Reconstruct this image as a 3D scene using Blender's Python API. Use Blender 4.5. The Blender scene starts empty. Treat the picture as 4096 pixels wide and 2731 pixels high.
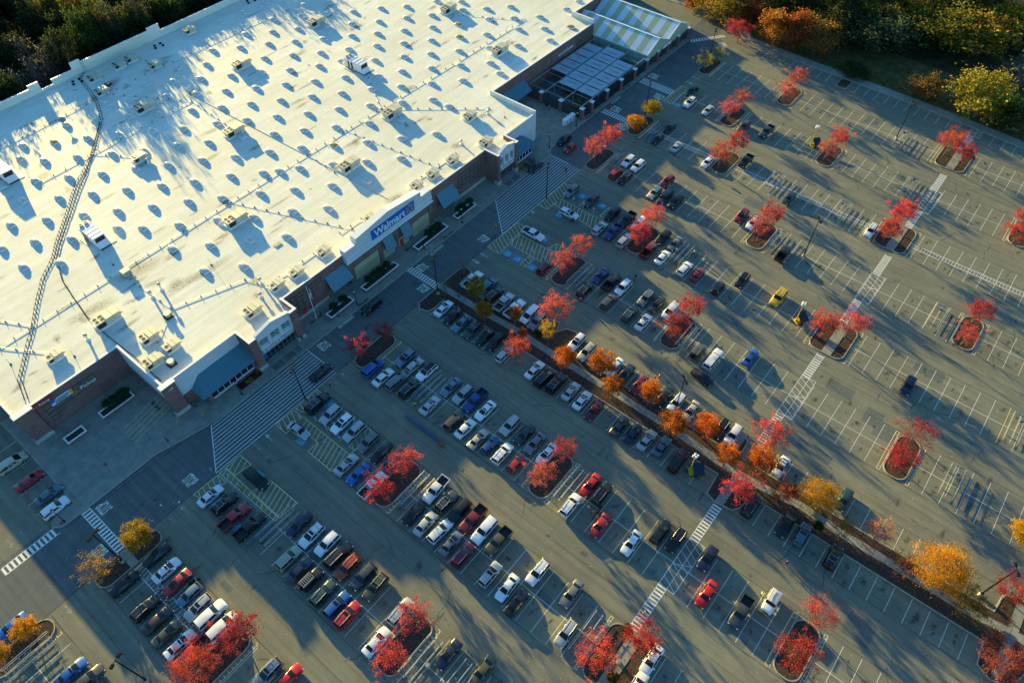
import bpy, bmesh, math, random
import numpy as np
from mathutils import Matrix, Vector
R = math.radians
random.seed(7); rng = np.random.default_rng(7)
scene = bpy.context.scene
COL = scene.collection

CARS = [
(181.4,79.3,'u','black','L','black SUV alone with empty bays on both sides, fifth row right of the path'),
(175.9,76.8,'u','white','L','white SUV alone with empty bays on both sides, fifth row right of the path'),
(175.9,70.7,'s','silver','L','silver sedan alone with empty bays on both sides, fifth row right of the path'),
(161.7,75.0,'s','black','L','first black sedan from the store, right side of fourth row right of the path'),
(155.3,74.9,'s','black','L','first black sedan from the store, left side of fourth row right of the path'),
(155.3,68.8,'s','silver','R','silver sedan alone with empty bays on both sides, fourth row right of the path'),
(175.2,58.8,'u','charcoal','L','charcoal SUV alone with empty bays on both sides, fifth row right of the path'),
(177.1,52.8,'t','darkgreen','L','dark green pickup alone with empty bays on both sides, fifth row right of the path'),
(161.3,51.1,'t','black','L','black pickup alone beside the tree island, fourth row right of the path'),
(154.7,58.9,'s','white','L','white sedan alone beside the tree island, fourth row right of the path'),
(138.2,94.8,'u','black','L','black SUV at the kerb by the concrete plaza beside red hatchback'),
(136.5,91.4,'h','red','L','red hatchback driving past the concrete plaza, behind a black SUV'),
(141.5,75.6,'u','white','L','first white SUV from the store, right side of third row right of the path'),
(141.5,72.5,'w','white','L','first white wagon from the store, right side of third row right of the path'),
(135.3,75.4,'u','red','R','first red SUV from the store, left side of third row right of the path'),
(124.1,93.8,'s','black','L','black sedan stopped at the kerb by the far entrance crosswalk'),
(134.8,72.3,'u','black','L','first black SUV from the store, left side of third row right of the path'),
(140.7,63.0,'u','darkred','L','dark red SUV alone with empty bays on both sides, third row right of the path'),
(134.7,63.1,'u','beige','L','first beige SUV from the store, left side of third row right of the path'),
(135.2,60.2,'v','charcoal','L','charcoal minivan between beige SUV and black SUV, third row right of the path'),
(135.1,57.0,'u','black','L','second black SUV from the store, left side of third row right of the path'),
(121.9,80.2,'u','gray','L','grey SUV alone with empty bays on both sides, second row right of the path'),
(122.0,74.1,'u','charcoal','L','charcoal SUV alone with empty bays on both sides, second row right of the path'),
(121.1,67.0,'u','black','L','first black SUV from the store, right side of second row right of the path'),
(121.8,63.0,'t','black','L','black pickup between black SUV and white SUV, second row right of the path'),
(115.9,63.2,'t','navyblue','L','deep blue pickup between silver SUV and silver SUV, second row right of the path'),
(114.8,66.5,'u','silver','R','first silver SUV from the store, left side of second row right of the path'),
(114.5,75.5,'w','white','D','white wagon parked across yellow stripes in the accessible lane'),
(103.0,77.9,'t','white','D','white pickup parked across yellow stripes in the accessible lane'),
(122.4,59.8,'u','white','L','white SUV below black pickup by the island, second row right of the path'),
(115.0,59.4,'u','silver','R','silver SUV below deep blue pickup by the island, second row right of the path'),
(121.8,52.6,'u','black','L','black SUV above grey sedan by the island, second row right of the path'),
(121.9,49.2,'s','gray','L','first grey sedan from the store, right side of second row right of the path'),
(116.0,52.9,'t','maroon','R','maroon pickup above white sedan by the island, second row right of the path'),
(115.9,49.1,'s','white','R','first white sedan from the store, left side of second row right of the path'),
(115.9,43.1,'w','white','R','first white wagon from the store, left side of second row right of the path'),
(116.2,39.8,'c','red','R','first red convertible from the store, left side of second row right of the path'),
(115.4,34.0,'h','black','R','black hatchback alone with empty bays on both sides, second row right of the path'),
(120.9,30.9,'u','black','L','black SUV alone with empty bays on both sides, second row right of the path'),
(95.7,68.7,'u','darkred','R','dark red SUV alone with empty bays on both sides, first row right of the path'),
(101.8,57.1,'s','navyblue','L','first deep blue sedan from the store, right side of first row right of the path'),
(101.6,54.0,'t','black','R','black pickup between deep blue sedan and white SUV, first row right of the path'),
(101.9,51.0,'u','white','L','first white SUV from the store, right side of first row right of the path'),
(95.9,57.3,'u','black','R','black SUV alone with empty bays on both sides, first row right of the path'),
(96.3,51.1,'w','charcoal','R','charcoal wagon alone with empty bays on both sides, first row right of the path'),
(102.3,45.1,'u','gray','L','first grey SUV from the store, right side of first row right of the path'),
(102.4,42.2,'s','brown','L','brown sedan between grey SUV and white minivan, first row right of the path'),
(96.2,45.4,'u','darkgreen','R','first dark green SUV from the store, left side of first row right of the path'),
(96.0,41.8,'s','white','R','first white sedan from the store, left side of first row right of the path'),
(102.6,38.8,'v','white','L','white minivan below brown sedan by the island, first row right of the path'),
(140.8,41.5,'u','darkred','L','second dark red SUV from the store, right side of third row right of the path'),
(140.4,38.1,'s','white','L','white sedan below dark red SUV by the island, third row right of the path'),
(81.4,69.3,'t','silver','R','first silver pickup from the store, right of the tree-lined path'),
(81.4,66.2,'t','white','R','second white pickup from the store, right of the tree-lined path'),
(82.1,62.5,'v','white','L','first white minivan from the store, right of the tree-lined path'),
(81.4,60.0,'u','gray','L','first grey SUV from the store, right of the tree-lined path'),
(154.7,35.3,'s','darkgreen','L','dark green sedan alone with empty bays on both sides, fourth row right of the path'),
(135.0,27.5,'t','black','R','black pickup alone with empty bays on both sides, third row right of the path'),
(155.7,14.4,'u','white','L','white SUV alone with empty bays on both sides, fourth row right of the path'),
(121.1,22.0,'x','yellow','L','yellow large SUV alone with empty bays on both sides, second row right of the path'),
(61.6,91.6,'v','black','L','black minivan driving along the store kerb by the planters'),
(71.4,78.6,'s','white','R','first white sedan from the store, left of the tree-lined path'),
(71.2,75.6,'s','black','L','first black sedan from the store, left of the tree-lined path'),
(70.7,72.6,'s','bluegray','L','first blue-grey sedan from the store, left of the tree-lined path'),
(70.7,69.5,'u','charcoal','L','first charcoal SUV from the store, left of the tree-lined path'),
(71.0,66.2,'s','black','L','second black sedan from the store, left of the tree-lined path'),
(71.3,63.5,'u','black','L','first black SUV from the store, left of the tree-lined path'),
(82.1,79.3,'t','white','R','first white pickup from the store, right of the tree-lined path'),
(83.2,75.3,'u','teal','R','first dark teal SUV from the store, right of the tree-lined path'),
(81.8,72.5,'u','black','R','first black SUV from the store, right of the tree-lined path'),
(49.9,78.9,'v','blue','R','blue minivan above white sedan by the island, first row left of the path'),
(49.6,75.5,'s','white','R','white sedan between blue minivan and grey minivan, first row left of the path'),
(50.7,72.6,'v','gray','R','grey minivan between white sedan and black SUV, first row left of the path'),
(50.9,69.2,'u','black','R','first black SUV from the store, left side of first row left of the path'),
(56.1,75.4,'u','bluegray','L','first blue-grey SUV from the store, right side of first row left of the path'),
(55.9,72.6,'h','silver','R','silver hatchback between blue-grey SUV and white black-roofed SUV, first row left of the path'),
(56.3,69.5,'b','white','L','first white black-roofed SUV from the store, right side of first row left of the path'),
(42.3,86.6,'s','black','R','black sedan driving past the grocery entrance crosswalk'),
(56.6,63.0,'s','bluegray','L','first blue-grey sedan from the store, right side of first row left of the path'),
(56.8,59.8,'u','silver','L','silver SUV between blue-grey sedan and deep blue pickup, first row left of the path'),
(57.2,57.0,'t','navyblue','L','deep blue pickup between silver SUV and white sedan, first row left of the path'),
(56.7,53.8,'s','white','L','first white sedan from the store, right side of first row left of the path'),
(50.6,63.2,'s','silver','R','silver sedan alone with empty bays on both sides, first row left of the path'),
(51.0,56.9,'u','brown','R','first brown SUV from the store, left side of first row left of the path'),
(51.0,54.1,'s','white','R','white sedan between brown SUV and beige sedan, first row left of the path'),
(50.8,50.6,'s','beige','R','beige sedan between white sedan and deep blue hatchback, first row left of the path'),
(51.2,47.9,'h','navyblue','R','deep blue hatchback between beige sedan and white SUV, first row left of the path'),
(51.3,44.9,'u','white','R','white SUV between deep blue hatchback and red hatchback, first row left of the path'),
(51.3,41.5,'h','red','R','first red hatchback from the store, left side of first row left of the path'),
(57.1,47.7,'u','silver','L','second silver SUV from the store, right side of first row left of the path'),
(36.8,81.1,'x','black','R','first black large SUV from the store, right side of second row left of the path'),
(36.6,77.1,'u','silver','L','silver SUV between black large SUV and white SUV, second row left of the path'),
(36.6,73.7,'u','white','L','white SUV between silver SUV and silver SUV, second row left of the path'),
(36.9,70.5,'u','silver','L','silver SUV between white SUV and grey SUV, second row left of the path'),
(36.9,66.6,'u','gray','L','grey SUV between silver SUV and black sedan, second row left of the path'),
(36.9,63.1,'s','black','L','black sedan between grey SUV and charcoal sedan, second row left of the path'),
(36.2,60.0,'s','charcoal','L','charcoal sedan below black sedan by the island, second row left of the path'),
(30.2,79.2,'s','silver','D','silver sedan on yellow stripes facing down the accessible lane'),
(30.9,66.3,'s','silver','R','first silver sedan from the store, left side of second row left of the path'),
(31.0,63.1,'s','blue','L','blue sedan between silver sedan and white pickup, second row left of the path'),
(31.1,59.3,'t','white','R','white pickup below blue sedan by the island, second row left of the path'),
(18.3,77.2,'v','black','D','black minivan on yellow stripes facing down the accessible lane'),
(37.8,49.6,'t','white','L','first white pickup from the store, right side of second row left of the path'),
(37.3,46.4,'u','charcoal','R','charcoal SUV between white pickup and black SUV, second row left of the path'),
(69.8,59.9,'h','silver','R','first silver hatchback from the store, left of the tree-lined path'),
(70.8,52.3,'s','white','R','second white sedan from the store, left of the tree-lined path'),
(70.5,49.5,'v','black','R','first black minivan from the store, left of the tree-lined path'),
(70.9,46.7,'x','black','R','first black large SUV from the store, left of the tree-lined path'),
(71.2,43.3,'s','silver','R','first silver sedan from the store, left of the tree-lined path'),
(70.8,40.2,'s','white','R','third white sedan from the store, left of the tree-lined path'),
(70.5,37.0,'s','maroon','L','first maroon sedan from the store, left of the tree-lined path'),
(70.6,31.0,'s','charcoal','R','first charcoal sedan from the store, left of the tree-lined path'),
(70.8,28.0,'s','navy','R','first navy sedan from the store, left of the tree-lined path'),
(71.2,25.1,'s','silver','R','second silver sedan from the store, left of the tree-lined path'),
(71.8,22.1,'s','teal','R','first dark teal sedan from the store, left of the tree-lined path'),
(71.0,18.0,'x','black','R','second black large SUV from the store, left of the tree-lined path'),
(82.2,49.8,'u','white','L','first white SUV from the store, right of the tree-lined path'),
(81.4,46.6,'u','beige','L','first beige SUV from the store, right of the tree-lined path'),
(81.9,39.8,'s','white','L','first white sedan from the store, right of the tree-lined path'),
(81.9,37.1,'s','black','L','first black sedan from the store, right of the tree-lined path'),
(81.3,33.4,'s','darkred','L','first dark red sedan from the store, right of the tree-lined path'),
(81.9,27.8,'s','black','L','second black sedan from the store, right of the tree-lined path'),
(82.3,25.1,'u','white','L','second white SUV from the store, right of the tree-lined path'),
(82.4,21.9,'s','beige','L','first beige sedan from the store, right of the tree-lined path'),
(82.4,15.2,'u','black','L','second black SUV from the store, right of the tree-lined path'),
(82.7,12.7,'u','white','L','third white SUV from the store, right of the tree-lined path'),
(96.3,28.4,'j','olive','R','first olive jeep from the store, left side of first row right of the path'),
(96.6,24.8,'p','white','R','first white capped pickup from the store, left side of first row right of the path'),
(102.0,19.0,'s','blue','R','blue sedan alone with empty bays on both sides, first row right of the path'),
(91.1,24.3,'s','black','A','black sedan driving down the aisle past the white capped pickup'),
(57.3,44.3,'s','darkgreen','L','dark green sedan between silver SUV and grey sedan, first row left of the path'),
(57.1,41.5,'s','gray','L','grey sedan between dark green sedan and white sedan, first row left of the path'),
(56.6,38.3,'s','white','L','white sedan below grey sedan by the island, first row left of the path'),
(56.5,28.0,'s','brightred','L','first bright red sedan from the store, right side of first row left of the path'),
(56.4,25.4,'u','black','R','first black SUV from the store, right side of first row left of the path'),
(50.9,28.5,'u','white','R','white SUV alone with empty bays on both sides, first row left of the path'),
(71.4,3.0,'u','black','R','second black SUV from the store, left of the tree-lined path'),
(115.5,-9.4,'u','navy','L','navy SUV alone with empty bays on both sides, second row right of the path'),
(82.3,2.4,'c','white','L','first white convertible from the store, right of the tree-lined path'),
(83.2,-9.5,'s','darkgreen','L','first dark green sedan from the store, right of the tree-lined path'),
(71.9,-3.4,'s','black','L','third black sedan from the store, left of the tree-lined path'),
(72.0,-6.5,'u','teal','R','first dark teal SUV from the store, left of the tree-lined path'),
(71.6,-12.4,'u','black','R','third black SUV from the store, left of the tree-lined path'),
(57.8,-7.6,'j','white','L','white jeep alone with empty bays on both sides, first row left of the path'),
(51.2,22.1,'s','red','L','red sedan alone with empty bays on both sides, first row left of the path'),
(51.9,16.0,'s','white','L','white sedan alone with empty bays on both sides, first row left of the path'),
(56.8,13.1,'u','black','R','second black SUV from the store, right side of first row left of the path'),
(57.2,10.2,'u','black','L','third black SUV from the store, right side of first row left of the path'),
(57.8,4.3,'u','navy','L','navy SUV alone with empty bays on both sides, first row left of the path'),
(52.3,1.3,'s','brightred','L','bright red sedan alone with empty bays on both sides, first row left of the path'),
(53.2,-4.5,'t','charcoal','L','charcoal pickup alone with empty bays on both sides, first row left of the path'),
(37.4,25.5,'u','white','L','white SUV alone with empty bays on both sides, second row left of the path'),
(38.1,18.9,'s','gray','L','grey sedan alone with empty bays on both sides, second row left of the path'),
(32.1,27.9,'s','white','L','white sedan between silver SUV and black sedan, second row left of the path'),
(31.1,25.1,'s','black','R','first black sedan from the store, left side of second row left of the path'),
(32.4,15.8,'u','silver','L','silver SUV alone with empty bays on both sides, second row left of the path'),
(37.7,2.9,'s','white','L','white sedan alone beside the tree island, second row left of the path'),
(32.8,2.6,'s','white','R','white sedan alone with empty bays on both sides, second row left of the path'),
(17.4,64.0,'s','navy','L','first navy sedan from the store, right side of third row left of the path'),
(17.5,60.6,'u','white','L','white SUV between navy sedan and white SUV, third row left of the path'),
(18.2,57.3,'u','white','L','white SUV between white SUV and black minivan, third row left of the path'),
(18.0,54.2,'v','black','R','black minivan between white SUV and orange-red SUV, third row left of the path'),
(17.5,51.4,'u','orangered','L','orange-red SUV between black minivan and charcoal SUV, third row left of the path'),
(18.1,48.1,'u','charcoal','L','charcoal SUV between orange-red SUV and olive SUV, third row left of the path'),
(18.2,45.2,'u','olive','L','first olive SUV from the store, right side of third row left of the path'),
(12.2,60.5,'w','sage','R','first pale green wagon from the store, left side of third row left of the path'),
(12.1,57.5,'s','charcoal','R','charcoal sedan between pale green wagon and black jeep, third row left of the path'),
(12.2,54.6,'j','black','R','black jeep between charcoal sedan and dark green SUV, third row left of the path'),
(11.9,51.2,'u','darkgreen','R','dark green SUV between black jeep and blue SUV, third row left of the path'),
(12.1,48.0,'u','blue','R','blue SUV between dark green SUV and red SUV, third row left of the path'),
(12.0,45.4,'u','red','R','first red SUV from the store, left side of third row left of the path'),
(12.1,38.7,'s','white','R','white sedan alone beside the tree island, third row left of the path'),
(17.9,39.0,'u','silver','R','silver SUV alone beside the tree island, third row left of the path'),
(31.7,49.5,'c','black','L','first black convertible from the store, left side of second row left of the path'),
(31.7,46.5,'s','silver','R','silver sedan between black convertible and white wagon, second row left of the path'),
(32.3,43.5,'w','white','R','white wagon between silver sedan and grey sedan, second row left of the path'),
(31.9,40.5,'s','gray','R','grey sedan between white wagon and maroon SUV, second row left of the path'),
(31.6,37.4,'u','maroon','R','first maroon SUV from the store, left side of second row left of the path'),
(37.4,43.4,'u','black','L','black SUV between charcoal SUV and dark red pickup, second row left of the path'),
(37.7,40.5,'t','darkred','L','dark red pickup between black SUV and white large SUV, second row left of the path'),
(37.4,37.5,'x','white','L','white large SUV between dark red pickup and olive pickup, second row left of the path'),
(37.4,34.3,'t','olive','L','first olive pickup from the store, right side of second row left of the path'),
(32.0,31.6,'u','silver','R','first silver SUV from the store, left side of second row left of the path'),
(18.0,28.4,'s','navy','L','navy sedan alone with empty bays on both sides, third row left of the path'),
(19.5,22.6,'s','olive','L','olive sedan alone with empty bays on both sides, third row left of the path'),
(-1.9,48.5,'u','bluegray','L','first blue-grey SUV from the store, right side of fourth row left of the path'),
(-0.6,45.4,'s','brightred','R','first bright red sedan from the store, right side of fourth row left of the path'),
(-2.0,78.8,'s','black','L','black sedan above white sedan by the island, fourth row left of the path'),
(-2.4,75.1,'s','white','R','white sedan between black sedan and red sedan, fourth row left of the path'),
(-2.5,71.9,'s','red','L','red sedan between white sedan and blue-grey hatchback, fourth row left of the path'),
(-2.4,68.5,'h','bluegray','L','blue-grey hatchback between red sedan and silver SUV, fourth row left of the path'),
(-2.7,65.5,'u','silver','L','silver SUV between blue-grey hatchback and white large SUV, fourth row left of the path'),
(-2.1,62.9,'x','white','R','white large SUV between silver SUV and white minivan, fourth row left of the path'),
(-2.1,59.9,'v','white','R','white minivan below white large SUV by the island, fourth row left of the path'),
(-8.2,78.6,'s','black','R','black sedan alone beside the tree island, fourth row left of the path'),
(-8.3,72.2,'u','black','R','first black SUV from the store, left side of fourth row left of the path'),
(-8.2,69.0,'s','brown','R','brown sedan between black SUV and olive sedan, fourth row left of the path'),
(-8.4,66.0,'s','olive','R','olive sedan between brown sedan and white sedan, fourth row left of the path'),
(-8.1,62.9,'s','white','R','white sedan between olive sedan and bright red pickup, fourth row left of the path'),
(-7.8,60.2,'t','brightred','L','bright red pickup below white sedan by the island, fourth row left of the path'),
(-23.8,86.7,'s','blue','L','blue sedan nosed out by the yellow trees at the left border'),
(-21.4,72.6,'s','blue','R','first blue sedan from the store, in the bottom left corner'),
(-20.2,69.5,'u','charcoal','R','first charcoal SUV from the store, in the bottom left corner'),
(-8.4,100.9,'w','white','R','first white wagon from the store, in the red pickup bays'),
(11.0,74.0,'t','red','R','red pickup between black SUV and black pickup, third row left of the path'),
(11.6,70.4,'t','black','R','first black pickup from the store, left side of third row left of the path'),
(10.8,80.9,'s','white','R','first white sedan from the store, left side of third row left of the path'),
(11.6,77.6,'u','black','R','black SUV between white sedan and red pickup, third row left of the path'),
(-8.8,115.9,'v','beige','R','first beige minivan from the store, in the red pickup bays'),
(-8.6,109.8,'s','red','R','first red sedan from the store, in the red pickup bays'),
(-7.8,104.3,'s','teal','R','first dark teal sedan from the store, in the red pickup bays'),
]
TREES = [
(135.1,82.6,5.3,2.7,'red','red tree at left end of first island, third row right of the path'),
(141.9,82.5,5.4,2.8,'red','red tree at right end of first island, third row right of the path'),
(154.6,82.1,2.9,2.8,'yellow','yellow tree at left end of first island, fourth row right of the path'),
(163.2,82.2,3.0,3.0,'yellowgreen','yellow-green tree at right end of first island, fourth row right of the path'),
(195.4,82.9,3.4,3.2,'paleyellow','pale yellow tree at left end of first island, sixth row right of the path'),
(201.7,82.3,3.1,2.8,'paleyellow','pale yellow tree at middle of first island, sixth row right of the path'),
(175.2,64.2,4.4,3.1,'red','red tree at left end of first island, fifth row right of the path'),
(183.3,64.3,3.9,2.8,'red','red tree at right end of first island, fifth row right of the path'),
(154.8,55.7,4.9,3.3,'red','red tree at left end of second island, fourth row right of the path'),
(162.5,55.3,4.6,3.1,'red','red tree at right end of second island, fourth row right of the path'),
(216.6,82.8,4.4,4.7,'red','red tree at right end of first island, sixth row right of the path'),
(194.6,56.5,4.0,2.7,'red','red tree at left end of second island, sixth row right of the path'),
(200.5,56.2,4.7,3.3,'red','red tree at right end of second island, sixth row right of the path'),
(175.4,35.2,4.0,2.8,'red','red tree at left end of second island, fifth row right of the path'),
(181.7,34.5,4.2,3.1,'red','red tree at right end of second island, fifth row right of the path'),
(198.7,10.7,4.6,3.8,'redorange','orange-red tree at right end of third island, sixth row right of the path'),
(195.4,6.3,4.4,3.2,'red','red tree at left end of third island, sixth row right of the path'),
(135.6,34.6,4.6,3.0,'red','red tree at left end of second island, third row right of the path'),
(140.2,34.3,5.4,3.0,'red','red tree at right end of second island, third row right of the path'),
(155.0,10.8,4.3,3.2,'red','red tree at left end of third island, fourth row right of the path'),
(160.3,10.3,5.4,3.6,'red','red tree at right end of third island, fourth row right of the path'),
(173.6,-13.7,3.4,3.4,'red','red tree at left end of third island, fifth row right of the path'),
(179.2,-13.5,4.7,2.8,'red','red tree at right end of third island, fifth row right of the path'),
(116.8,10.1,4.3,3.1,'red','red tree at left end of second island, second row right of the path'),
(120.4,5.8,4.5,3.2,'red','red tree at right end of second island, second row right of the path'),
(134.2,-14.4,3.3,2.9,'red','red tree at left end of third island, third row right of the path'),
(141.9,-14.1,3.5,3.3,'red','red tree at right end of third island, third row right of the path'),
(96.2,-14.4,3.1,3.3,'red','red tree at middle of third island, first row right of the path'),
(103.5,-14.5,3.0,3.6,'red','red tree at right end of third island, first row right of the path'),
(84.2,6.9,5.3,3.5,'red','red tree on right edge of the path, ninth from the store'),
(78.8,5.6,4.5,3.0,'orange','orange tree on right edge of the path, tenth from the store'),
(75.6,-0.1,3.8,2.5,'redorange','orange-red tree on left edge of the path, tenth from the store'),
(78.6,-5.6,4.4,3.9,'yellow','yellow tree on right edge of the path, eleventh from the store'),
(76.3,-11.5,3.4,2.2,'brown','thin brown tree on left edge of the path, eleventh from the store'),
(79.5,-16.5,3.7,2.8,'pink','thin pinkish tree on right edge of the path, twelfth from the store'),
(76.3,-22.4,3.2,2.6,'brown','thin brown tree on left edge of the path, twelfth from the store'),
(78.5,-26.9,5.2,5.1,'yellow','yellow tree on right edge of the path, thirteenth from the store'),
(76.6,-32.5,2.9,3.3,'brown','thin brown tree on left edge of the path, thirteenth from the store'),
(58.7,-14.0,5.2,3.0,'red','red tree at right end of third island, first row left of the path'),
(52.0,-13.9,4.0,3.4,'red','red tree at left end of third island, first row left of the path'),
(83.3,-37.5,3.4,3.2,'red','red tree on right edge of the path, fourteenth from the store'),
(71.0,-39.3,4.4,4.4,'redbrown','rusty red tree on left edge of the path, fourteenth from the store'),
(95.2,-36.1,2.9,2.6,'yellow','yellow tree at left end of third island, first row right of the path'),
(115.6,56.3,4.5,3.0,'red','red tree at left end of first island, second row right of the path'),
(122.4,56.4,4.9,2.8,'red','red tree at right end of first island, second row right of the path'),
(96.4,64.1,5.4,2.8,'red','red tree at left end of first island, first row right of the path'),
(102.7,63.9,5.4,2.7,'red','red tree at right end of first island, first row right of the path'),
(95.7,34.8,5.0,2.9,'red','red tree at left end of second island, first row right of the path'),
(102.3,34.4,5.2,3.0,'red','red tree at right end of second island, first row right of the path'),
(83.8,56.8,5.1,3.5,'pinkred','pinkish red tree on right edge of the path, fourth from the store'),
(78.1,54.5,4.7,1.8,'gold','golden tree on right edge of the path, fifth from the store'),
(78.2,63.6,3.5,1.6,'orange','orange tree on right edge of the path, third from the store'),
(75.1,59.0,2.9,1.2,'orange','orange tree on left edge of the path, third from the store'),
(78.0,74.5,4.8,2.2,'greenorange','green and orange tree on right edge of the path, second from the store'),
(74.8,69.4,3.9,2.0,'orange','orange tree on left edge of the path, second from the store'),
(82.7,82.6,3.1,2.3,'bare','nearly bare tree on right edge of the path, first from the store'),
(75.5,81.7,2.9,2.1,'bare','nearly bare tree on left edge of the path, first from the store'),
(57.2,82.6,2.9,2.2,'red','red tree at right end of first island, first row left of the path'),
(50.2,82.7,4.3,2.7,'red','red tree at left end of first island, first row left of the path'),
(37.3,56.4,4.8,2.9,'red','red tree at right end of first island, second row left of the path'),
(30.6,56.0,5.4,2.8,'red','red tree at left end of first island, second row left of the path'),
(69.8,56.6,5.4,2.6,'red','red tree on left edge of the path, fourth from the store'),
(75.0,47.8,4.4,2.3,'orange','orange tree on left edge of the path, fifth from the store'),
(78.6,40.9,4.9,2.9,'orange','orange tree on right edge of the path, sixth from the store'),
(75.1,36.2,4.8,2.2,'orange','orange tree on left edge of the path, sixth from the store'),
(78.7,29.6,4.4,2.5,'orange','orange tree on right edge of the path, seventh from the store'),
(75.4,22.4,4.3,2.9,'orange','orange tree on left edge of the path, seventh from the store'),
(78.8,17.0,4.3,2.8,'orange','orange tree on right edge of the path, eighth from the store'),
(75.7,11.0,4.6,2.4,'orange','orange tree on left edge of the path, eighth from the store'),
(57.6,35.0,4.4,2.4,'red','red tree at right end of second island, first row left of the path'),
(50.7,35.3,4.5,2.9,'red','red tree at left end of second island, first row left of the path'),
(71.0,6.0,5.4,3.1,'red','red tree on left edge of the path, ninth from the store'),
(18.1,35.4,5.4,2.8,'red','red tree at right end of first island, third row left of the path'),
(11.9,34.4,5.4,2.9,'red','red tree at left end of first island, third row left of the path'),
(-2.2,82.9,3.3,2.8,'yellowgreen','yellow-green tree at right end of first island, fourth row left of path'),
(-9.6,82.8,3.8,2.9,'paleyellow','pale yellow tree at left end of first island, fourth row left of path'),
(-1.2,56.0,3.7,3.6,'red','red tree at right end of second island, fourth row left of path'),
(-8.3,57.1,2.9,3.9,'red','red tree at left end of second island, fourth row left of path'),
(-22.2,82.9,2.9,2.1,'yellow','yellow tree at right end of the island in the bottom left corner'),
(-27.1,82.6,2.9,2.0,'yellow','yellow tree at left end of the island in the bottom left corner'),
(31.5,10.0,5.4,3.3,'red','red tree at left end of second island, second row left of the path'),
(38.4,5.4,4.8,3.2,'red','red tree at right end of second island, second row left of the path'),
]
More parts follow.
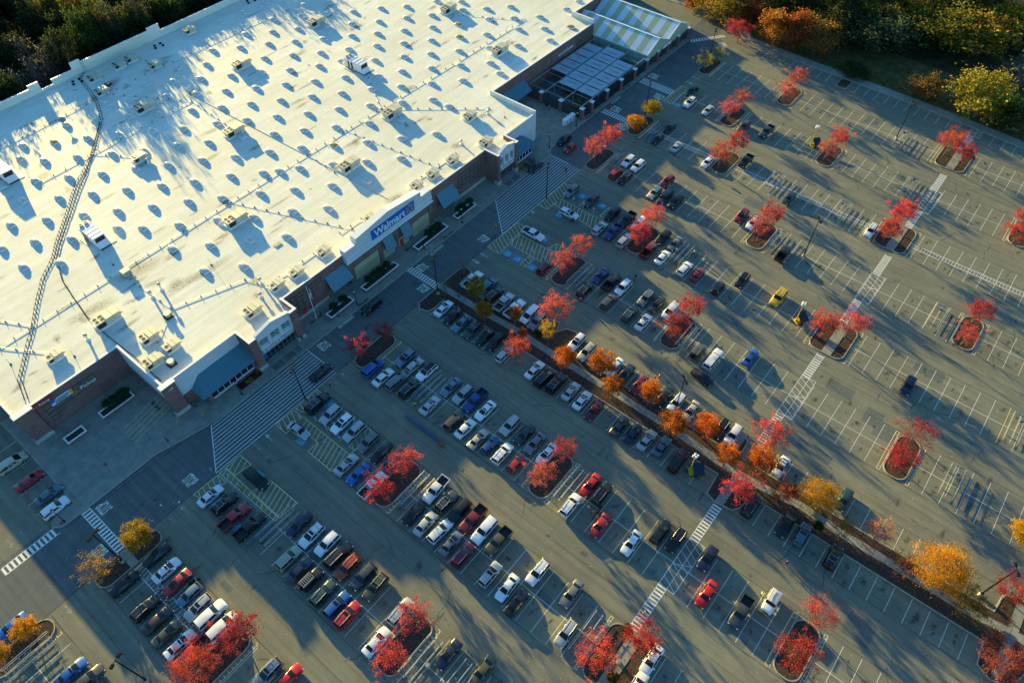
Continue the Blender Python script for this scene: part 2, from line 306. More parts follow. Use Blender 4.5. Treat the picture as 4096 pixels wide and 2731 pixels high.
SKYLIGHTS = [
(48.4,116.5,'white domed skylight, first from left in the first row behind the store front'),
(60.6,116.6,'white domed skylight, second from left in the first row behind the store front'),
(73.1,116.6,'white domed skylight, third from left in the first row behind the store front'),
(85.8,116.8,'white domed skylight, fourth from left in the first row behind the store front'),
(97.7,116.6,'white domed skylight, fifth from left in the first row behind the store front'),
(110.9,116.6,'white domed skylight, sixth from left in the first row behind the store front'),
(42.1,122.1,'white domed skylight, first from left in the second row behind the store front'),
(54.5,122.3,'white domed skylight, second from left in the second row behind the store front'),
(67.1,122.4,'white domed skylight, third from left in the second row behind the store front'),
(79.4,122.2,'white domed skylight, fourth from left in the second row behind the store front'),
(91.2,122.4,'white domed skylight, fifth from left in the second row behind the store front'),
(103.8,122.4,'white domed skylight, sixth from left in the second row behind the store front'),
(122.3,122.6,'white domed skylight, seventh from left in the second row behind the store front'),
(143.8,122.2,'white domed skylight, eighth from left in the second row behind the store front'),
(167.5,122.1,'white domed skylight, ninth from left in the second row behind the store front'),
(177.9,122.0,'yellowed domed skylight, tenth from left in the second row behind the store front'),
(47.8,127.9,'white domed skylight, first from left in the third row behind the store front'),
(60.0,127.9,'white domed skylight, second from left in the third row behind the store front'),
(72.6,128.1,'white domed skylight, third from left in the third row behind the store front'),
(85.2,128.2,'white domed skylight, fourth from left in the third row behind the store front'),
(97.0,128.2,'white domed skylight, fifth from left in the third row behind the store front'),
(109.7,128.4,'white domed skylight, sixth from left in the third row behind the store front'),
(121.9,128.2,'white domed skylight, seventh from left in the third row behind the store front'),
(134.3,128.1,'white domed skylight, eighth from left in the third row behind the store front'),
(146.3,128.0,'white domed skylight, ninth from left in the third row behind the store front'),
(158.9,127.9,'white domed skylight, tenth from left in the third row behind the store front'),
(172.0,127.7,'white domed skylight, eleventh from left in the third row behind the store front'),
(186.2,129.6,'white domed skylight, twelfth from left in the third row behind the store front'),
(192.9,129.4,'white domed skylight, thirteenth from left in the third row behind the store front'),
(41.7,133.6,'white domed skylight, first from left in the fourth row behind the store front'),
(54.1,133.6,'white domed skylight, second from left in the fourth row behind the store front'),
(66.5,133.6,'white domed skylight, third from left in the fourth row behind the store front'),
(78.9,133.7,'white domed skylight, fourth from left in the fourth row behind the store front'),
(90.6,134.0,'yellowed domed skylight, fifth from left in the fourth row behind the store front'),
(103.2,134.0,'white domed skylight, sixth from left in the fourth row behind the store front'),
(115.6,133.9,'white domed skylight, seventh from left in the fourth row behind the store front'),
(127.6,134.0,'white domed skylight, eighth from left in the fourth row behind the store front'),
(139.9,134.0,'white domed skylight, ninth from left in the fourth row behind the store front'),
(152.6,133.6,'white domed skylight, tenth from left in the fourth row behind the store front'),
(166.7,133.7,'white domed skylight, eleventh from left in the fourth row behind the store front'),
(176.9,133.4,'white domed skylight, twelfth from left in the fourth row behind the store front'),
(74.9,136.7,'white domed skylight, first from left in the fifth row behind the store front'),
(47.4,139.2,'white domed skylight, first from left in the sixth row behind the store front'),
(59.6,139.4,'white domed skylight, second from left in the sixth row behind the store front'),
(71.9,139.3,'white domed skylight, third from left in the sixth row behind the store front'),
(84.7,139.7,'white domed skylight, fourth from left in the sixth row behind the store front'),
(96.4,139.6,'white domed skylight, fifth from left in the sixth row behind the store front'),
(109.1,139.7,'white domed skylight, sixth from left in the sixth row behind the store front'),
(121.1,139.7,'white domed skylight, seventh from left in the sixth row behind the store front'),
(133.5,139.5,'white domed skylight, eighth from left in the sixth row behind the store front'),
(145.6,139.7,'white domed skylight, ninth from left in the sixth row behind the store front'),
(158.1,139.4,'white domed skylight, tenth from left in the sixth row behind the store front'),
(171.2,139.2,'white domed skylight, eleventh from left in the sixth row behind the store front'),
(41.4,144.8,'white domed skylight, first from left in the seventh row behind the store front'),
(53.7,144.7,'white domed skylight, second from left in the seventh row behind the store front'),
(66.1,144.7,'white domed skylight, third from left in the seventh row behind the store front'),
(78.4,144.9,'white domed skylight, fourth from left in the seventh row behind the store front'),
(90.1,145.1,'white domed skylight, fifth from left in the seventh row behind the store front'),
(102.5,145.2,'white domed skylight, sixth from left in the seventh row behind the store front'),
(115.0,145.2,'white domed skylight, seventh from left in the seventh row behind the store front'),
(126.9,145.1,'white domed skylight, eighth from left in the seventh row behind the store front'),
(139.1,145.1,'white domed skylight, ninth from left in the seventh row behind the store front'),
(151.8,145.0,'yellowed domed skylight, tenth from left in the seventh row behind the store front'),
(165.7,145.0,'white domed skylight, eleventh from left in the seventh row behind the store front'),
(176.3,144.8,'white domed skylight, twelfth from left in the seventh row behind the store front'),
(23.4,149.2,'white domed skylight, first from left in the eighth row behind the store front'),
(37.7,149.4,'white domed skylight, second from left in the eighth row behind the store front'),
(47.2,149.7,'white domed skylight, third from left in the eighth row behind the store front'),
(59.0,149.8,'white domed skylight, fourth from left in the eighth row behind the store front'),
(71.5,150.0,'white domed skylight, fifth from left in the eighth row behind the store front'),
(84.1,150.1,'white domed skylight, sixth from left in the eighth row behind the store front'),
(95.8,150.2,'white domed skylight, seventh from left in the eighth row behind the store front'),
(108.3,150.3,'white domed skylight, eighth from left in the eighth row behind the store front'),
(120.8,148.6,'white domed skylight, ninth from left in the eighth row behind the store front'),
(133.0,150.3,'white domed skylight, tenth from left in the eighth row behind the store front'),
(144.9,150.3,'white domed skylight, eleventh from left in the eighth row behind the store front'),
(157.2,150.3,'yellowed domed skylight, twelfth from left in the eighth row behind the store front'),
(170.4,150.0,'white domed skylight, thirteenth from left in the eighth row behind the store front'),
(17.6,154.4,'white domed skylight, first from left in the ninth row behind the store front'),
(29.1,154.5,'white domed skylight, second from left in the ninth row behind the store front'),
(41.1,154.9,'white domed skylight, third from left in the ninth row behind the store front'),
(53.1,154.8,'white domed skylight, fourth from left in the ninth row behind the store front'),
(65.5,155.5,'white domed skylight, fifth from left in the ninth row behind the store front'),
(78.0,155.7,'white domed skylight, sixth from left in the ninth row behind the store front'),
(89.6,155.6,'white domed skylight, seventh from left in the ninth row behind the store front'),
(102.0,155.6,'white domed skylight, eighth from left in the ninth row behind the store front'),
(114.4,155.6,'white domed skylight, ninth from left in the ninth row behind the store front'),
(126.2,155.7,'white domed skylight, tenth from left in the ninth row behind the store front'),
(138.4,155.7,'white domed skylight, eleventh from left in the ninth row behind the store front'),
(150.9,155.5,'white domed skylight, twelfth from left in the ninth row behind the store front'),
(165.0,155.5,'white domed skylight, thirteenth from left in the ninth row behind the store front'),
(17.5,163.9,'white domed skylight, first from left in the tenth row behind the store front'),
(23.3,160.1,'white domed skylight, second from left in the tenth row behind the store front'),
(28.9,165.1,'white domed skylight, third from left in the tenth row behind the store front'),
(35.2,159.9,'white domed skylight, fourth from left in the tenth row behind the store front'),
(40.7,165.3,'white domed skylight, fifth from left in the tenth row behind the store front'),
(46.8,160.1,'white domed skylight, sixth from left in the tenth row behind the store front'),
(52.8,165.5,'white domed skylight, seventh from left in the tenth row behind the store front'),
(58.8,160.5,'white domed skylight, eighth from left in the tenth row behind the store front'),
(65.1,165.7,'white domed skylight, ninth from left in the tenth row behind the store front'),
(71.0,160.6,'white domed skylight, tenth from left in the tenth row behind the store front'),
(77.5,165.8,'white domed skylight, eleventh from left in the tenth row behind the store front'),
(83.5,160.8,'white domed skylight, twelfth from left in the tenth row behind the store front'),
(89.0,166.1,'white domed skylight, thirteenth from left in the tenth row behind the store front'),
(95.3,161.0,'white domed skylight, fourteenth from left in the tenth row behind the store front'),
(101.3,166.1,'white domed skylight, fifteenth from left in the tenth row behind the store front'),
(107.6,160.9,'white domed skylight, sixteenth from left in the tenth row behind the store front'),
(113.8,166.2,'white domed skylight, 16 from left in the tenth row behind the store front'),
(119.7,163.0,'white domed skylight, 17 from left in the tenth row behind the store front'),
(125.6,166.3,'white domed skylight, 18 from left in the tenth row behind the store front'),
(132.3,161.1,'white domed skylight, 19 from left in the tenth row behind the store front'),
(137.5,166.3,'white domed skylight, 20 from left in the tenth row behind the store front'),
(144.0,161.0,'white domed skylight, 21 from left in the tenth row behind the store front'),
(150.1,166.0,'white domed skylight, 22 from left in the tenth row behind the store front'),
(156.4,160.9,'white domed skylight, 23 from left in the tenth row behind the store front'),
(164.0,165.8,'white domed skylight, 24 from left in the tenth row behind the store front'),
(168.9,159.4,'white domed skylight, 25 from left in the tenth row behind the store front'),
(22.7,169.9,'white domed skylight, first from left in the eleventh row behind the store front'),
(34.8,170.2,'white domed skylight, second from left in the eleventh row behind the store front'),
(46.4,170.4,'white domed skylight, third from left in the eleventh row behind the store front'),
(58.3,170.7,'white domed skylight, fourth from left in the eleventh row behind the store front'),
(70.5,170.9,'white domed skylight, fifth from left in the eleventh row behind the store front'),
(82.9,171.0,'white domed skylight, sixth from left in the eleventh row behind the store front'),
(94.8,171.3,'white domed skylight, seventh from left in the eleventh row behind the store front'),
(107.0,171.2,'white domed skylight, eighth from left in the eleventh row behind the store front'),
(119.0,171.3,'white domed skylight, ninth from left in the eleventh row behind the store front'),
(131.6,171.4,'white domed skylight, tenth from left in the eleventh row behind the store front'),
(143.0,171.2,'white domed skylight, eleventh from left in the eleventh row behind the store front'),
(155.4,171.2,'white domed skylight, twelfth from left in the eleventh row behind the store front'),
(28.8,176.0,'white domed skylight, first from left in the twelfth row behind the store front'),
(40.4,175.7,'white domed skylight, second from left in the twelfth row behind the store front'),
(52.5,175.9,'white domed skylight, third from left in the twelfth row behind the store front'),
(64.7,176.5,'white domed skylight, fourth from left in the twelfth row behind the store front'),
(76.9,176.3,'white domed skylight, fifth from left in the twelfth row behind the store front'),
(88.6,176.8,'white domed skylight, sixth from left in the twelfth row behind the store front'),
(101.0,176.8,'white domed skylight, seventh from left in the twelfth row behind the store front'),
(112.9,176.8,'white domed skylight, eighth from left in the twelfth row behind the store front'),
(124.8,176.8,'white domed skylight, ninth from left in the twelfth row behind the store front'),
(136.7,176.8,'white domed skylight, tenth from left in the twelfth row behind the store front'),
(149.4,176.9,'white domed skylight, eleventh from left in the twelfth row behind the store front'),
(34.5,181.0,'white domed skylight, first from left in the thirteenth row behind the store front'),
(46.1,181.6,'white domed skylight, second from left in the thirteenth row behind the store front'),
(58.1,181.8,'white domed skylight, third from left in the thirteenth row behind the store front'),
(70.1,181.7,'white domed skylight, fourth from left in the thirteenth row behind the store front'),
(82.5,182.0,'white domed skylight, fifth from left in the thirteenth row behind the store front'),
(94.4,182.1,'white domed skylight, sixth from left in the thirteenth row behind the store front'),
(106.5,182.1,'white domed skylight, seventh from left in the thirteenth row behind the store front'),
(118.4,182.4,'white domed skylight, eighth from left in the thirteenth row behind the store front'),
(130.8,182.5,'white domed skylight, ninth from left in the thirteenth row behind the store front'),
(142.3,182.2,'white domed skylight, tenth from left in the thirteenth row behind the store front'),
(28.2,185.4,'white domed skylight, first from left in the fourteenth row behind the store front'),
(40.0,186.8,'white domed skylight, second from left in the fourteenth row behind the store front'),
(52.1,187.1,'white domed skylight, third from left in the fourteenth row behind the store front'),
(64.3,187.2,'white domed skylight, fourth from left in the fourteenth row behind the store front'),
(76.5,187.4,'white domed skylight, fifth from left in the fourteenth row behind the store front'),
(88.0,187.6,'white domed skylight, sixth from left in the fourteenth row behind the store front'),
(112.5,187.7,'white domed skylight, seventh from left in the fourteenth row behind the store front'),
(124.0,187.7,'white domed skylight, eighth from left in the fourteenth row behind the store front'),
(136.0,187.8,'white domed skylight, ninth from left in the fourteenth row behind the store front'),
(36.6,192.2,'white domed skylight, first from left in the fifteenth row behind the store front'),
(45.7,192.2,'yellowed domed skylight, second from left in the fifteenth row behind the store front'),
(57.6,192.2,'white domed skylight, third from left in the fifteenth row behind the store front'),
(69.8,192.4,'white domed skylight, fourth from left in the fifteenth row behind the store front'),
(82.1,192.6,'white domed skylight, fifth from left in the fifteenth row behind the store front'),
(93.6,192.7,'white domed skylight, sixth from left in the fifteenth row behind the store front'),
(105.8,192.7,'white domed skylight, seventh from left in the fifteenth row behind the store front'),
(117.9,192.5,'white domed skylight, eighth from left in the fifteenth row behind the store front'),
(130.1,193.2,'white domed skylight, ninth from left in the fifteenth row behind the store front'),
(141.7,192.9,'white domed skylight, tenth from left in the fifteenth row behind the store front'),
(39.8,197.1,'white domed skylight, first from left in the sixteenth row behind the store front'),
(51.7,197.0,'white domed skylight, second from left in the sixteenth row behind the store front'),
(63.9,197.2,'white domed skylight, third from left in the sixteenth row behind the store front'),
(76.0,197.4,'white domed skylight, fourth from left in the sixteenth row behind the store front'),
(87.3,197.8,'white domed skylight, fifth from left in the sixteenth row behind the store front'),
(99.5,197.8,'white domed skylight, sixth from left in the sixteenth row behind the store front'),
(111.8,197.9,'white domed skylight, seventh from left in the sixteenth row behind the store front'),
(122.9,198.5,'white domed skylight, eighth from left in the sixteenth row behind the store front'),
(135.3,198.0,'white domed skylight, ninth from left in the sixteenth row behind the store front'),
(111.4,210.0,'white domed skylight, first from left in the rearmost row behind the store front'),
(119.9,209.6,'white domed skylight, second from left in the rearmost row behind the store front'),
(128.9,209.5,'white domed skylight, third from left in the rearmost row behind the store front'),
]
STALLS = [(-29.7,-19.3,-58.31),(-29.7,-19.3,-55.23),(-29.7,-19.3,-52.15),(-29.7,-19.3,-49.07),(-29.7,-19.3,-45.99),(-29.7,-19.3,-42.91),(-29.7,-19.3,-39.83),(-29.7,-19.3,-36.75),(-29.7,-19.3,-33.67),(-29.7,-19.3,-30.59),(-29.7,-19.3,-27.51),(-29.7,-19.3,-24.43),(-29.7,-19.3,-21.35),(-29.7,-19.3,-18.27),(-29.7,-19.3,-15.19),(-29.7,-19.3,-12.11),(-29.7,-19.3,-9.03),(-29.7,-19.3,-5.95),(-29.7,-19.3,-2.87),(-29.7,-19.3,0.21),(-29.7,-19.3,3.29),(-29.7,-19.3,6.37),(-29.7,-19.3,9.45),(-29.7,-19.3,12.53),(-29.7,-19.3,15.61),(-29.7,-19.3,18.69),(-29.7,-19.3,21.77),(-29.7,-19.3,24.85),(-29.7,-19.3,27.93),(-29.7,-19.3,31.01),(-29.7,-19.3,34.09),(-29.7,-19.3,37.17),(-29.7,-19.3,40.25),(-29.7,-19.3,43.33),(-29.7,-19.3,46.41),(-29.7,-19.3,49.49),(-29.7,-19.3,52.57),(-29.7,-19.3,55.65),(-29.7,-19.3,58.73),(-29.7,-19.3,61.81),(-29.7,-19.3,64.89),(-29.7,-19.3,67.97),(-29.7,-19.3,71.05),(-29.7,-19.3,74.13),(-29.7,-19.3,77.21),(-10.6,-0.2,61.3),(-10.6,-0.2,64.4),(-10.6,-0.2,67.5),(-10.6,-0.2,70.6),(-10.6,-0.2,73.7),(-10.6,-0.2,76.8),(-10.6,-0.2,79.9),(-10.6,-0.2,-57.76),(-10.6,-0.2,-54.68),(-10.6,-0.2,-51.6),(-10.6,-0.2,-48.52),(-10.6,-0.2,-45.44),(-10.6,-0.2,-42.36),(-10.6,-0.2,-39.28),(-10.6,-0.2,-36.2),(-10.6,-0.2,-33.12),(-10.6,-0.2,-30.04),(-10.6,-0.2,-26.96),(-10.6,-0.2,-23.88),(-10.6,-0.2,-20.8),(-10.6,-0.2,-17.72),(-10.6,-0.2,-14.64),(-10.6,-0.2,-11.56),(-10.6,-0.2,-8.48),(-10.6,-0.2,-5.4),(-10.6,-0.2,-2.32),(-10.6,-0.2,0.76),(-10.6,-0.2,3.84),(-10.6,-0.2,6.92),(-10.6,-0.2,10.0),(-10.6,-0.2,13.08),(-10.6,-0.2,16.16),(-10.6,-0.2,19.24),(-10.6,-0.2,22.32),(-10.6,-0.2,25.4),(-10.6,-0.2,28.48),(-10.6,-0.2,31.56),(-10.6,-0.2,34.64),(-10.6,-0.2,37.72),(-10.6,-0.2,40.8),(-10.6,-0.2,43.88),(-10.6,-0.2,46.96),(-10.6,-0.2,50.04),(-10.6,-0.2,53.12),(9.5,19.9,37.35),(9.5,19.9,40.45),(9.5,19.9,43.55),(9.5,19.9,46.65),(9.5,19.9,49.75),(9.5,19.9,52.85),(9.5,19.9,55.95),(9.5,19.9,59.05),(9.5,19.9,62.15),(9.5,19.9,65.25),(9.5,19.9,-57.71),(9.5,19.9,-54.79),(9.5,19.9,-51.87),(9.5,19.9,-48.95),(9.5,19.9,-46.03),(9.5,19.9,-43.11),(9.5,19.9,-40.19),(9.5,19.9,-37.27),(9.5,19.9,-34.35),(9.5,19.9,-31.43),(9.5,19.9,-28.51),(9.5,19.9,-25.59),(9.5,19.9,-22.67),(9.5,19.9,-19.75),(9.5,19.9,-16.83),(9.5,19.9,-13.91),(9.5,19.9,-10.99),(9.5,19.9,-8.07),(9.5,19.9,-5.15),(9.5,19.9,-2.23),(9.5,19.9,0.69),(9.5,19.9,3.61),(9.5,19.9,6.53),(9.5,19.9,9.45),(9.5,19.9,12.37),(9.5,19.9,15.29),(9.5,19.9,18.21),(9.5,19.9,21.13),(9.5,19.9,24.05),(9.5,19.9,26.97),(9.5,19.9,29.89),(29.1,39.5,61.51),(29.1,39.5,64.67),(29.1,39.5,67.83),(29.1,39.5,11.36),(29.1,39.5,14.42),(29.1,39.5,17.48),(29.1,39.5,20.54),(29.1,39.5,23.6),(29.1,39.5,26.66),(29.1,39.5,29.72),(29.1,39.5,32.78),(29.1,39.5,35.84),(29.1,39.5,38.9),(29.1,39.5,41.96),(29.1,39.5,45.02),(29.1,39.5,48.08),(29.1,39.5,51.14),(29.1,39.5,-60.03),(29.1,39.5,-57.11),(29.1,39.5,-54.19),(29.1,39.5,-51.27),(29.1,39.5,-48.35),(29.1,39.5,-45.43),(29.1,39.5,-42.51),(29.1,39.5,-39.59),(29.1,39.5,-36.67),(29.1,39.5,-33.75),(29.1,39.5,-30.83),(29.1,39.5,-27.91),(29.1,39.5,-24.99),(29.1,39.5,-22.07),(29.1,39.5,-19.15),(29.1,39.5,-16.23),(29.1,39.5,-13.31),(29.1,39.5,-10.39),(29.1,39.5,-7.47),(29.1,39.5,-4.55),(29.1,39.5,-1.63),(29.1,39.5,1.29),(29.1,39.5,4.21),(48.6,59.0,39.9),(48.6,59.0,43.0),(48.6,59.0,46.1),(48.6,59.0,49.2),(48.6,59.0,52.3),(48.6,59.0,55.4),(48.6,59.0,58.5),(48.6,59.0,61.6),(48.6,59.0,64.7),(48.6,59.0,67.8),(48.6,59.0,70.9),(48.6,59.0,74.0),(48.6,59.0,77.1),(48.6,59.0,8.6),(48.6,59.0,11.62),(48.6,59.0,14.64),(48.6,59.0,17.66),(48.6,59.0,20.68),(48.6,59.0,23.7),(48.6,59.0,26.72),(48.6,59.0,29.74),(48.6,59.0,32.76),(48.6,59.0,-12.06),(48.6,59.0,-9.08),(48.6,59.0,-6.1),(48.6,59.0,-3.12),(48.6,59.0,-0.14),(48.6,59.0,2.84),(48.6,59.0,-60.0),(48.6,59.0,-56.91),(48.6,59.0,-53.83),(48.6,59.0,-50.74),(48.6,59.0,-47.66),(48.6,59.0,-44.57),(48.6,59.0,-41.49),(48.6,59.0,-38.4),(48.6,59.0,-35.31),(48.6,59.0,-32.23),(48.6,59.0,-29.14),(48.6,59.0,-26.06),(48.6,59.0,-22.97),(48.6,59.0,-19.89),(48.6,59.0,-16.8),(68.4,73.5,58.63),(68.4,73.5,61.71),(68.4,73.5,64.79),(68.4,73.5,67.87),(68.4,73.5,70.95),(68.4,73.5,74.03),(68.4,73.5,77.11),(68.4,73.5,80.19),(68.4,73.5,14.06),(68.4,73.5,17.14),(68.4,73.5,20.22),(68.4,73.5,23.3),(68.4,73.5,26.38),(68.4,73.5,29.46),(68.4,73.5,32.54),(68.4,73.5,35.62),(68.4,73.5,38.7),(68.4,73.5,41.78),(68.4,73.5,44.86),(68.4,73.5,47.94),(68.4,73.5,51.02),(68.4,73.5,-34.7),(68.4,73.5,-31.72),(68.4,73.5,-28.74),(68.4,73.5,-25.76),(68.4,73.5,-22.78),(68.4,73.5,-19.8),(68.4,73.5,-16.82),(68.4,73.5,-13.84),(68.4,73.5,-10.86),(68.4,73.5,-7.88),(68.4,73.5,-4.9),(68.4,73.5,-1.92),(68.4,73.5,1.06),(79.9,84.9,58.25),(79.9,84.9,61.41),(79.9,84.9,64.57),(79.9,84.9,67.73),(79.9,84.9,70.89),(79.9,84.9,74.05),(79.9,84.9,77.21),(79.9,84.9,80.37),(79.9,84.9,13.85),(79.9,84.9,16.95),(79.9,84.9,20.05),(79.9,84.9,23.15),(79.9,84.9,26.25),(79.9,84.9,29.35),(79.9,84.9,32.45),(79.9,84.9,35.55),(79.9,84.9,38.65),(79.9,84.9,41.75),(79.9,84.9,44.85),(79.9,84.9,47.95),(79.9,84.9,51.05),(79.9,84.9,-32.05),(79.9,84.9,-29.05),(79.9,84.9,-26.05),(79.9,84.9,-23.05),(79.9,84.9,-20.05),(79.9,84.9,-17.05),(79.9,84.9,-14.05),(79.9,84.9,-11.05),(79.9,84.9,-8.05),(79.9,84.9,-5.05),(79.9,84.9,-2.05),(79.9,84.9,0.95),(79.9,84.9,3.95),(79.9,84.9,6.95),(93.7,104.1,37.41),(93.7,104.1,40.45),(93.7,104.1,43.49),(93.7,104.1,46.53),(93.7,104.1,49.57),(93.7,104.1,52.61),(93.7,104.1,55.65),(93.7,104.1,58.69),(93.7,104.1,11.23),(93.7,104.1,14.31),(93.7,104.1,17.39),(93.7,104.1,20.47),(93.7,104.1,23.55),(93.7,104.1,26.63),(93.7,104.1,29.71),(93.7,104.1,-12.2),(93.7,104.1,-9.27),(93.7,104.1,-6.33),(93.7,104.1,-3.4),(93.7,104.1,-0.47),(93.7,104.1,2.47),(93.7,104.1,5.4),(93.7,104.1,-60.0),(93.7,104.1,-56.94),(93.7,104.1,-53.87),(93.7,104.1,-50.81),(93.7,104.1,-47.74),(93.7,104.1,-44.68),(93.7,104.1,-41.61),(93.7,104.1,-38.55),(93.7,104.1,-35.49),(93.7,104.1,-32.42),(93.7,104.1,-29.36),(93.7,104.1,-26.29),(93.7,104.1,-23.23),(93.7,104.1,-20.16),(93.7,104.1,-17.1),(113.4,123.8,61.56),(113.4,123.8,64.72),(113.4,123.8,67.88),(113.4,123.8,11.06),(113.4,123.8,14.12),(113.4,123.8,17.18),(113.4,123.8,20.24),(113.4,123.8,23.3),(113.4,123.8,26.36),(113.4,123.8,29.42),(113.4,123.8,32.48),(113.4,123.8,35.54),(113.4,123.8,38.6),(113.4,123.8,41.66),(113.4,123.8,44.72),(113.4,123.8,47.78),(113.4,123.8,50.84),(113.4,123.8,-60.0),(113.4,123.8,-57.04),(113.4,123.8,-54.08),(113.4,123.8,-51.12),(113.4,123.8,-48.16),(113.4,123.8,-45.2),(113.4,123.8,-42.25),(113.4,123.8,-39.29),(113.4,123.8,-36.33),(113.4,123.8,-33.37),(113.4,123.8,-30.41),(113.4,123.8,-27.45),(113.4,123.8,-24.49),(113.4,123.8,-21.53),(113.4,123.8,-18.57),(113.4,123.8,-15.61),(113.4,123.8,-12.65),(113.4,123.8,-9.7),(113.4,123.8,-6.74),(113.4,123.8,-3.78),(113.4,123.8,-0.82),(113.4,123.8,2.14),(113.4,123.8,5.1),(133.0,143.4,36.75),(133.0,143.4,39.85),(133.0,143.4,42.95),(133.0,143.4,46.05),(133.0,143.4,49.15),(133.0,143.4,52.25),(133.0,143.4,55.35),(133.0,143.4,58.45),(133.0,143.4,61.55),(133.0,143.4,64.65),(133.0,143.4,67.75),(133.0,143.4,70.85),(133.0,143.4,73.95),(133.0,143.4,77.05),(133.0,143.4,80.15),(133.0,143.4,8.8),(133.0,143.4,11.7),(133.0,143.4,14.6),(133.0,143.4,17.5),(133.0,143.4,20.4),(133.0,143.4,23.3),(133.0,143.4,26.2),(133.0,143.4,29.1),(133.0,143.4,32.0),(133.0,143.4,-12.1),(133.0,143.4,-9.18),(133.0,143.4,-6.27),(133.0,143.4,-3.35),(133.0,143.4,-0.43),(133.0,143.4,2.48),(133.0,143.4,5.4),(133.0,143.4,-60.0),(133.0,143.4,-56.93),(133.0,143.4,-53.86),(133.0,143.4,-50.79),(133.0,143.4,-47.71),(133.0,143.4,-44.64),(133.0,143.4,-41.57),(133.0,143.4,-38.5),(133.0,143.4,-35.43),(133.0,143.4,-32.36),(133.0,143.4,-29.29),(133.0,143.4,-26.21),(133.0,143.4,-23.14),(133.0,143.4,-20.07),(133.0,143.4,-17.0),(153.0,163.4,57.55),(153.0,163.4,60.71),(153.0,163.4,63.87),(153.0,163.4,67.03),(153.0,163.4,70.19),(153.0,163.4,73.35),(153.0,163.4,76.51),(153.0,163.4,79.67),(153.0,163.4,12.66),(153.0,163.4,15.72),(153.0,163.4,18.78),(153.0,163.4,21.84),(153.0,163.4,24.9),(153.0,163.4,27.96),(153.0,163.4,31.02),(153.0,163.4,34.08),(153.0,163.4,37.14),(153.0,163.4,40.2),(153.0,163.4,43.26),(153.0,163.4,46.32),(153.0,163.4,49.38),(153.0,163.4,52.44),(153.0,163.4,-60.0),(153.0,163.4,-56.98),(153.0,163.4,-53.95),(153.0,163.4,-50.93),(153.0,163.4,-47.91),(153.0,163.4,-44.89),(153.0,163.4,-41.86),(153.0,163.4,-38.84),(153.0,163.4,-35.82),(153.0,163.4,-32.8),(153.0,163.4,-29.77),(153.0,163.4,-26.75),(153.0,163.4,-23.73),(153.0,163.4,-20.7),(153.0,163.4,-17.68),(153.0,163.4,-14.66),(153.0,163.4,-11.64),(153.0,163.4,-8.61),(153.0,163.4,-5.59),(153.0,163.4,-2.57),(153.0,163.4,0.45),(153.0,163.4,3.48),(153.0,163.4,6.5),(173.4,183.8,66.4),(173.4,183.8,69.32),(173.4,183.8,72.24),(173.4,183.8,75.16),(173.4,183.8,78.08),(173.4,183.8,81.0),(173.4,183.8,83.92),(173.4,183.8,39.4),(173.4,183.8,42.38),(173.4,183.8,45.36),(173.4,183.8,48.34),(173.4,183.8,51.32),(173.4,183.8,54.3),(173.4,183.8,57.28),(173.4,183.8,60.26),(173.4,183.8,8.8),(173.4,183.8,11.74),(173.4,183.8,14.68),(173.4,183.8,17.61),(173.4,183.8,20.55),(173.4,183.8,23.49),(173.4,183.8,26.43),(173.4,183.8,29.36),(173.4,183.8,32.3),(173.4,183.8,-12.2),(173.4,183.8,-9.27),(173.4,183.8,-6.33),(173.4,183.8,-3.4),(173.4,183.8,-0.47),(173.4,183.8,2.47),(173.4,183.8,5.4),(173.4,183.8,-60.0),(173.4,183.8,-56.94),(173.4,183.8,-53.87),(173.4,183.8,-50.81),(173.4,183.8,-47.74),(173.4,183.8,-44.68),(173.4,183.8,-41.61),(173.4,183.8,-38.55),(173.4,183.8,-35.49),(173.4,183.8,-32.42),(173.4,183.8,-29.36),(173.4,183.8,-26.29),(173.4,183.8,-23.23),(173.4,183.8,-20.16),(173.4,183.8,-17.1),(193.0,203.4,58.2),(193.0,203.4,61.3),(193.0,203.4,64.4),(193.0,203.4,67.5),(193.0,203.4,70.6),(193.0,203.4,73.7),(193.0,203.4,76.8),(193.0,203.4,79.9),(193.0,203.4,10.4),(193.0,203.4,13.46),(193.0,203.4,16.53),(193.0,203.4,19.59),(193.0,203.4,22.66),(193.0,203.4,25.72),(193.0,203.4,28.79),(193.0,203.4,31.85),(193.0,203.4,34.91),(193.0,203.4,37.98),(193.0,203.4,41.04),(193.0,203.4,44.11),(193.0,203.4,47.17),(193.0,203.4,50.24),(193.0,203.4,53.3),(193.0,203.4,-60.0),(193.0,203.4,-57.03),(193.0,203.4,-54.05),(193.0,203.4,-51.08),(193.0,203.4,-48.11),(193.0,203.4,-45.14),(193.0,203.4,-42.16),(193.0,203.4,-39.19),(193.0,203.4,-36.22),(193.0,203.4,-33.25),(193.0,203.4,-30.27),(193.0,203.4,-27.3),(193.0,203.4,-24.33),(193.0,203.4,-21.35),(193.0,203.4,-18.38),(193.0,203.4,-15.41),(193.0,203.4,-12.44),(193.0,203.4,-9.46),(193.0,203.4,-6.49),(193.0,203.4,-3.52),(193.0,203.4,-0.55),(193.0,203.4,2.43),(193.0,203.4,5.4)]
ROWS = {'K': -24.5, 'A': -5.4, 'B': 14.7, 'C': 34.3, 'D': 53.8, 'P': 76.6, 'E': 98.9, 'F': 118.6, 'G': 138.2, 'H': 158.2, 'I': 178.6, 'J': 198.2}
ISLANDS = {'K': [82.5], 'A': [82.5, 56.5], 'B': [35.0], 'C': [56.4, 7.2], 'D': [82.3, 35.1, -14.3], 'E': [64, 34.6, -14.6], 'F': [56.2, 7.6], 'G': [82.5, 34.5, -14.5], 'H': [82.2, 55.2, 9.0], 'I': [64, 34.8, -14.6], 'J': [82.4, 55.8, 8]}
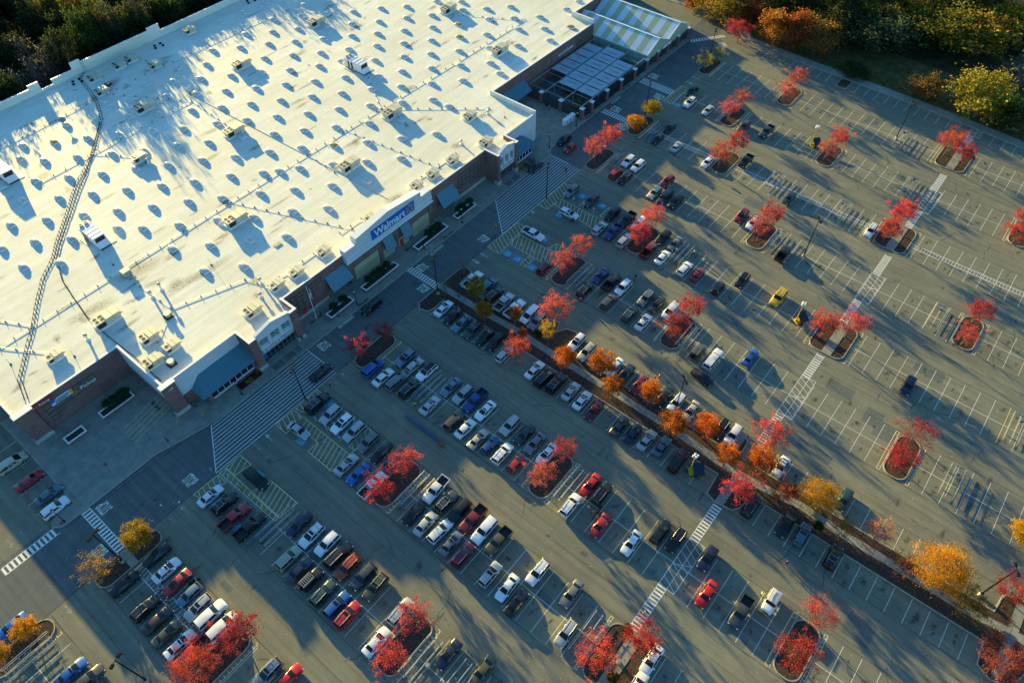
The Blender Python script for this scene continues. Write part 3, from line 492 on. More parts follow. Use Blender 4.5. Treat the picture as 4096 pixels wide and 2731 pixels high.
CAM = (2844.050455605959, [0.6314433985732993, -0.7754070423705979, -0.004811760621998533], [0.6071570802665414, 0.490552184690085, 0.6250750626748707], [0.48232718592301044, 0.39762101646903253, -0.7805498145421105])
WOOD = [(221.4, 73.1, 11.0, 5.0, 'orange', 'large orange tree at the upper right corner of the lot, left of three'),
(224.1, 66.9, 11.4, 4.1, 'rust', 'dense rusty orange tree, middle of the three at the lot edge'),
(226.0, 61.0, 10.2, 5.6, 'orangebrown', 'broad orange-brown tree, right of the three large ones at the lot edge'),
(249.6, 49.1, 8.8, 5.1, 'yellowgreen', 'tall yellow-green tree with sunlit top above the dark wood'),
(239.4, 46.6, 10.2, 8.5, 'graygreen', 'wide grey-green half bare tree at the wood edge'),
(253.8, 29.7, 11.6, 9.7, 'olive', 'tall olive-yellow tree with thin pale trunk in the right-hand wood'),
(251.3, 35.2, 8.4, 6.0, 'darkgreen', 'dark green tree left of the olive-yellow one in the wood'),
(258.2, 22.0, 11.2, 8.5, 'gold', 'golden-green tree with a visible trunk at the wood edge'),
(271.6, 18.0, 10.6, 9.3, 'yellowgreen', 'yellow-green tree at the top right of the wood'),
(269.2, 10.5, 8.8, 7.8, 'olive', 'olive tree at the right border above the bare grey tree'),
(243.9, 5.7, 10.0, 8.0, 'bare', 'bare grey tree at the right border behind the yellow bush'),
(236.3, 58.6, 10.2, 7.6, 'darkgreen', 'dark green tree right of the orange ones in deep shade'),
(242.7, 54.2, 9.8, 6.8, 'darkgreen', 'dark green tree in the shaded wood behind the lot corner'),
(221.8, 10.1, 11.6, 7.7, 'yellow', 'big rounded yellow-green tree standing alone on the grass verge'),
(222.3, 1.3, 7.8, 5.4, 'green', 'dark green bush tree right of the big yellow one'),
(221.9, 25.2, 6.4, 4.2, 'brown', 'low brown shrub tree on the grass verge'),
(221.8, 45.6, 3.0, 4.6, 'darkgreen', 'low dark shrub on the verge beside the lot kerb'),
(227.0, 94.8, 8.2, 7.2, 'yellow', 'yellow-green tree at the top above the lot kerb'),
(228.7, 105.7, 3.8, 4.1, 'rust', 'low rusty shrubs at the top beside the kerb'),
(231.0, 86.0, 6.6, 5.0, 'rust', 'rusty orange tree behind the red tree at the top'),
(237.1, 82.1, 7.0, 5.5, 'olive', 'olive tree at the top behind the orange trees'),
(244.5, 41.4, 5.6, 5.0, 'darkgreen', 'dark undergrowth tree below the tall sunlit one'),
(241.5, 74.1, 8.0, 6.0, 'darkgreen', 'dark green tree at the top behind the orange ones'),
(260.1, 43.3, 8.8, 6.2, 'olive', 'olive tree at the top between dark and golden trees'),
(277.7, 33.8, 7.0, 7.5, 'gold', 'golden tree at the top behind the tall olive one')]

# ------------------------------------------------------------------ materials
def newmat(name):
    m = bpy.data.materials.new(name); m.use_nodes = True
    nt = m.node_tree; nt.nodes.clear()
    out = nt.nodes.new('ShaderNodeOutputMaterial')
    return m, nt, out
def N(nt, t, **kw):
    n = nt.nodes.new(t)
    for k, v in kw.items():
        if k.startswith('i_'): n.inputs[k[2:].replace('_', ' ')].default_value = v
        else: setattr(n, k, v)
    return n
def L(nt, a, b): nt.links.new(a, b)
def c4(c): return (c[0], c[1], c[2], 1)
def mix(nt, fac, a, b, bt='MIX'):
    n = nt.nodes.new('ShaderNodeMix'); n.data_type = 'RGBA'; n.blend_type = bt
    for sock, v in ((n.inputs[0], fac), (n.inputs[6], a), (n.inputs[7], b)):
        if hasattr(v, 'links'): L(nt, v, sock)
        elif isinstance(v, (int, float)): sock.default_value = v
        else: sock.default_value = c4(v)
    return n.outputs[2]
def noise(nt, scale, detail=4, rough=.55, vec=None, dist=0):
    n = N(nt, 'ShaderNodeTexNoise'); n.inputs['Scale'].default_value = scale; n.inputs['Detail'].default_value = detail
    n.inputs['Roughness'].default_value = rough; n.inputs['Distortion'].default_value = dist
    if vec is not None: L(nt, vec, n.inputs['Vector'])
    return n.outputs['Fac']
def ramp(nt, fac, a, b, ca=(0, 0, 0), cb=(1, 1, 1)):
    n = N(nt, 'ShaderNodeValToRGB'); e = n.color_ramp.elements
    e[0].position = a; e[1].position = b; e[0].color = c4(ca); e[1].color = c4(cb)
    L(nt, fac, n.inputs[0]); return n.outputs[0]
def simple(name, col, rough=.7, spec=.3, metal=0, var=.12, scale=3, coat=0):
    m, nt, out = newmat(name)
    p = N(nt, 'ShaderNodeBsdfPrincipled')
    p.inputs['Roughness'].default_value = rough; p.inputs['Metallic'].default_value = metal
    p.inputs['Specular IOR Level'].default_value = spec; p.inputs['Coat Weight'].default_value = coat
    g = N(nt, 'ShaderNodeNewGeometry')
    f = noise(nt, scale, 4, .6, g.outputs['Position'])
    r = ramp(nt, f, .3, .72, [max(0, v * (1 - var)) for v in col], [min(1, v * (1 + var)) for v in col])
    L(nt, r, p.inputs['Base Color']); L(nt, p.outputs[0], out.inputs[0]); return m

def asphalt_mat(name, base, warm):
    m, nt, out = newmat(name)
    p = N(nt, 'ShaderNodeBsdfPrincipled'); p.inputs['Roughness'].default_value = .9; p.inputs['Specular IOR Level'].default_value = .15
    g = N(nt, 'ShaderNodeNewGeometry'); pos = g.outputs['Position']
    big = noise(nt, .035, 5, .6, pos); mid = noise(nt, .35, 5, .65, pos); fine = noise(nt, 6, 3, .7, pos)
    mp = N(nt, 'ShaderNodeMapping'); mp.inputs['Scale'].default_value = (1.1, .035, 1); L(nt, pos, mp.inputs['Vector'])
    streak = noise(nt, 1, 4, .6, mp.outputs[0])           # tyre-polished lanes run along the aisles
    a = mix(nt, ramp(nt, big, .35, .68), base, warm)
    a = mix(nt, .55, a, ramp(nt, mid, .25, .8, (.72, .72, .72), (1.22, 1.22, 1.22)), 'MULTIPLY')
    a = mix(nt, .8, a, ramp(nt, streak, .3, .7, (.75, .75, .77), (1.2, 1.2, 1.18)), 'MULTIPLY')
    a = mix(nt, .6, a, ramp(nt, fine, .3, .75, (.75, .75, .75), (1.22, 1.22, 1.22)), 'MULTIPLY')
    L(nt, a, p.inputs['Base Color'])
    b = N(nt, 'ShaderNodeBump'); b.inputs['Strength'].default_value = .12; b.inputs['Distance'].default_value = .03
    L(nt, fine, b.inputs['Height']); L(nt, b.outputs[0], p.inputs['Normal'])
    L(nt, p.outputs[0], out.inputs[0]); return m

def paint_mat(name, col, wear=.5):
    m, nt, out = newmat(name)
    p = N(nt, 'ShaderNodeBsdfPrincipled'); p.inputs['Roughness'].default_value = .7; p.inputs['Base Color'].default_value = c4(col)
    t = N(nt, 'ShaderNodeBsdfTransparent'); mx = N(nt, 'ShaderNodeMixShader')
    g = N(nt, 'ShaderNodeNewGeometry')
    f = noise(nt, 1.3, 6, .75, g.outputs['Position']); f2 = noise(nt, .12, 3, .5, g.outputs['Position'])
    ad = N(nt, 'ShaderNodeMath', operation='ADD'); L(nt, f, ad.inputs[0]); L(nt, f2, ad.inputs[1])
    r = ramp(nt, ad.outputs[0], .85 + wear * .3, 1.25 + wear * .3, (1, 1, 1), (.15, .15, .15))
    L(nt, r, mx.inputs[0]); L(nt, t.outputs[0], mx.inputs[1]); L(nt, p.outputs[0], mx.inputs[2]); L(nt, mx.outputs[0], out.inputs[0]); return m

def soft_mat(name, col, amount):
    m, nt, out = newmat(name)
    p = N(nt, 'ShaderNodeBsdfPrincipled'); p.inputs['Roughness'].default_value = .6; p.inputs['Base Color'].default_value = c4(col)
    t = N(nt, 'ShaderNodeBsdfTransparent'); mx = N(nt, 'ShaderNodeMixShader')
    a = N(nt, 'ShaderNodeAttribute', attribute_name='amt')
    g = N(nt, 'ShaderNodeNewGeometry'); f = noise(nt, 2.5, 4, .7, g.outputs['Position'])
    r = ramp(nt, f, .35, .65)
    mu = N(nt, 'ShaderNodeMath', operation='MULTIPLY'); L(nt, a.outputs['Fac'], mu.inputs[0]); L(nt, r, mu.inputs[1])
    m2 = N(nt, 'ShaderNodeMath', operation='MULTIPLY'); L(nt, mu.outputs[0], m2.inputs[0]); m2.inputs[1].default_value = amount
    L(nt, m2.outputs[0], mx.inputs[0]); L(nt, t.outputs[0], mx.inputs[1]); L(nt, p.outputs[0], mx.inputs[2]); L(nt, mx.outputs[0], out.inputs[0]); return m

def brick_mat(name, c1, c2, mort):
    m, nt, out = newmat(name)
    p = N(nt, 'ShaderNodeBsdfPrincipled'); p.inputs['Roughness'].default_value = .9; p.inputs['Specular IOR Level'].default_value = .1
    g = N(nt, 'ShaderNodeNewGeometry'); pos = g.outputs['Position']
    sx = N(nt, 'ShaderNodeSeparateXYZ'); L(nt, pos, sx.inputs[0])
    ad = N(nt, 'ShaderNodeMath', operation='ADD'); L(nt, sx.outputs[0], ad.inputs[0]); L(nt, sx.outputs[1], ad.inputs[1])
    cb = N(nt, 'ShaderNodeCombineXYZ'); L(nt, ad.outputs[0], cb.inputs[0]); L(nt, sx.outputs[2], cb.inputs[1])
    b = N(nt, 'ShaderNodeTexBrick'); b.inputs['Scale'].default_value = 1.0
    b.inputs['Brick Width'].default_value = .4; b.inputs['Row Height'].default_value = .2; b.inputs['Mortar Size'].default_value = .012
    b.inputs['Color1'].default_value = c4(c1); b.inputs['Color2'].default_value = c4(c2); b.inputs['Mortar'].default_value = c4(mort)
    L(nt, cb.outputs[0], b.inputs['Vector'])
    f = noise(nt, .5, 5, .6, pos)
    a = mix(nt, .6, b.outputs[0], ramp(nt, f, .3, .7, (.75, .75, .75), (1.2, 1.2, 1.2)), 'MULTIPLY')
    L(nt, a, p.inputs['Base Color']); L(nt, p.outputs[0], out.inputs[0]); return m

def roof_mat():
    m, nt, out = newmat('white_roof_membrane')
    p = N(nt, 'ShaderNodeBsdfPrincipled'); p.inputs['Roughness'].default_value = .75; p.inputs['Specular IOR Level'].default_value = .2
    g = N(nt, 'ShaderNodeNewGeometry'); pos = g.outputs['Position']
    big = noise(nt, .05, 5, .6, pos); mid = noise(nt, .4, 6, .7, pos)
    mp = N(nt, 'ShaderNodeMapping'); mp.inputs['Scale'].default_value = (.025, .5, 1); L(nt, pos, mp.inputs['Vector'])
    st = noise(nt, 1, 4, .6, mp.outputs[0])
    a = mix(nt, ramp(nt, big, .4, .75), (.80, .785, .68), (.70, .675, .56))
    a = mix(nt, .5, a, ramp(nt, mid, .25, .7, (.74, .72, .66), (1.05, 1.05, 1.05)), 'MULTIPLY')
    a = mix(nt, .55, a, ramp(nt, st, .3, .6, (.80, .78, .72), (1.04, 1.04, 1.04)), 'MULTIPLY')
    sx = N(nt, 'ShaderNodeSeparateXYZ'); L(nt, pos, sx.inputs[0])
    md = N(nt, 'ShaderNodeMath', operation='MODULO'); L(nt, sx.outputs[1], md.inputs[0]); md.inputs[1].default_value = 3.05
    lt = N(nt, 'ShaderNodeMath', operation='LESS_THAN'); L(nt, md.outputs[0], lt.inputs[0]); lt.inputs[1].default_value = .1
    ms = N(nt, 'ShaderNodeMath', operation='MULTIPLY'); L(nt, lt.outputs[0], ms.inputs[0]); ms.inputs[1].default_value = .38
    a = mix(nt, ms.outputs[0], a, (.55, .53, .48))
    L(nt, a, p.inputs['Base Color']); L(nt, p.outputs[0], out.inputs[0]); return m

def car_paint():
    m, nt, out = newmat('car_paint')
    p = N(nt, 'ShaderNodeBsdfPrincipled'); oi = N(nt, 'ShaderNodeObjectInfo')
    L(nt, oi.outputs['Color'], p.inputs['Base Color'])
    p.inputs['Roughness'].default_value = .38; p.inputs['Metallic'].default_value = .12
    p.inputs['Coat Weight'].default_value = .35; p.inputs['Coat Roughness'].default_value = .05
    L(nt, p.outputs[0], out.inputs[0]); return m

def leaf_mat(name, trans=.45):
    m, nt, out = newmat(name)
    oi = N(nt, 'ShaderNodeObjectInfo'); at = N(nt, 'ShaderNodeAttribute', attribute_name='tint')
    col = mix(nt, 1.0, oi.outputs['Color'], at.outputs['Color'], 'MULTIPLY')
    d = N(nt, 'ShaderNodeBsdfDiffuse'); t = N(nt, 'ShaderNodeBsdfTranslucent'); mx = N(nt, 'ShaderNodeMixShader')
    mx.inputs[0].default_value = trans
    L(nt, col, d.inputs[0]); L(nt, col, t.inputs[0]); L(nt, d.outputs[0], mx.inputs[1]); L(nt, t.outputs[0], mx.inputs[2])
    L(nt, mx.outputs[0], out.inputs[0]); return m

M = {}
M['asphalt'] = asphalt_mat('asphalt', (.172, .171, .132), (.238, .227, .158))
M['asphalt_dark'] = asphalt_mat('asphalt_drive', (.115, .127, .125), (.155, .165, .148))
M['concrete'] = simple('concrete', (.25, .25, .205), .85, .2, 0, .22, .5)
M['kerb'] = simple('kerb_concrete', (.34, .32, .24), .85, .2, 0, .2, 1.2)
M['mulch'] = simple('bark_mulch', (.07, .05, .038), .95, .05, 0, .75, 5)
M['ground'] = simple('forest_floor', (.055, .045, .022), .95, .05, 0, .45, .25)
M['grass'] = simple('dry_grass', (.10, .092, .034), .95, .05, 0, .4, .4)
M['white_line'] = paint_mat('white_road_paint', (.64, .62, .50), .5)
M['white_fresh'] = paint_mat('white_crossing_paint', (.72, .71, .65), .62)
M['yellow_line'] = paint_mat('yellow_road_paint', (.74, .60, .26), .5)
M['white_worn'] = paint_mat('worn_white_paint', (.6, .6, .57), .12)
M['blue_line'] = paint_mat('blue_road_paint', (.045, .30, .42), .62)
M['red_line'] = paint_mat('red_road_paint', (.38, .10, .10), .25)
M['stain'] = soft_mat('oil_stain', (.012, .012, .012), .8)
M['joint'] = simple('concrete_joint', (.15, .15, .125), .9, .1)
M['crack'] = simple('pavement_crack', (.035, .033, .03), .9, .1)
M['roof'] = roof_mat()
M['soot'] = soft_mat('roof_soot', (.10, .085, .06), .9)
M['brick'] = brick_mat('red_brown_brick', (.25, .125, .105), (.19, .095, .085), (.24, .19, .165))
M['eifs'] = simple('pale_render', (.60, .58, .58), .85, .2, 0, .05, .6)
M['eifs_shaded'] = simple('shaded_pale_render', (.34, .30, .29), .85, .2, 0, .06)  # entrance beam render, its shade put into a darker base colour
M['coping'] = simple('white_metal_coping', (.80, .80, .78), .45, .4, 0, .04)
M['block'] = simple('grey_stone_base', (.42, .41, .37), .85, .2, 0, .1, 1)
M['awning'] = simple('blue_grey_metal', (.10, .22, .27), .45, .4, .2, .06, 1)
M['awning_rib'] = simple('blue_grey_seam', (.06, .15, .19), .45, .4, .2, .06, 1)
M['glass'] = simple('dark_glass', (.010, .013, .014), .06, .42, 0, .1)
M['green_glass'] = simple('green_tinted_glass', (.28, .42, .36), .2, .5, 0, .1)
M['green_frame'] = simple('dark_green_frame', (.06, .11, .09), .6, .3)
M['tan'] = simple('tan_board', (.42, .38, .22), .8, .2, 0, .12, .6)
M['red_door'] = simple('red_door_paint', (.45, .03, .03), .5, .4)
M['white'] = simple('white_paint', (.78, .78, .76), .5, .4, 0, .05)
M['sign_blue'] = simple('sign_blue', (.005, .13, .46), .5, .4, 0, .05)
M['sign_red'] = simple('sign_red', (.45, .03, .04), .5, .4, 0, .05)
M['amber'] = simple('amber_yellow', (.75, .36, .02), .5, .4, 0, .05)
M['black'] = simple('black_metal', (.012, .012, .012), .8, .1, 0, .1)
M['rubber'] = simple('black_rubber', (.016, .016, .016), .85, .2)
M['galv'] = simple('galvanised_steel', (.42, .43, .41), .4, .5, .6, .12)
M['hvac'] = simple('grey_beige_sheet_metal', (.52, .49, .38), .5, .4, .1, .08, 1.2)
M['hvac_white'] = simple('white_sheet_metal', (.74, .73, .74), .4, .4, .1, .06, 1.2)
M['hvac_dark'] = simple('dark_grille', (.03, .03, .03), .7, .2)
M['dome'] = simple('milky_skylight_dome', (.56, .55, .50), .25, .5, 0, .08)
M['dome_yellow'] = simple('yellowed_skylight_dome', (.50, .34, .08), .3, .5, 0, .1)
M['yellow_metal'] = simple('yellow_painted_steel', (.62, .38, .01), .45, .4, 0, .06)
M['solar'] = simple('solar_cells', (.012, .018, .035), .15, .6, 0, .2)
M['car_paint'] = car_paint()
M['trim_black'] = simple('black_car_trim', (.012, .012, .013), .4, .4)
M['lamp'] = simple('headlamp_glass', (.62, .64, .64), .12, .6)
M['tail'] = simple('tail_lamp_red', (.32, .012, .012), .25, .5)
M['rim'] = simple('alloy_rim', (.36, .37, .38), .35, .5, .6)
M['leaf'] = leaf_mat('leaf', .45)
M['bark'] = simple('grey_bark', (.20, .17, .14), .9, .1, 0, .3, 4)
M['twig'] = simple('pale_twig', (.17, .13, .105), .9, .1, 0, .3, 4)
M['terracotta'] = simple('rusty_red_steel', (.30, .09, .06), .7, .2)
M['fabric'] = simple('grey_shade_cloth', (.36, .42, .46), .8, .1, 0, .08, .5)
M['frp_white'] = simple('white_corrugated_panel', (.58, .68, .72), .5, .3, 0, .05)
M['frp_green'] = simple('green_corrugated_panel', (.43, .46, .27), .5, .3, 0, .06)
M['mesh_fence'] = simple('dark_fence_mesh', (.025, .032, .028), .7, .2)
M['teal_frame'] = simple('teal_steel_frame', (.22, .30, .28), .5, .4, .2)
M['cart'] = simple('cart_wire_blue', (.09, .17, .22), .5, .4, .1)
M['skin'] = simple('skin', (.42, .24, .17), .6, .3)
M['hair'] = simple('dark_hair', (.025, .017, .012), .6, .3)
M['wood'] = simple('weathered_wood', (.26, .19, .11), .85, .2)
M['denim'] = simple('dark_denim', (.03, .045, .08), .8, .2)
M['flower'] = simple('yellow_flowers', (.70, .50, .02), .7, .2)
M['flower_r'] = simple('dark_red_flowers', (.20, .03, .03), .7, .2)
def objcol():
    m, nt, out = newmat('cloth'); p = N(nt, 'ShaderNodeBsdfPrincipled'); oi = N(nt, 'ShaderNodeObjectInfo')
    L(nt, oi.outputs['Color'], p.inputs['Base Color']); p.inputs['Roughness'].default_value = .85; L(nt, p.outputs[0], out.inputs[0]); return m
M['cloth'] = objcol()
def stripes():
    m, nt, out = newmat('stars_and_stripes'); p = N(nt, 'ShaderNodeBsdfPrincipled'); p.inputs['Roughness'].default_value = .8
    tc = N(nt, 'ShaderNodeTexCoord'); sx = N(nt, 'ShaderNodeSeparateXYZ'); L(nt, tc.outputs['Generated'], sx.inputs[0])
    mu = N(nt, 'ShaderNodeMath', operation='MULTIPLY'); L(nt, sx.outputs[0], mu.inputs[0]); mu.inputs[1].default_value = 6.5
    fr = N(nt, 'ShaderNodeMath', operation='FRACT'); L(nt, mu.outputs[0], fr.inputs[0])
    lt = N(nt, 'ShaderNodeMath', operation='LESS_THAN'); L(nt, fr.outputs[0], lt.inputs[0]); lt.inputs[1].default_value = .5
    a = mix(nt, lt.outputs[0], (.7, .7, .7), (.45, .02, .03))
    g1 = N(nt, 'ShaderNodeMath', operation='GREATER_THAN'); L(nt, sx.outputs[2], g1.inputs[0]); g1.inputs[1].default_value = .58
    g2 = N(nt, 'ShaderNodeMath', operation='LESS_THAN'); L(nt, sx.outputs[0], g2.inputs[0]); g2.inputs[1].default_value = .55
    g3 = N(nt, 'ShaderNodeMath', operation='MULTIPLY'); L(nt, g1.outputs[0], g3.inputs[0]); L(nt, g2.outputs[0], g3.inputs[1])
    a = mix(nt, g3.outputs[0], a, (.02, .03, .14)); L(nt, a, p.inputs['Base Color']); L(nt, p.outputs[0], out.inputs[0]); return m
M['flag'] = stripes()

# ------------------------------------------------------------------ mesh helpers
class MB:
    def __init__(s): s.v = []; s.f = []; s.m = []; s.amt = []
    def add(s, vs, fs, mi=0):
        o = len(s.v); s.v += [tuple(v) for v in vs]
        for f in fs: s.f.append(tuple(o + i for i in f)); s.m.append(mi)
    def box(s, x0, x1, y0, y1, z0, z1, mi=0):
        s.add([(x0,y0,z0),(x1,y0,z0),(x1,y1,z0),(x0,y1,z0),(x0,y0,z1),(x1,y0,z1),(x1,y1,z1),(x0,y1,z1)],
              [(3,2,1,0),(4,5,6,7),(0,1,5,4),(1,2,6,5),(2,3,7,6),(3,0,4,7)], mi); return s
    def frustum(s, b, t, z0, z1, mi=0):          # b, t = (x0, x1, y0, y1) below and above
        s.add([(b[0],b[2],z0),(b[1],b[2],z0),(b[1],b[3],z0),(b[0],b[3],z0),(t[0],t[2],z1),(t[1],t[2],z1),(t[1],t[3],z1),(t[0],t[3],z1)],
              [(3,2,1,0),(4,5,6,7),(0,1,5,4),(1,2,6,5),(2,3,7,6),(3,0,4,7)], mi); return s
    def prism(s, pts, z0, z1, mi=0, bottom=True):
        n = len(pts); A = sum(pts[i][0]*pts[(i+1)%n][1]-pts[(i+1)%n][0]*pts[i][1] for i in range(n))
        if A < 0: pts = pts[::-1]
        vs = [(p[0],p[1],z0) for p in pts] + [(p[0],p[1],z1) for p in pts]
        fs = [tuple(range(n,2*n))] + [(i,(i+1)%n,n+(i+1)%n,n+i) for i in range(n)]
        if bottom: fs.append(tuple(range(n-1,-1,-1)))
        s.add(vs, fs, mi); return s
    def wall(s, pts, y0, y1, mi=0):              # polygon in x,z pushed through y
        n = len(pts); A = sum(pts[i][0]*pts[(i+1)%n][1]-pts[(i+1)%n][0]*pts[i][1] for i in range(n))
        if A < 0: pts = pts[::-1]
        vs = [(p[0],y0,p[1]) for p in pts] + [(p[0],y1,p[1]) for p in pts]
        fs = [tuple(range(n)), tuple(range(2*n-1,n-1,-1))] + [(i,n+i,n+(i+1)%n,(i+1)%n) for i in range(n)]
        s.add(vs, fs, mi); return s
    def sheet(s, pts, z, mi=0):
        n = len(pts); A = sum(pts[i][0]*pts[(i+1)%n][1]-pts[(i+1)%n][0]*pts[i][1] for i in range(n))
        if A < 0: pts = pts[::-1]
        s.add([(p[0],p[1],z) for p in pts], [tuple(range(n))], mi); return s
    def line(s, a, b, w, z, mi=0):
        dx, dy = b[0]-a[0], b[1]-a[1]; l = math.hypot(dx,dy) or 1; nx, ny = -dy/l*w/2, dx/l*w/2
        s.add([(a[0]+nx,a[1]+ny,z),(a[0]-nx,a[1]-ny,z),(b[0]-nx,b[1]-ny,z),(b[0]+nx,b[1]+ny,z)], [(0,1,2,3)], mi); return s
    def tube(s, a, b, r0, r1=None, n=8, mi=0, caps=True):
        r1 = r0 if r1 is None else r1
        a, b = Vector(a), Vector(b); d = (b-a)
        if d.length < 1e-6: return s
        d.normalize(); u = d.orthogonal().normalized(); w = d.cross(u)
        vs = []
        for c, r in ((a, r0), (b, r1)):
            for i in range(n):
                t = 2*math.pi*i/n; vs.append(tuple(c + (u*math.cos(t)+w*math.sin(t))*r))
        fs = [(i,(i+1)%n,n+(i+1)%n,n+i) for i in range(n)]
        if caps: fs += [tuple(range(n-1,-1,-1)), tuple(range(n,2*n))]
        s.add(vs, fs, mi); return s
    def path(s, pts, r, n=6, mi=0):
        for a, b in zip(pts[:-1], pts[1:]): s.tube(a, b, r, r, n, mi)
        return s
    def disc(s, c, r, n=16, mi=0, up=True):
        s.add([(c[0]+r*math.cos(2*math.pi*i/n), c[1]+r*math.sin(2*math.pi*i/n), c[2]) for i in range(n)], [tuple(range(n))], mi); return s
    def mesh(s, name, mats, smooth=None):
        me = bpy.data.meshes.new(name); me.from_pydata(s.v, [], s.f)
        for m in mats: me.materials.append(m)
        if any(s.m): me.polygons.foreach_set('material_index', s.m)
        if s.amt:
            a = me.attributes.new('amt', 'FLOAT', 'POINT'); a.data.foreach_set('value', s.amt)
        if smooth:
            me.shade_smooth() if smooth is True else me.shade_smooth()
            if smooth is not True: me.set_sharp_from_angle(angle=R(smooth))
        me.update(); return me
    def build(s, name, mats, parent=None, smooth=None, loc=None, weld=False):
        if not isinstance(mats, (list, tuple)): mats = [mats]
        me = s.mesh(name, mats, smooth)
        if weld: bm = bmesh.new(); bm.from_mesh(me); bmesh.ops.remove_doubles(bm, verts=bm.verts, dist=.002); bm.to_mesh(me); bm.free()
        return link(name, me, parent, loc)
def link(name, me, parent=None, loc=None):
    o = bpy.data.objects.new(name, me); COL.objects.link(o)
    if parent is not None: o.parent = parent
    if loc is not None: o.location = loc
    return o
def tag(o, label=None, cat=None, group=None, kind=None):
    if label: o['label'] = label
    if cat: o['category'] = cat
    if group: o['group'] = group
    if kind: o['kind'] = kind
    return o
def thing(name, label, cat, loc=(0,0,0), rz=0, group=None):
    o = bpy.data.objects.new(name, None); COL.objects.link(o); o.location = loc; o.rotation_euler = (0,0,rz)
    return tag(o, label, cat, group)
def struct(name, mb, mats, **k): return tag(mb.build(name, mats, **k), kind='structure')
def copy_tree(o, parent=None):
    c = o.copy(); COL.objects.link(c)
    if parent is not None: c.parent = parent
    for ch in o.children: copy_tree(ch, c)
    return c
def text_mesh(s, size, depth=.0, align='CENTER', bold=0):
    cu = bpy.data.curves.new('lettering', 'FONT'); cu.body = s; cu.size = size; cu.extrude = depth; cu.align_x = align; cu.align_y = 'CENTER'
    cu.resolution_u = 3; cu.offset = bold
    o = bpy.data.objects.new('lettering', cu); COL.objects.link(o)
    me = bpy.data.meshes.new_from_object(o); bpy.data.objects.remove(o); return me
def wall_text(s, size, x, y, z, mat, parent, name='lettering', depth=.06, sx=1.0, bold=0):
    me = text_mesh(s, size, depth, 'CENTER', bold); me.materials.clear(); me.materials.append(mat)
    o = link(name, me, parent, (x, y, z)); o.rotation_euler = (R(90), 0, 0); o.scale = (sx, 1, 1); return o
def ground_text(s, w, h, x, y, z, ang, mb, bold=.0):
    me = text_mesh(s, 1.0, bold=.025); vs = np.array([v.co for v in me.vertices]); fs = [tuple(p.vertices) for p in me.polygons]
    mn, mxx = vs.min(0), vs.max(0)
    vs[:, 0] = ((vs[:, 0]-mn[0])/(mxx[0]-mn[0])-.5)*w; vs[:, 1] = ((vs[:, 1]-mn[1])/(mxx[1]-mn[1])-.5)*h
    ca, sa = math.cos(ang), math.sin(ang)
    mb.add([(x+ca*v[0]-sa*v[1], y+sa*v[0]+ca*v[1], z) for v in vs], fs); bpy.data.meshes.remove(me)
def clip(poly, a, b):                            # part of segment a-b inside convex polygon
    n = len(poly); A = sum(poly[i][0]*poly[(i+1)%n][1]-poly[(i+1)%n][0]*poly[i][1] for i in range(n))
    if A < 0: poly = poly[::-1]
    t0, t1 = 0., 1.; d = (b[0]-a[0], b[1]-a[1])
    for i in range(n):
        p, q = poly[i], poly[(i+1)%n]; nx, ny = -(q[1]-p[1]), q[0]-p[0]
        num = nx*(a[0]-p[0])+ny*(a[1]-p[1]); den = nx*d[0]+ny*d[1]
        if abs(den) < 1e-9:
            if num < 0: return None
            continue
        t = -num/den
        if den > 0: t0 = max(t0, t)
        else: t1 = min(t1, t)
    if t1-t0 < 1e-3: return None
    return (a[0]+d[0]*t0, a[1]+d[1]*t0), (a[0]+d[0]*t1, a[1]+d[1]*t1)
def hatch(mb, poly, ang, step, w, z, outline=True, mi=0):
    cx = sum(p[0] for p in poly)/len(poly); cy = sum(p[1] for p in poly)/len(poly); D = 60
    dx, dy = math.cos(ang), math.sin(ang)
    for k in range(-60, 61):
        ox, oy = cx-dy*k*step, cy+dx*k*step
        r = clip(poly, (ox-dx*D, oy-dy*D), (ox+dx*D, oy+dy*D))
        if r: mb.line(r[0], r[1], w, z, mi)
    if outline:
        for i in range(len(poly)): mb.line(poly[i], poly[(i+1)%len(poly)], w, z+.001, mi)
def W(o):                                        # the mesh was written in scene coordinates, its parent stands elsewhere
    o.matrix_parent_inverse = Matrix.Translation(-Vector(o.parent.location)); return o

# ------------------------------------------------------------------ ground, pavement, paths
KERB_R = [(231,190),(229,140),(227,116),(227,92),(218.6,80),(217.8,62),(217.5,47),(217.0,26),(216.0,9),(214.7,-5),(212.5,-30),(209,-70)]
g = MB(); g.sheet([(-700,-400),(900,-400),(900,1000),(-700,1000)], -.06); struct('ground', g, M['ground'])
g = MB(); g.sheet([(-90,-110),(207,-110)] + KERB_R[::-1] + [(231,216),(-60,216),(-90,150)], 0); struct('parking_lot', g, M['asphalt'])
g = MB()
g.sheet([(-60,84.2),(212,84.2),(217,90),(226,92),(226.8,99),(-60,99)], .004)
struct('front_drive', g, M['asphalt_dark'])
verge = [(x+.35, y) for x, y in KERB_R]; outer = [(x+3.4, y) for x, y in KERB_R]
g = MB(); g.prism(verge + outer[::-1], -.04, .10); struct('verge_path', g, M['concrete'])
far = [(x+24, y) for x, y in KERB_R]
g = MB()
for i in range(len(outer)-1): g.sheet([outer[i], outer[i+1], far[i+1], far[i]], .03)
struct('grass_verge', g, M['grass'])
k = MB()
for a, b in zip(KERB_R[:-1], KERB_R[1:]):
    k.prism([(a[0]+.02,a[1]),(a[0]+.36,a[1]),(b[0]+.36,b[1]),(b[0]+.02,b[1])], -.04, .15)
struct('lot_kerb', k, M['kerb'])

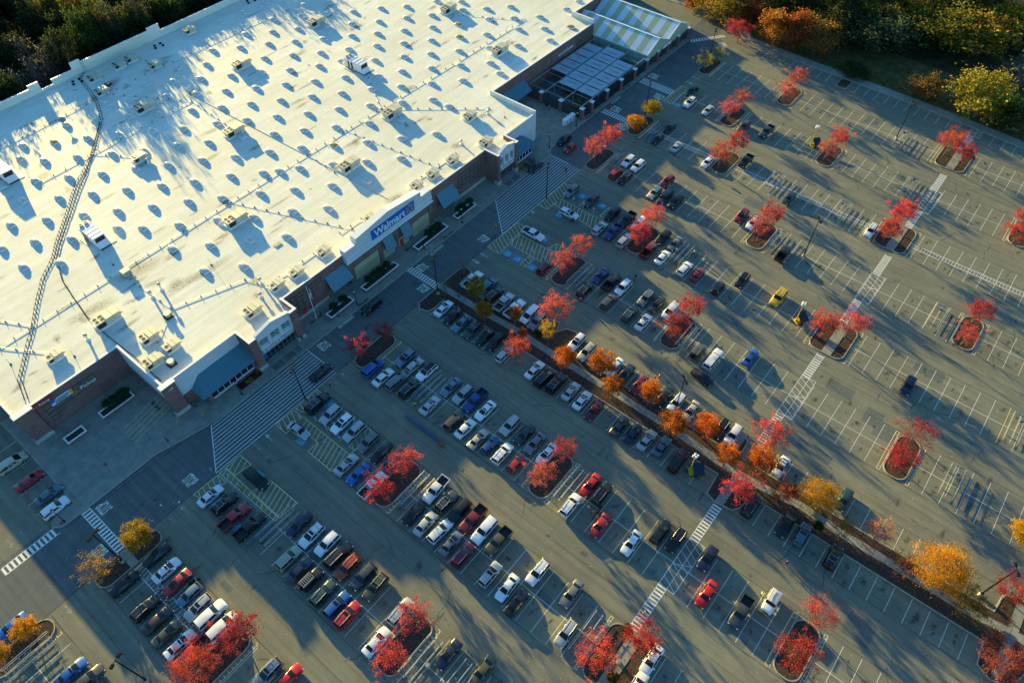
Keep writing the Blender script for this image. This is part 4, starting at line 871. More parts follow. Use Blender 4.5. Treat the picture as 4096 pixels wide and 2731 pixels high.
# sidewalk in front of the store: one raised slab with a kerb edge
FRONT = [(-5.7,127),(-5.7,99.6),(-8.5,99.9),(-10.3,99.2),(-10.7,98.1),(-9.7,97.0),(-8.2,96.8),(9.7,96.8),(14.4,95.6),(20,94.4),(34.5,93.8),(60,93.8),(120.5,93.9),(129.2,94.2),(131.2,94.4),(132.4,95.1),(134,95.8),(208.6,95.6),(208.6,99.5),(150,99.5),(150,117.5),(-3.4,117.5),(-3.4,127)]
s = MB(); s.prism(FRONT, -.04, .13); struct('store_sidewalk', s, M['concrete'])
k = MB()
edge = FRONT[:18]
for a, b in zip(edge[:-1], edge[1:]): k.line(a, b, .34, .136)
struct('sidewalk_kerb', k, M['kerb'])
# expansion joints in the sidewalk
j = MB()
for x in np.arange(-4, 208, 3.0):
    lo = 97.0 if x < 9.7 else (95.8 if x > 133 else 94.3); hi = 117 if (x < 18 or 134 < x < 150) else (101.2 if x < 134 else 97)
    j.line((x, lo), (x, hi), .04, .137)
for y in (100.5, 104, 107.5, 111, 114.5):
    j.line((-5.5, y), (17.8, y), .04, .1375); j.line((134.3, y), (149.5, y), .04, .1375)
struct('sidewalk_joints', j, M['joint'])

# path island: kerb, mulch bed and curving concrete walk
def capsule(x0, x1, y0, y1, r=1.9, n=5):
    p = []
    for cx, cy, a0 in ((x1-r, y1-r, 0), (x0+r, y1-r, 90), (x0+r, y0+r, 180), (x1-r, y0+r, 270)):
        for i in range(n+1):
            a = R(a0 + 90*i/n); p.append((cx+r*math.cos(a), cy+r*math.sin(a)))
    return p
PATHBED = [(73.6,80.7),(73.6,11.0),(68.9,10.7),(68.2,8.7),(68.7,5.3),(70,4.4),(73.4,3.7),(73.8,-36.8),(69.6,-37.2),(68.5,-39.5),(69.5,-42.5),(74,-44),(80,-44),(84,-42.5),(85,-39.5),(83.6,-37.2),(80.0,-36.8),(79.6,9.5),(83.5,9.7),(85.1,11.2),(84.2,13.3),(79.6,13.9),(79.6,48.3),(83.6,49.5),(85,51.8),(84.4,54.2),(82.5,55.2),(85,56.3),(84,58.6),(79.7,59.2),(79.7,81.2),(84.2,81.5),(84.9,83.2),(83.6,84.6),(69.5,84.6),(68.2,83.2),(68.8,81.2),(70.5,80.6)]
def shrink(pts, d):
    n = len(pts); A = sum(pts[i][0]*pts[(i+1)%n][1]-pts[(i+1)%n][0]*pts[i][1] for i in range(n)); sgn = 1 if A > 0 else -1
    out = []
    for i in range(n):
        a, b, c = pts[i-1], pts[i], pts[(i+1)%n]
        e1 = Vector((b[0]-a[0], b[1]-a[1])); e2 = Vector((c[0]-b[0], c[1]-b[1]))
        e1.normalize(); e2.normalize()
        n1 = Vector((-e1.y, e1.x))*sgn; n2 = Vector((-e2.y, e2.x))*sgn
        v = n1+n2; v = v/(max(.35, v.length_squared)/2) if v.length > .01 else n1
        out.append((b[0]+v.x*d, b[1]+v.y*d))
    return out
def ringkerb(mb, pts, d, z0, z1):
    inn = shrink(pts, d); n = len(pts)
    for i in range(n):
        q = (i+1) % n
        mb.add([(*pts[i],z0),(*pts[q],z0),(*pts[q],z1),(*pts[i],z1),(*inn[i],z1),(*inn[q],z1),(*inn[i],z0),(*inn[q],z0)],
               [(0,1,2,3),(3,2,5,4),(4,5,7,6)])
def rough_bed(pts, z, amp=.07, seed=1):          # mulch surface with small bumps
    mb = MB(); r = random.Random(seed); inn = shrink(pts, .18)
    mb.sheet(inn, z); return mb
k = MB(); ringkerb(k, PATHBED, .22, 0, .16); struct('path_kerb', k, M['kerb'])
b = MB(); b.sheet(shrink(PATHBED, .2), .12); struct('path_mulch_bed', b, M['mulch'])
WALK = [(76.4,84.4),(76.7,70),(77.1,63),(76.8,50),(76.9,36),(76.8,22),(76.2,12),(76.0,9),(76.6,2),(77.5,-4),(77.0,-11),(77.2,-22),(77.3,-34),(78.0,-40),(78.2,-43.5)]
w = MB()
for a, c in zip(WALK[:-1], WALK[1:]): w.add([(a[0]-.8,a[1],.15),(a[0]+.8,a[1],.15),(c[0]+.8,c[1],.15),(c[0]-.8,c[1],.15)], [(0,3,2,1)])
w.add([(68.3,7.0,.152),(76,7.0,.152),(76,8.7,.152),(68.3,8.7,.152)], [(0,1,2,3)])
w.add([(77,10.5,.152),(84.8,10.5,.152),(84.8,12.2,.152),(77,12.2,.152)], [(0,1,2,3)])
w.add([(69.5,-41,.152),(84,-41,.152),(84,-39.4,.152),(69.5,-39.4,.152)], [(0,1,2,3)])
struct('garden_path', w, M['concrete'])
j = MB()
for a, c in zip(WALK[:-1], WALK[1:]):
    n = int(abs(a[1]-c[1])/2.2)
    for i in range(n):
        t = i/max(1, n); x = a[0]+(c[0]-a[0])*t; y = a[1]+(c[1]-a[1])*t; j.line((x-.8, y), (x+.8, y), .05, .156)
struct('path_joints', j, M['crack'])

# planting islands at the ends of the double rows
ROWP = {'K': 'bottom left corner row', 'A': 'fourth row left of the path', 'B': 'third row left of the path', 'C': 'second row left of the path', 'D': 'first row left of the path', 'E': 'first row right of the path', 'F': 'second row right of the path', 'G': 'third row right of the path', 'H': 'fourth row right of the path', 'I': 'fifth row right of the path', 'J': 'sixth row right of the path'}
ORD = ['first', 'second', 'third', 'fourth']
ycol = MB()
for r, ys in ISLANDS.items():
    for i, y in enumerate(ys):
        xc = ROWS[r]; hw = 2.0 if y > 80 else 2.25
        walk = (r in 'CFHJ' and y < 12)
        pts = capsule(xc-5.3, xc+5.3, y-hw-(1.6 if walk else 0), y+hw+(1.6 if walk else 0))
        if r == 'A' and y > 80: pts = capsule(xc-6, xc+6.3, y-hw, y+hw)
        t = thing('planting_island', f'raised kerbed mulch island, {ORD[i]} from the store, {ROWP[r]}' if len(ys) > 1 or r not in 'K' else 'raised kerbed mulch island in the bottom left corner', 'traffic island', (xc, y, 0), 0, 'kerbed tree islands in the car park')
        k = MB(); ringkerb(k, pts, .2, 0, .16); W(k.build('kerb', M['kerb'], t))
        b = MB(); b.sheet(shrink(pts, .18), .11); W(b.build('mulch', M['mulch'], t))
        if walk:
            b = MB(); b.sheet([(xc-5.2, y-1.5), (xc+5.2, y-1.5), (xc+5.2, y+.6), (xc-5.2, y+.6)], .165); W(b.build('paving', M['concrete'], t))
        if r == 'A' and y > 80:
            b = MB(); b.sheet([(xc-.6, y-1.9), (xc+.9, y-1.9), (xc+.9, y+1.9), (xc-.6, y+1.9)], .165); W(b.build('paving', M['concrete'], t))
        # yellow ladder marking beside the kerb
        for sgn in (1, -1):
            yy = y+sgn*(hw+.75+(1.6 if walk else 0)); y0 = yy-sgn*.55
            if (y > 80 and sgn > 0): continue
            ycol.line((xc-5.2, yy), (xc+5.2, yy), .13, .008)
            if sgn < 0:
                for xx in np.arange(xc-5.2, xc+5.3, .8): ycol.line((xx, y0), (xx, yy), .12, .0085)
            else:
                for xx in (xc-5.2, xc-4.4, xc+4.4, xc+5.2): ycol.line((xx, y0), (xx, yy), .12, .0085)
for xx in (73.7, 79.5): pass

# ------------------------------------------------------------------ painted markings
wl = MB()
for x0, x1, y in STALLS:
    if x0 < -27 and y > 86: continue
    wl.line((x0, y), (x1, y), .105, .008) if not (x0 > 97 and y < -26) else ycol.line((x0, y), (x1, y), .10, .008)
YELLOWS = {'E': -16.5, 'G': -16.5, 'F': 5}
for r, xc in ROWS.items():                       # lines along the middle of the double rows
    if r in 'PA': continue
    ys = sorted(ISLANDS[r], reverse=True)
    lim = [(67 if r in 'BCEF' else 80)] + ys + [-60]
    for hi, lo in zip(lim[:-1], lim[1:]):
        a, b = min(hi, 90)-2.4, lo+2.4
        if hi == lim[0] and r in 'BCEFKI': a = hi
        if a-b > 3 and r != 'H': wl.line((xc, a), (xc, b), .11, .010)
for y in (114.7, 111.7, 108.7, 105.7, 102.7, 117.7, 120.7): wl.line((-11.3, y), (-6.0, y), .1, .008)
struct('stall_markings', wl, M['white_line'])
# bays along the far right kerb
fr = MB()
for y in np.arange(-40, 78, 3.03):
    xk = np.interp(y, [p[1] for p in KERB_R[::-1]], [p[0] for p in KERB_R[::-1]])
    if 43.6 < y < 48.2 or 5.4 < y < 8.6: continue
    fr.line((xk-5.2, y), (xk-.1, y), .1, .008)
struct('kerb_bay_markings', fr, M['white_line'])
bi = thing('planting_island', 'small bare dirt island projecting from the far right kerb', 'traffic island', (215, 46, 0), 0, 'kerbed tree islands in the car park')
k = MB(); ringkerb(k, capsule(212.2, 217.5, 44.2, 47.7, 1.1), .2, 0, .15); W(k.build('kerb', M['kerb'], bi)); b = MB(); b.sheet(capsule(212.4, 217.4, 44.4, 47.5, 1), .11); W(b.build('soil', M['ground'], bi))

cw = MB()
def ladder(x0, x1, y0, y1, along, step, barw, edge=.14):
    if along == 'y':
        cw.line((x0, y0), (x0, y1), edge, .012); cw.line((x1, y0), (x1, y1), edge, .012)
        for y in np.arange(y0, y1+.01, step if y1 > y0 else -step): cw.line((x0, y), (x1, y), barw, .011)
    else:
        cw.line((x0, y0), (x1, y0), edge, .012); cw.line((x0, y1), (x1, y1), edge, .012)
        for x in np.arange(x0, x1+.01, step): cw.line((x, y0), (x, y1), barw, .011)
ladder(-20.2, -10.4, 96.3, 98.0, 'x', .82, .42)
ladder(-6.1, -4.5, 84.4, 96.7, 'y', .8, .42)
ladder(75.1, 76.7, 84.6, 93.8, 'y', .75, .38)
ladder(177.0, 179.7, 84.2, 95.3, 'y', .8, .36)
ladder(156.7, 158.7, 84.2, 95.2, 'y', .8, .36)
cw.line((207.5,94.3),(217.2,87.4),.12,.012); cw.line((208.6,95.2),(217.5,88.8),.12,.012)
for i in range(13):
    t = i/12; cw.line((207.5+9.7*t, 94.3-6.9*t), (208.6+8.9*t, 95.2-6.4*t), .4, .011)
ladder(-5.85, -4.45, 58.4, 80, 'y', .72, .09)
ladder(157.3, 158.7, 57.8, 79.6, 'y', .72, .09); ladder(157.3, 158.7, 12.6, 52.5, 'y', .72, .09); ladder(157.0, 158.4, -48, 5.2, 'y', .72, .09)
# large striped crossings in front of the two entrances
def big(xl0, yl0, xl1, yl1, xr, rungs):
    cw.line((xl0, yl0), (xl1, yl1), .16, .012)
    n = rungs
    for i in range(n):
        t = i/(n-1); y = yl0+(yl1-yl0)*t; x = xl0+(xl1-xl0)*t; cw.line((x, y), (xr, y), .15, .011)
    cw.line((xr, 94.2), (xr, 87.9), .14, .013)
big(20.1, 93.9, 14.4, 84.5, 44.7, 13); big(107.5, 93.8, 98.9, 84.3, 131.4, 13)
# pedestrian way to the right-hand end of the lot
def bars(x0, x1):
    cw.line((x0, 7.0), (x1, 7.0), .11, .012); cw.line((x0, 8.55), (x1, 8.55), .11, .012)
    for x in np.arange(x0, x1, .68): cw.line((x, 7.0), (x, 8.55), .32, .011)
def cross(x0, x1):
    P = [(x0, 5.6), (x1, 5.6), (x1, 8.55), (x0, 8.55)]
    hatch(cw, P, R(62), 1.25, .10, .011); hatch(cw, P, R(118), 5.2, .10, .0118, False); cw.line((x0, 7.0), (x1, 7.0), .1, .0125)
for a, b in ((40, 48.9), (59.6, 68), (85.3, 93.4), (105.3, 112.6), (124, 132.6), (143, 151), (163.8, 171.4), (182, 190), (203.5, 212)): bars(a, b)
for a, b in ((49, 59.6), (93.5, 105.2), (132.6, 142.9), (171.4, 181.9), (212, 216.4)): cross(a, b)
struct('crossing_markings', cw, M['white_fresh'])

# yellow accessible-bay hatching
for P, ang in (([(9,84.1),(14.4,83.9),(14.4,81.4),(9.4,82.4)], 70), ([(14.6,84),(19.7,84.1),(19.7,80.8),(16.3,81.4),(16.1,68.2),(15.0,68.2)], None), ([(15.9,76.3),(19.9,75.2),(20.1,67.8),(16.1,68.0)], 20),
    ([(33.3,84.1),(39.2,84.2),(39.1,82.6),(34,81.5)], 70), ([(28.4,84.4),(32.9,84),(32.8,81),(28.4,81)], 70), ([(28.4,74.6),(33,74.6),(33,67.8),(28.4,67.8)], 20), ([(30.9,81),(33,81),(33,74.6),(30.9,74.6)], 20), ([(34.2,69.4),(39.4,69.4),(39.4,67.6),(34.2,67.6)], 60), ([(34.2,75.9),(39.3,75.9),(39.3,74.9),(34.2,74.9)], 60),
    ([(113,84.3),(124,84),(124.4,82.3),(119.3,80.9),(113,81.3)], 60), ([(115.7,81),(118.4,81),(118.4,68),(114.4,68)], 25), ([(119.2,75.9),(124.4,75.9),(124.4,74.9),(119.2,74.9)], 70), ([(119.2,69.5),(123.7,69.3),(123.7,68),(119.2,68)], 70),
    ([(93.2,84.3),(104.4,84.1),(104.4,81.6),(93.2,80.4)], 60), ([(97.3,80.8),(101.6,81),(101.6,68),(97.3,68)], 25), ([(102,72.6),(104.6,71.8),(104.6,67.9),(102,67.9)], 25), ([(93.4,74.4),(97,74.4),(97,72.9),(93.4,72.9)], 70), ([(93.4,67.8),(97.2,68),(97.2,66.3),(93.4,66.3)], 70),
    ([(173,83.9),(183.3,83.4),(183.4,81.4),(173,80.8)], 60)):
    if ang is None: hatch(ycol, [(14.8,84),(16.2,84),(16.2,68.2),(15.2,68.2)], R(25), 1.1, .13, .009); hatch(ycol, [(16.3,84),(19.7,84.1),(19.7,80.8),(16.3,81.4)], R(25), 1.1, .13, .009)
    else: hatch(ycol, P, R(ang), 1.0, .13, .009)
for y in np.arange(104, 108.8, 1.1): ycol.line((8.5, y-1.8), (17.6, y), .09, .142)
struct('yellow_markings', ycol, M['yellow_line'])
bl = MB(); sy = MB()
def blue(x, y, rz=0, w=1.9):
    bl.sheet([(x-w/2, y-w/2), (x+w/2, y-w/2), (x+w/2, y+w/2), (x-w/2, y+w/2)], .010)
    for i in range(10):                           # wheelchair sign: wheel arc, back, seat, leg and head
        a0, a1 = R(200+i*20*.9), R(200+(i+1)*20*.9)
        sy.line((x+.42*math.cos(a0), y-.1+.42*math.sin(a0)), (x+.42*math.cos(a1), y-.1+.42*math.sin(a1)), .1, .014)
    sy.line((x-.12, y+.4), (x, y-.05), .11, .0145); sy.line((x, y-.05), (x+.36, y-.05), .11, .015); sy.line((x+.36, y-.05), (x+.5, y-.45), .11, .0155); sy.disc((x-.16, y+.6, .016), .12, 8)
for x, y in ((10.2,79),(10.2,72.6),(19.0,77.8),(29.3,77.4),(38.3,79.5),(38.3,73),(94.4,79),(94.4,76),(94.4,71.6),(122.8,77.4),(122.9,71.2),(113.4,77.6),(103.6,75.2),(173.8,79.4)): blue(x, y)
for x0, x1, ys in ((9.2,14.6,(82.2,79.3,75.8,72.4,68.8)), (34.2,39.4,(82.4,79.2,75.9,72.3,69.2)), (93.4,97.2,(80.2,77.5,74.6,72.8,69.6)), (119.2,124.4,(81.4,78.8,76,74.9,69.6))):
    for y in ys: bl.line((x0, y), (x1, y), .12, .013)
    bl.line((x1 if x0 < 30 else (x0 if x0 != 93.4 else x1), ys[0]), (x1 if x0 < 30 else (x0 if x0 != 93.4 else x1), ys[-1]), .14, .0135)
struct('blue_bay_markings', bl, M['blue_line']); struct('wheelchair_markings', sy, M['white_line'])
# lettering on the tarmac
gt = MB()
for x, y in ((-2.8,94.6),(78.2,91.8),(47.8,92.0)): ground_text('STOP', 2.4, 2.4, x, y, .014, R(90), gt)
for x, y in ((10.4,87),(-7.9,87.6),(73.4,86.8),(94.7,86.8)): ground_text('STOP', 2.4, 2.4, x, y, .014, R(-90), gt)
for x, y in ((182.5,93.1),(160.6,92.2)): ground_text('YIELD', 3.2, 2.6, x, y, .014, R(90), gt)
for x, y in ((174,86.1),(154.6,86)): ground_text('YIELD', 3.2, 2.6, x, y, .014, R(-90), gt)
for x, y in ((208.5,91.5),): ground_text('YIELD', 3.0, 2.4, 212, 85.5, .014, R(60), gt)
ar = MB()
def arrow(x, y, up):
    s_ = 1 if up else -1
    ar.line((x, y-1.1*s_), (x, y+.3*s_), .22, .014); ar.add([(x-.45, y+.25*s_, .0145), (x+.45, y+.25*s_, .0145), (x, y+1.2*s_, .0145)], [(0, 1, 2) if up else (1, 0, 2)])
for x, y, u in ((-14.7,101,1),(-17.1,101.2,0),(-16.6,82.6,0),(-13.9,82.6,1),(3.6,82.6,0),(6.3,82.9,1),(25.6,83,1),(22.9,83.2,0),(45.2,82.6,1),(42.8,82.8,0),(61.8,82.6,1),(64.6,82.9,0),(87.6,83.2,0),(90.4,83,1),(107.4,83.2,0),(109.9,82.9,1),(126.4,83,0),(130,82.9,1),(145.6,82.5,0),(149.8,82.8,1),(166,82.6,0),(169,82.6,1),(186.2,82.7,0),(190,82.7,1),(61.8,-25.5,0)): arrow(x, y, u)
struct('lane_arrows', ar, M['white_worn'])
ground_text('NO PARKING', 4.4, .8, 55.4, 93.2, .014, 0, gt); ground_text('NO PARKING', 4.4, .8, 84.6, 93.1, .014, 0, gt); ground_text('NO PARKING', 4.4, .8, 164.5, 95.0, .014, 0, gt)
struct('white_lettering', gt, M['white_line'])
gk = MB(); ground_text('FIRE LANE', 3.4, .8, 51.6, 98.9, .142, 0, gk); ground_text('FIRE LANE', 3.4, .8, 81.2, 98.6, .142, 0, gk); ground_text('FIRE LANE', 3.4, .7, 90.2, 94.4, .142, 0, gk); ground_text('FIRE LANE', 3.2, .8, 16, 106.6, .142, R(-90), gk); ground_text('FIRE LANE', 3.0, .7, 61.8, 94.4, .142, 0, gk); ground_text('FIRE LANE', 3.4, .7, 172, 96.3, .142, 0, gk)
struct('fire_lane_lettering', gk, M['crack'])
gr = MB()
for y in (113.2, 110.2, 107.2, 104.2, 101.2): ground_text('Pickup', 2.5, .8, -11.15, y, .012, R(-90), gr)
struct('pickup_bay_lettering', gr, M['red_line'])
# dark trampled door mats / worn patches
mt = MB()
for x0, x1, y0, y1 in ((36.8,39.6,94.6,96.2),(40,42.6,94.6,96.2),(43,44.2,94.6,96.2),(113.8,116,94.6,96.2),(116.6,119,94.6,96.2),(151,154.5,96,96.7)): mt.sheet([(x0,y0),(x1,y0),(x1,y1),(x0,y1)], .139)
struct('kerb_ramp_mats', mt, M['asphalt_dark'])

# seams, cracks, oil stains and fallen leaves on the tarmac
ck = MB()
def crack(a, b, w, jit, step):
    n = max(1, int(math.hypot(b[0]-a[0], b[1]-a[1])/step)); p = a
    for i in range(1, n+1):
        t = i/n; q = (a[0]+(b[0]-a[0])*t+random.uniform(-jit, jit), a[1]+(b[1]-a[1])*t+random.uniform(-jit, jit)) if i < n else b
        ck.line(p, q, w*random.uniform(.5, 1.3), .0055); p = q
for r, xc in ROWS.items():
    for sx in ((-8.3, 8.3) if r == 'P' else (-5.6, 5.6)):
        crack((xc+sx, 83.8), (xc+sx, -70), .07, .07, 2.2)
xs = sorted(ROWS.values())
for a, b in zip(xs[:-1], xs[1:]):
    crack(((a+b)/2+random.uniform(-.4, .4), 84), ((a+b)/2+random.uniform(-.4, .4), -70), .05, .06, 2)
crack((-30, 84.4), (216, 84.4), .07, .06, 3); crack((-8, 96.3), (14, 95.2), .1, .05, 2)
for i in range(150):
    x, y = random.uniform(-20, 212), random.uniform(-40, 80); a = random.uniform(0, 6.28); l = random.uniform(3, 9)
    crack((x, y), (x+l*math.cos(a), y+l*math.sin(a)), .075, .35, .8)
struct('pavement_seams', ck, M['crack'])
pt = MB()
for i in range(26):
    x, y, a_, b_ = random.uniform(-10, 205), random.uniform(-35, 82), random.uniform(1, 4.5), random.uniform(1, 7); pt.sheet([(x, y), (x+a_, y), (x+a_, y+b_), (x, y+b_)], .003+i*.00004)
struct('asphalt_patches', pt, M['asphalt_dark'])
st = MB()
def blot(x, y, rx, ry, z=.006, mb=None, n=12):
    mb = mb or st; o = len(mb.v); mb.amt.append(1.0); mb.v.append((x, y, z)); ph = random.uniform(0, 6)
    for i in range(n):
        a = 2*math.pi*i/n; k = 1+.3*math.sin(2*a+ph)+random.uniform(-.18, .18); mb.v.append((x+rx*k*math.cos(a), y+ry*k*math.sin(a), z)); mb.amt.append(0.0)
    for i in range(n): mb.f.append((o, o+1+i, o+1+(i+1) % n)); mb.m.append(0)
zz = 0
for x0, x1, y in STALLS:
    yy = y+1.5; left = x0 < 100
    for xb in ((x0+2.6, x1-2.6) if x1-x0 > 6 else (x0+2.6,)):
        for q in range(random.choice((1, 1, 2, 3) if left else (0, 1, 1, 2))):
            zz += 1; sz = random.uniform(.18, .62) if random.random() < .8 else random.uniform(.6, 1.05)
            blot(xb+random.uniform(-1.0, 1.2), yy+random.uniform(-.4, .4), sz*1.2, sz*.8, .0045+(zz % 5)*.0002)
for i in range(260): blot(random.uniform(-15, 210), random.uniform(-30, 92), random.uniform(.3, 1.6), random.uniform(.2, .8), .0056)
tag(st.build('oil_stains', M['stain']), kind='structure')
lf = MB(); nl = 5200
for T_ in TREES:
    for i in range(70 if T_[0] > 71 and T_[0] < 82 else 45):
        x, y = T_[0]+random.gauss(0, 1.9), T_[1]+random.gauss(0, 1.5); s_ = random.uniform(.07, .14); a = random.uniform(0, 6.3); c_, d_ = math.cos(a)*s_, math.sin(a)*s_; z = .17
        lf.add([(x+c_, y+d_, z), (x-d_, y+c_, z+.03), (x-c_, y-d_, z), (x+d_, y-c_, z)], [(0, 1, 2, 3)], random.choice((1, 2, 2)))
for i in range(nl):
    x, y = random.uniform(-30, 216), random.uniform(-48, 93)
    if random.random() < .45:
        T_ = random.choice(TREES); x = T_[0]+random.gauss(0, 4)-2; y = T_[1]+random.gauss(0, 5)-4
        if y > 93: continue
    s_ = random.uniform(.05, .11); a = random.uniform(0, 6.3); c_, d_ = math.cos(a)*s_, math.sin(a)*s_
    lf.add([(x+c_, y+d_, .022), (x-d_, y+c_, .03), (x-c_, y-d_, .022), (x+d_, y-c_, .02)], [(0, 1, 2, 3)], 0 if random.random() < .7 else 1)
tag(lf.build('fallen_leaves', [simple('pale_dry_leaf', (.50, .46, .32), .8, .1, 0, .2), simple('brown_dry_leaf', (.20, .10, .05), .8, .1, 0, .3), simple('rusty_dry_leaf', (.30, .075, .035), .8, .1, 0, .4)]), 'small dry fallen leaves scattered over the car park', 'leaves', kind='stuff')
# ------------------------------------------------------------------ the store
store = thing('store_building', 'huge white-roofed brick superstore with blue sign across its front', 'building', (90, 160, 0))
def S_(mb, name, mat, smooth=None, parent=None):
    o = mb.build(name, mat, parent or store, smooth)
    if parent is None: W(o)
    return o
OUT = [(-3.5,117.5),(18,117.5),(18,101.5),(134,101.5),(134,117.5),(184,117.5),(184,126),(222,126),(222,217.5),(-3.5,217.5)]
rf = MB(); rf.sheet([(-3.3,117.7),(18.2,117.7),(18.2,101.7),(133.8,101.7),(133.8,117.7),(183.8,117.7),(183.8,126.2),(221.8,126.2),(221.8,217.3),(-3.3,217.3)], 8.0)
roof = S_(rf, 'roof', M['roof'])
TOP = [8.5, 9.0, 9.0, 9.0, 8.5, 9.2, 8.6, 8.8, 10.2, 8.6]
bw = MB(); pw = MB(); cp = MB()
def wallrun(a, b, top, par=True):
    a, b = Vector(a), Vector(b); d = (b-a).normalized(); n = Vector((-d.y, d.x))   # inward
    bw.add([(a.x,a.y,0),(b.x,b.y,0),(b.x,b.y,top-.12),(a.x,a.y,top-.12)], [(0,1,2,3)])
    i0, i1 = a+n*.02, b+n*.02; j0, j1 = a+n*.32, b+n*.32
    pw.add([(*i0,7.6),(*i1,7.6),(*i1,top-.12),(*i0,top-.12),(*j0,7.6),(*j1,7.6),(*j1,top-.12),(*j0,top-.12)], [(0,1,2,3),(5,4,7,6),(1,5,6,2),(4,0,3,7),(3,2,6,7)])
    o0, o1 = a-n*.06, b-n*.06; k0, k1 = a+n*.38, b+n*.38
    cp.add([(*o0,top-.12),(*o1,top-.12),(*k1,top-.12),(*k0,top-.12),(*o0,top),(*o1,top),(*k1,top),(*k0,top)], [(3,2,1,0),(4,5,6,7),(0,1,5,4),(1,2,6,5),(2,3,7,6),(3,0,4,7)])
segs = [((-3.5,117.5),(18,117.5),8.5),((18,117.5),(18,101.5),8.9),((18,101.5),(35,101.5),9.1),((47,101.5),(64,101.5),8.9),((91.5,101.5),(112.5,101.5),8.9),((120.5,101.5),(134,101.5),8.8),((134,101.5),(134,117.5),9.4),
        ((134,117.5),(184,117.5),8.5),((184,117.5),(184,126),9.6),((184,126),(222,126),8.6),((222,126),(222,217.5),8.8),((222,217.5),(95,217.5),10.0),((95,217.5),(91,217.5),12.0),((91,217.5),(69,217.5),11.2),((69,217.5),(66,217.5),12.0),((66,217.5),(59.5,217.5),10.0),((59.5,217.5),(56,217.5),8.6),((56,217.5),(53,217.5),11),((53,217.5),(-3.5,217.5),10.0),((-3.5,217.5),(-3.5,117.5),8.55)]
for s in segs:
    bw, pw, cp = MB(), MB(), MB(); wallrun(*s); S_(bw, 'brick_wall', M['brick']); S_(pw, 'parapet', M['roof']); S_(cp, 'coping', M['coping'])
bw, cp = MB(), MB()                                # brick pier at the pickup corner
bw.box(-3.6, -.2, 116.6, 117.6, 0, 8.6)
cp.box(-3.75, -.05, 116.45, 117.9, 8.6, 8.72)
S_(bw, 'brick_pier', M['brick']); S_(cp, 'coping', M['coping']); bw, cp = MB(), MB()
bw.box(17.4, 20.2, 100.8, 101.6, 0, 9.1); cp.box(17.2, 20.4, 100.6, 101.9, 9.1, 9.22)
S_(bw, 'brick_pier', M['brick']); S_(cp, 'coping', M['coping']); bw = MB(); bw.box(17.6, 18.1, 101.6, 117.4, 0, 2.6); S_(bw, 'brick_skirt', M['brick'])          # brick skirt below the white side wall
ew = MB(); ew.box(17.86, 18.0, 101.7, 117.4, 2.6, 8.75); S_(ew, 'white_wall', M['eifs']); ew = MB(); ew.box(20.3, 34.9, 101.38, 101.5, 3.6, 8.95); S_(ew, 'white_wall', M['eifs']); ew = MB(); ew.box(120.6, 133.9, 101.38, 101.5, .4, 8.65); S_(ew, 'white_wall', M['eifs']); ew = MB(); ew.box(134.0, 134.12, 101.6, 117.4, .6, 9.25); ew.box(134.02, 134.14, 101.6, 117.4, .6, .9)
S_(ew, 'white_wall', M['eifs'])
bb = MB()
bb.box(17.2, 20.4, 100.6, 101.7, 0, 1.1); S_(bb, 'stone_base', M['block']); bb = MB(); bb.box(-3.75, -.05, 116.4, 117.6, 0, 1.1); S_(bb, 'stone_base', M['block']); bb = MB(); bb.box(47.1, 57.8, 101.3, 101.5, 0, .9); S_(bb, 'stone_base', M['block']); bb = MB(); bb.box(100.5, 112.4, 101.3, 101.5, 0, .9)
S_(bb, 'stone_base', M['block'])
# raised sign front
sf = MB(); sf.box(64, 91.5, 100.6, 101.9, 0, 6.7)
for x0, x1 in ((64, 65.2), (73.4, 74.2), (83.3, 84.1), (90.3, 91.5)): sf.box(x0, x1, 100.45, 100.62, 0, 6.7)
S_(sf, 'sign_wall_brick', M['brick'])
SGN = [(63.9,6.7),(91.6,6.7),(91.6,10.3),(88.0,10.3),(88.0,11.7),(77.75,12.9),(67.5,11.7),(67.5,10.3),(63.9,10.3)]
sg = MB(); sg.wall(SGN, 100.3, 101.9)
gable = S_(sg, 'sign_gable', M['eifs'])
sb = MB(); sb.box(63.7, 91.8, 100.1, 100.32, 6.62, 6.85); sb.box(63.8, 91.7, 100.18, 100.32, 8.0, 8.14); S_(sb, 'moulding', M['coping'])
sc = MB()
for a, b in zip(SGN[2:], SGN[3:]+[SGN[0]]):
    if abs(a[0]-b[0]) < .01 and b[1] < a[1] and a[0] in (63.9,): continue
    d = Vector((b[0]-a[0], b[1]-a[1])).normalized(); n = Vector((d.y, -d.x))*.1
    if a == SGN[-1]: continue
    sc.add([(a[0],100.2,a[1]),(b[0],100.2,b[1]),(b[0]+n.x,100.2,b[1]+n.y),(a[0]+n.x,100.2,a[1]+n.y),(a[0],102.05,a[1]),(b[0],102.05,b[1]),(b[0]+n.x,102.05,b[1]+n.y),(a[0]+n.x,102.05,a[1]+n.y)], [(0,1,2,3),(7,6,5,4),(0,4,5,1),(1,5,6,2),(2,6,7,3),(3,7,4,0)])
S_(sc, 'sign_coping', M['coping'])
sp = MB(); sp.box(71.9, 85.7, 100.16, 100.31, 8.15, 10.9); panel = S_(sp, 'sign_panel', M['sign_blue'])
W(wall_text('Walmart', 2.75, 77.6, 100.08, 9.5, M['white'], store, 'sign_lettering', .07, .98, .035))
def spark(cx, y, cz, r0, r1, w, name='sign_spark'):
    m = MB()
    for i in range(6):
        a = R(60*i+30); ca, sa = math.cos(a), math.sin(a)
        q = [(r0, -w/2*.7), (r1, -w/2), (r1+w*.2, 0), (r1, w/2), (r0, w/2*.7)]
        m.wall([(cx+ca*u-sa*v, cz+sa*u+ca*v) for u, v in q], y-.08, y+.06)
    return S_(m, name, M['amber'])
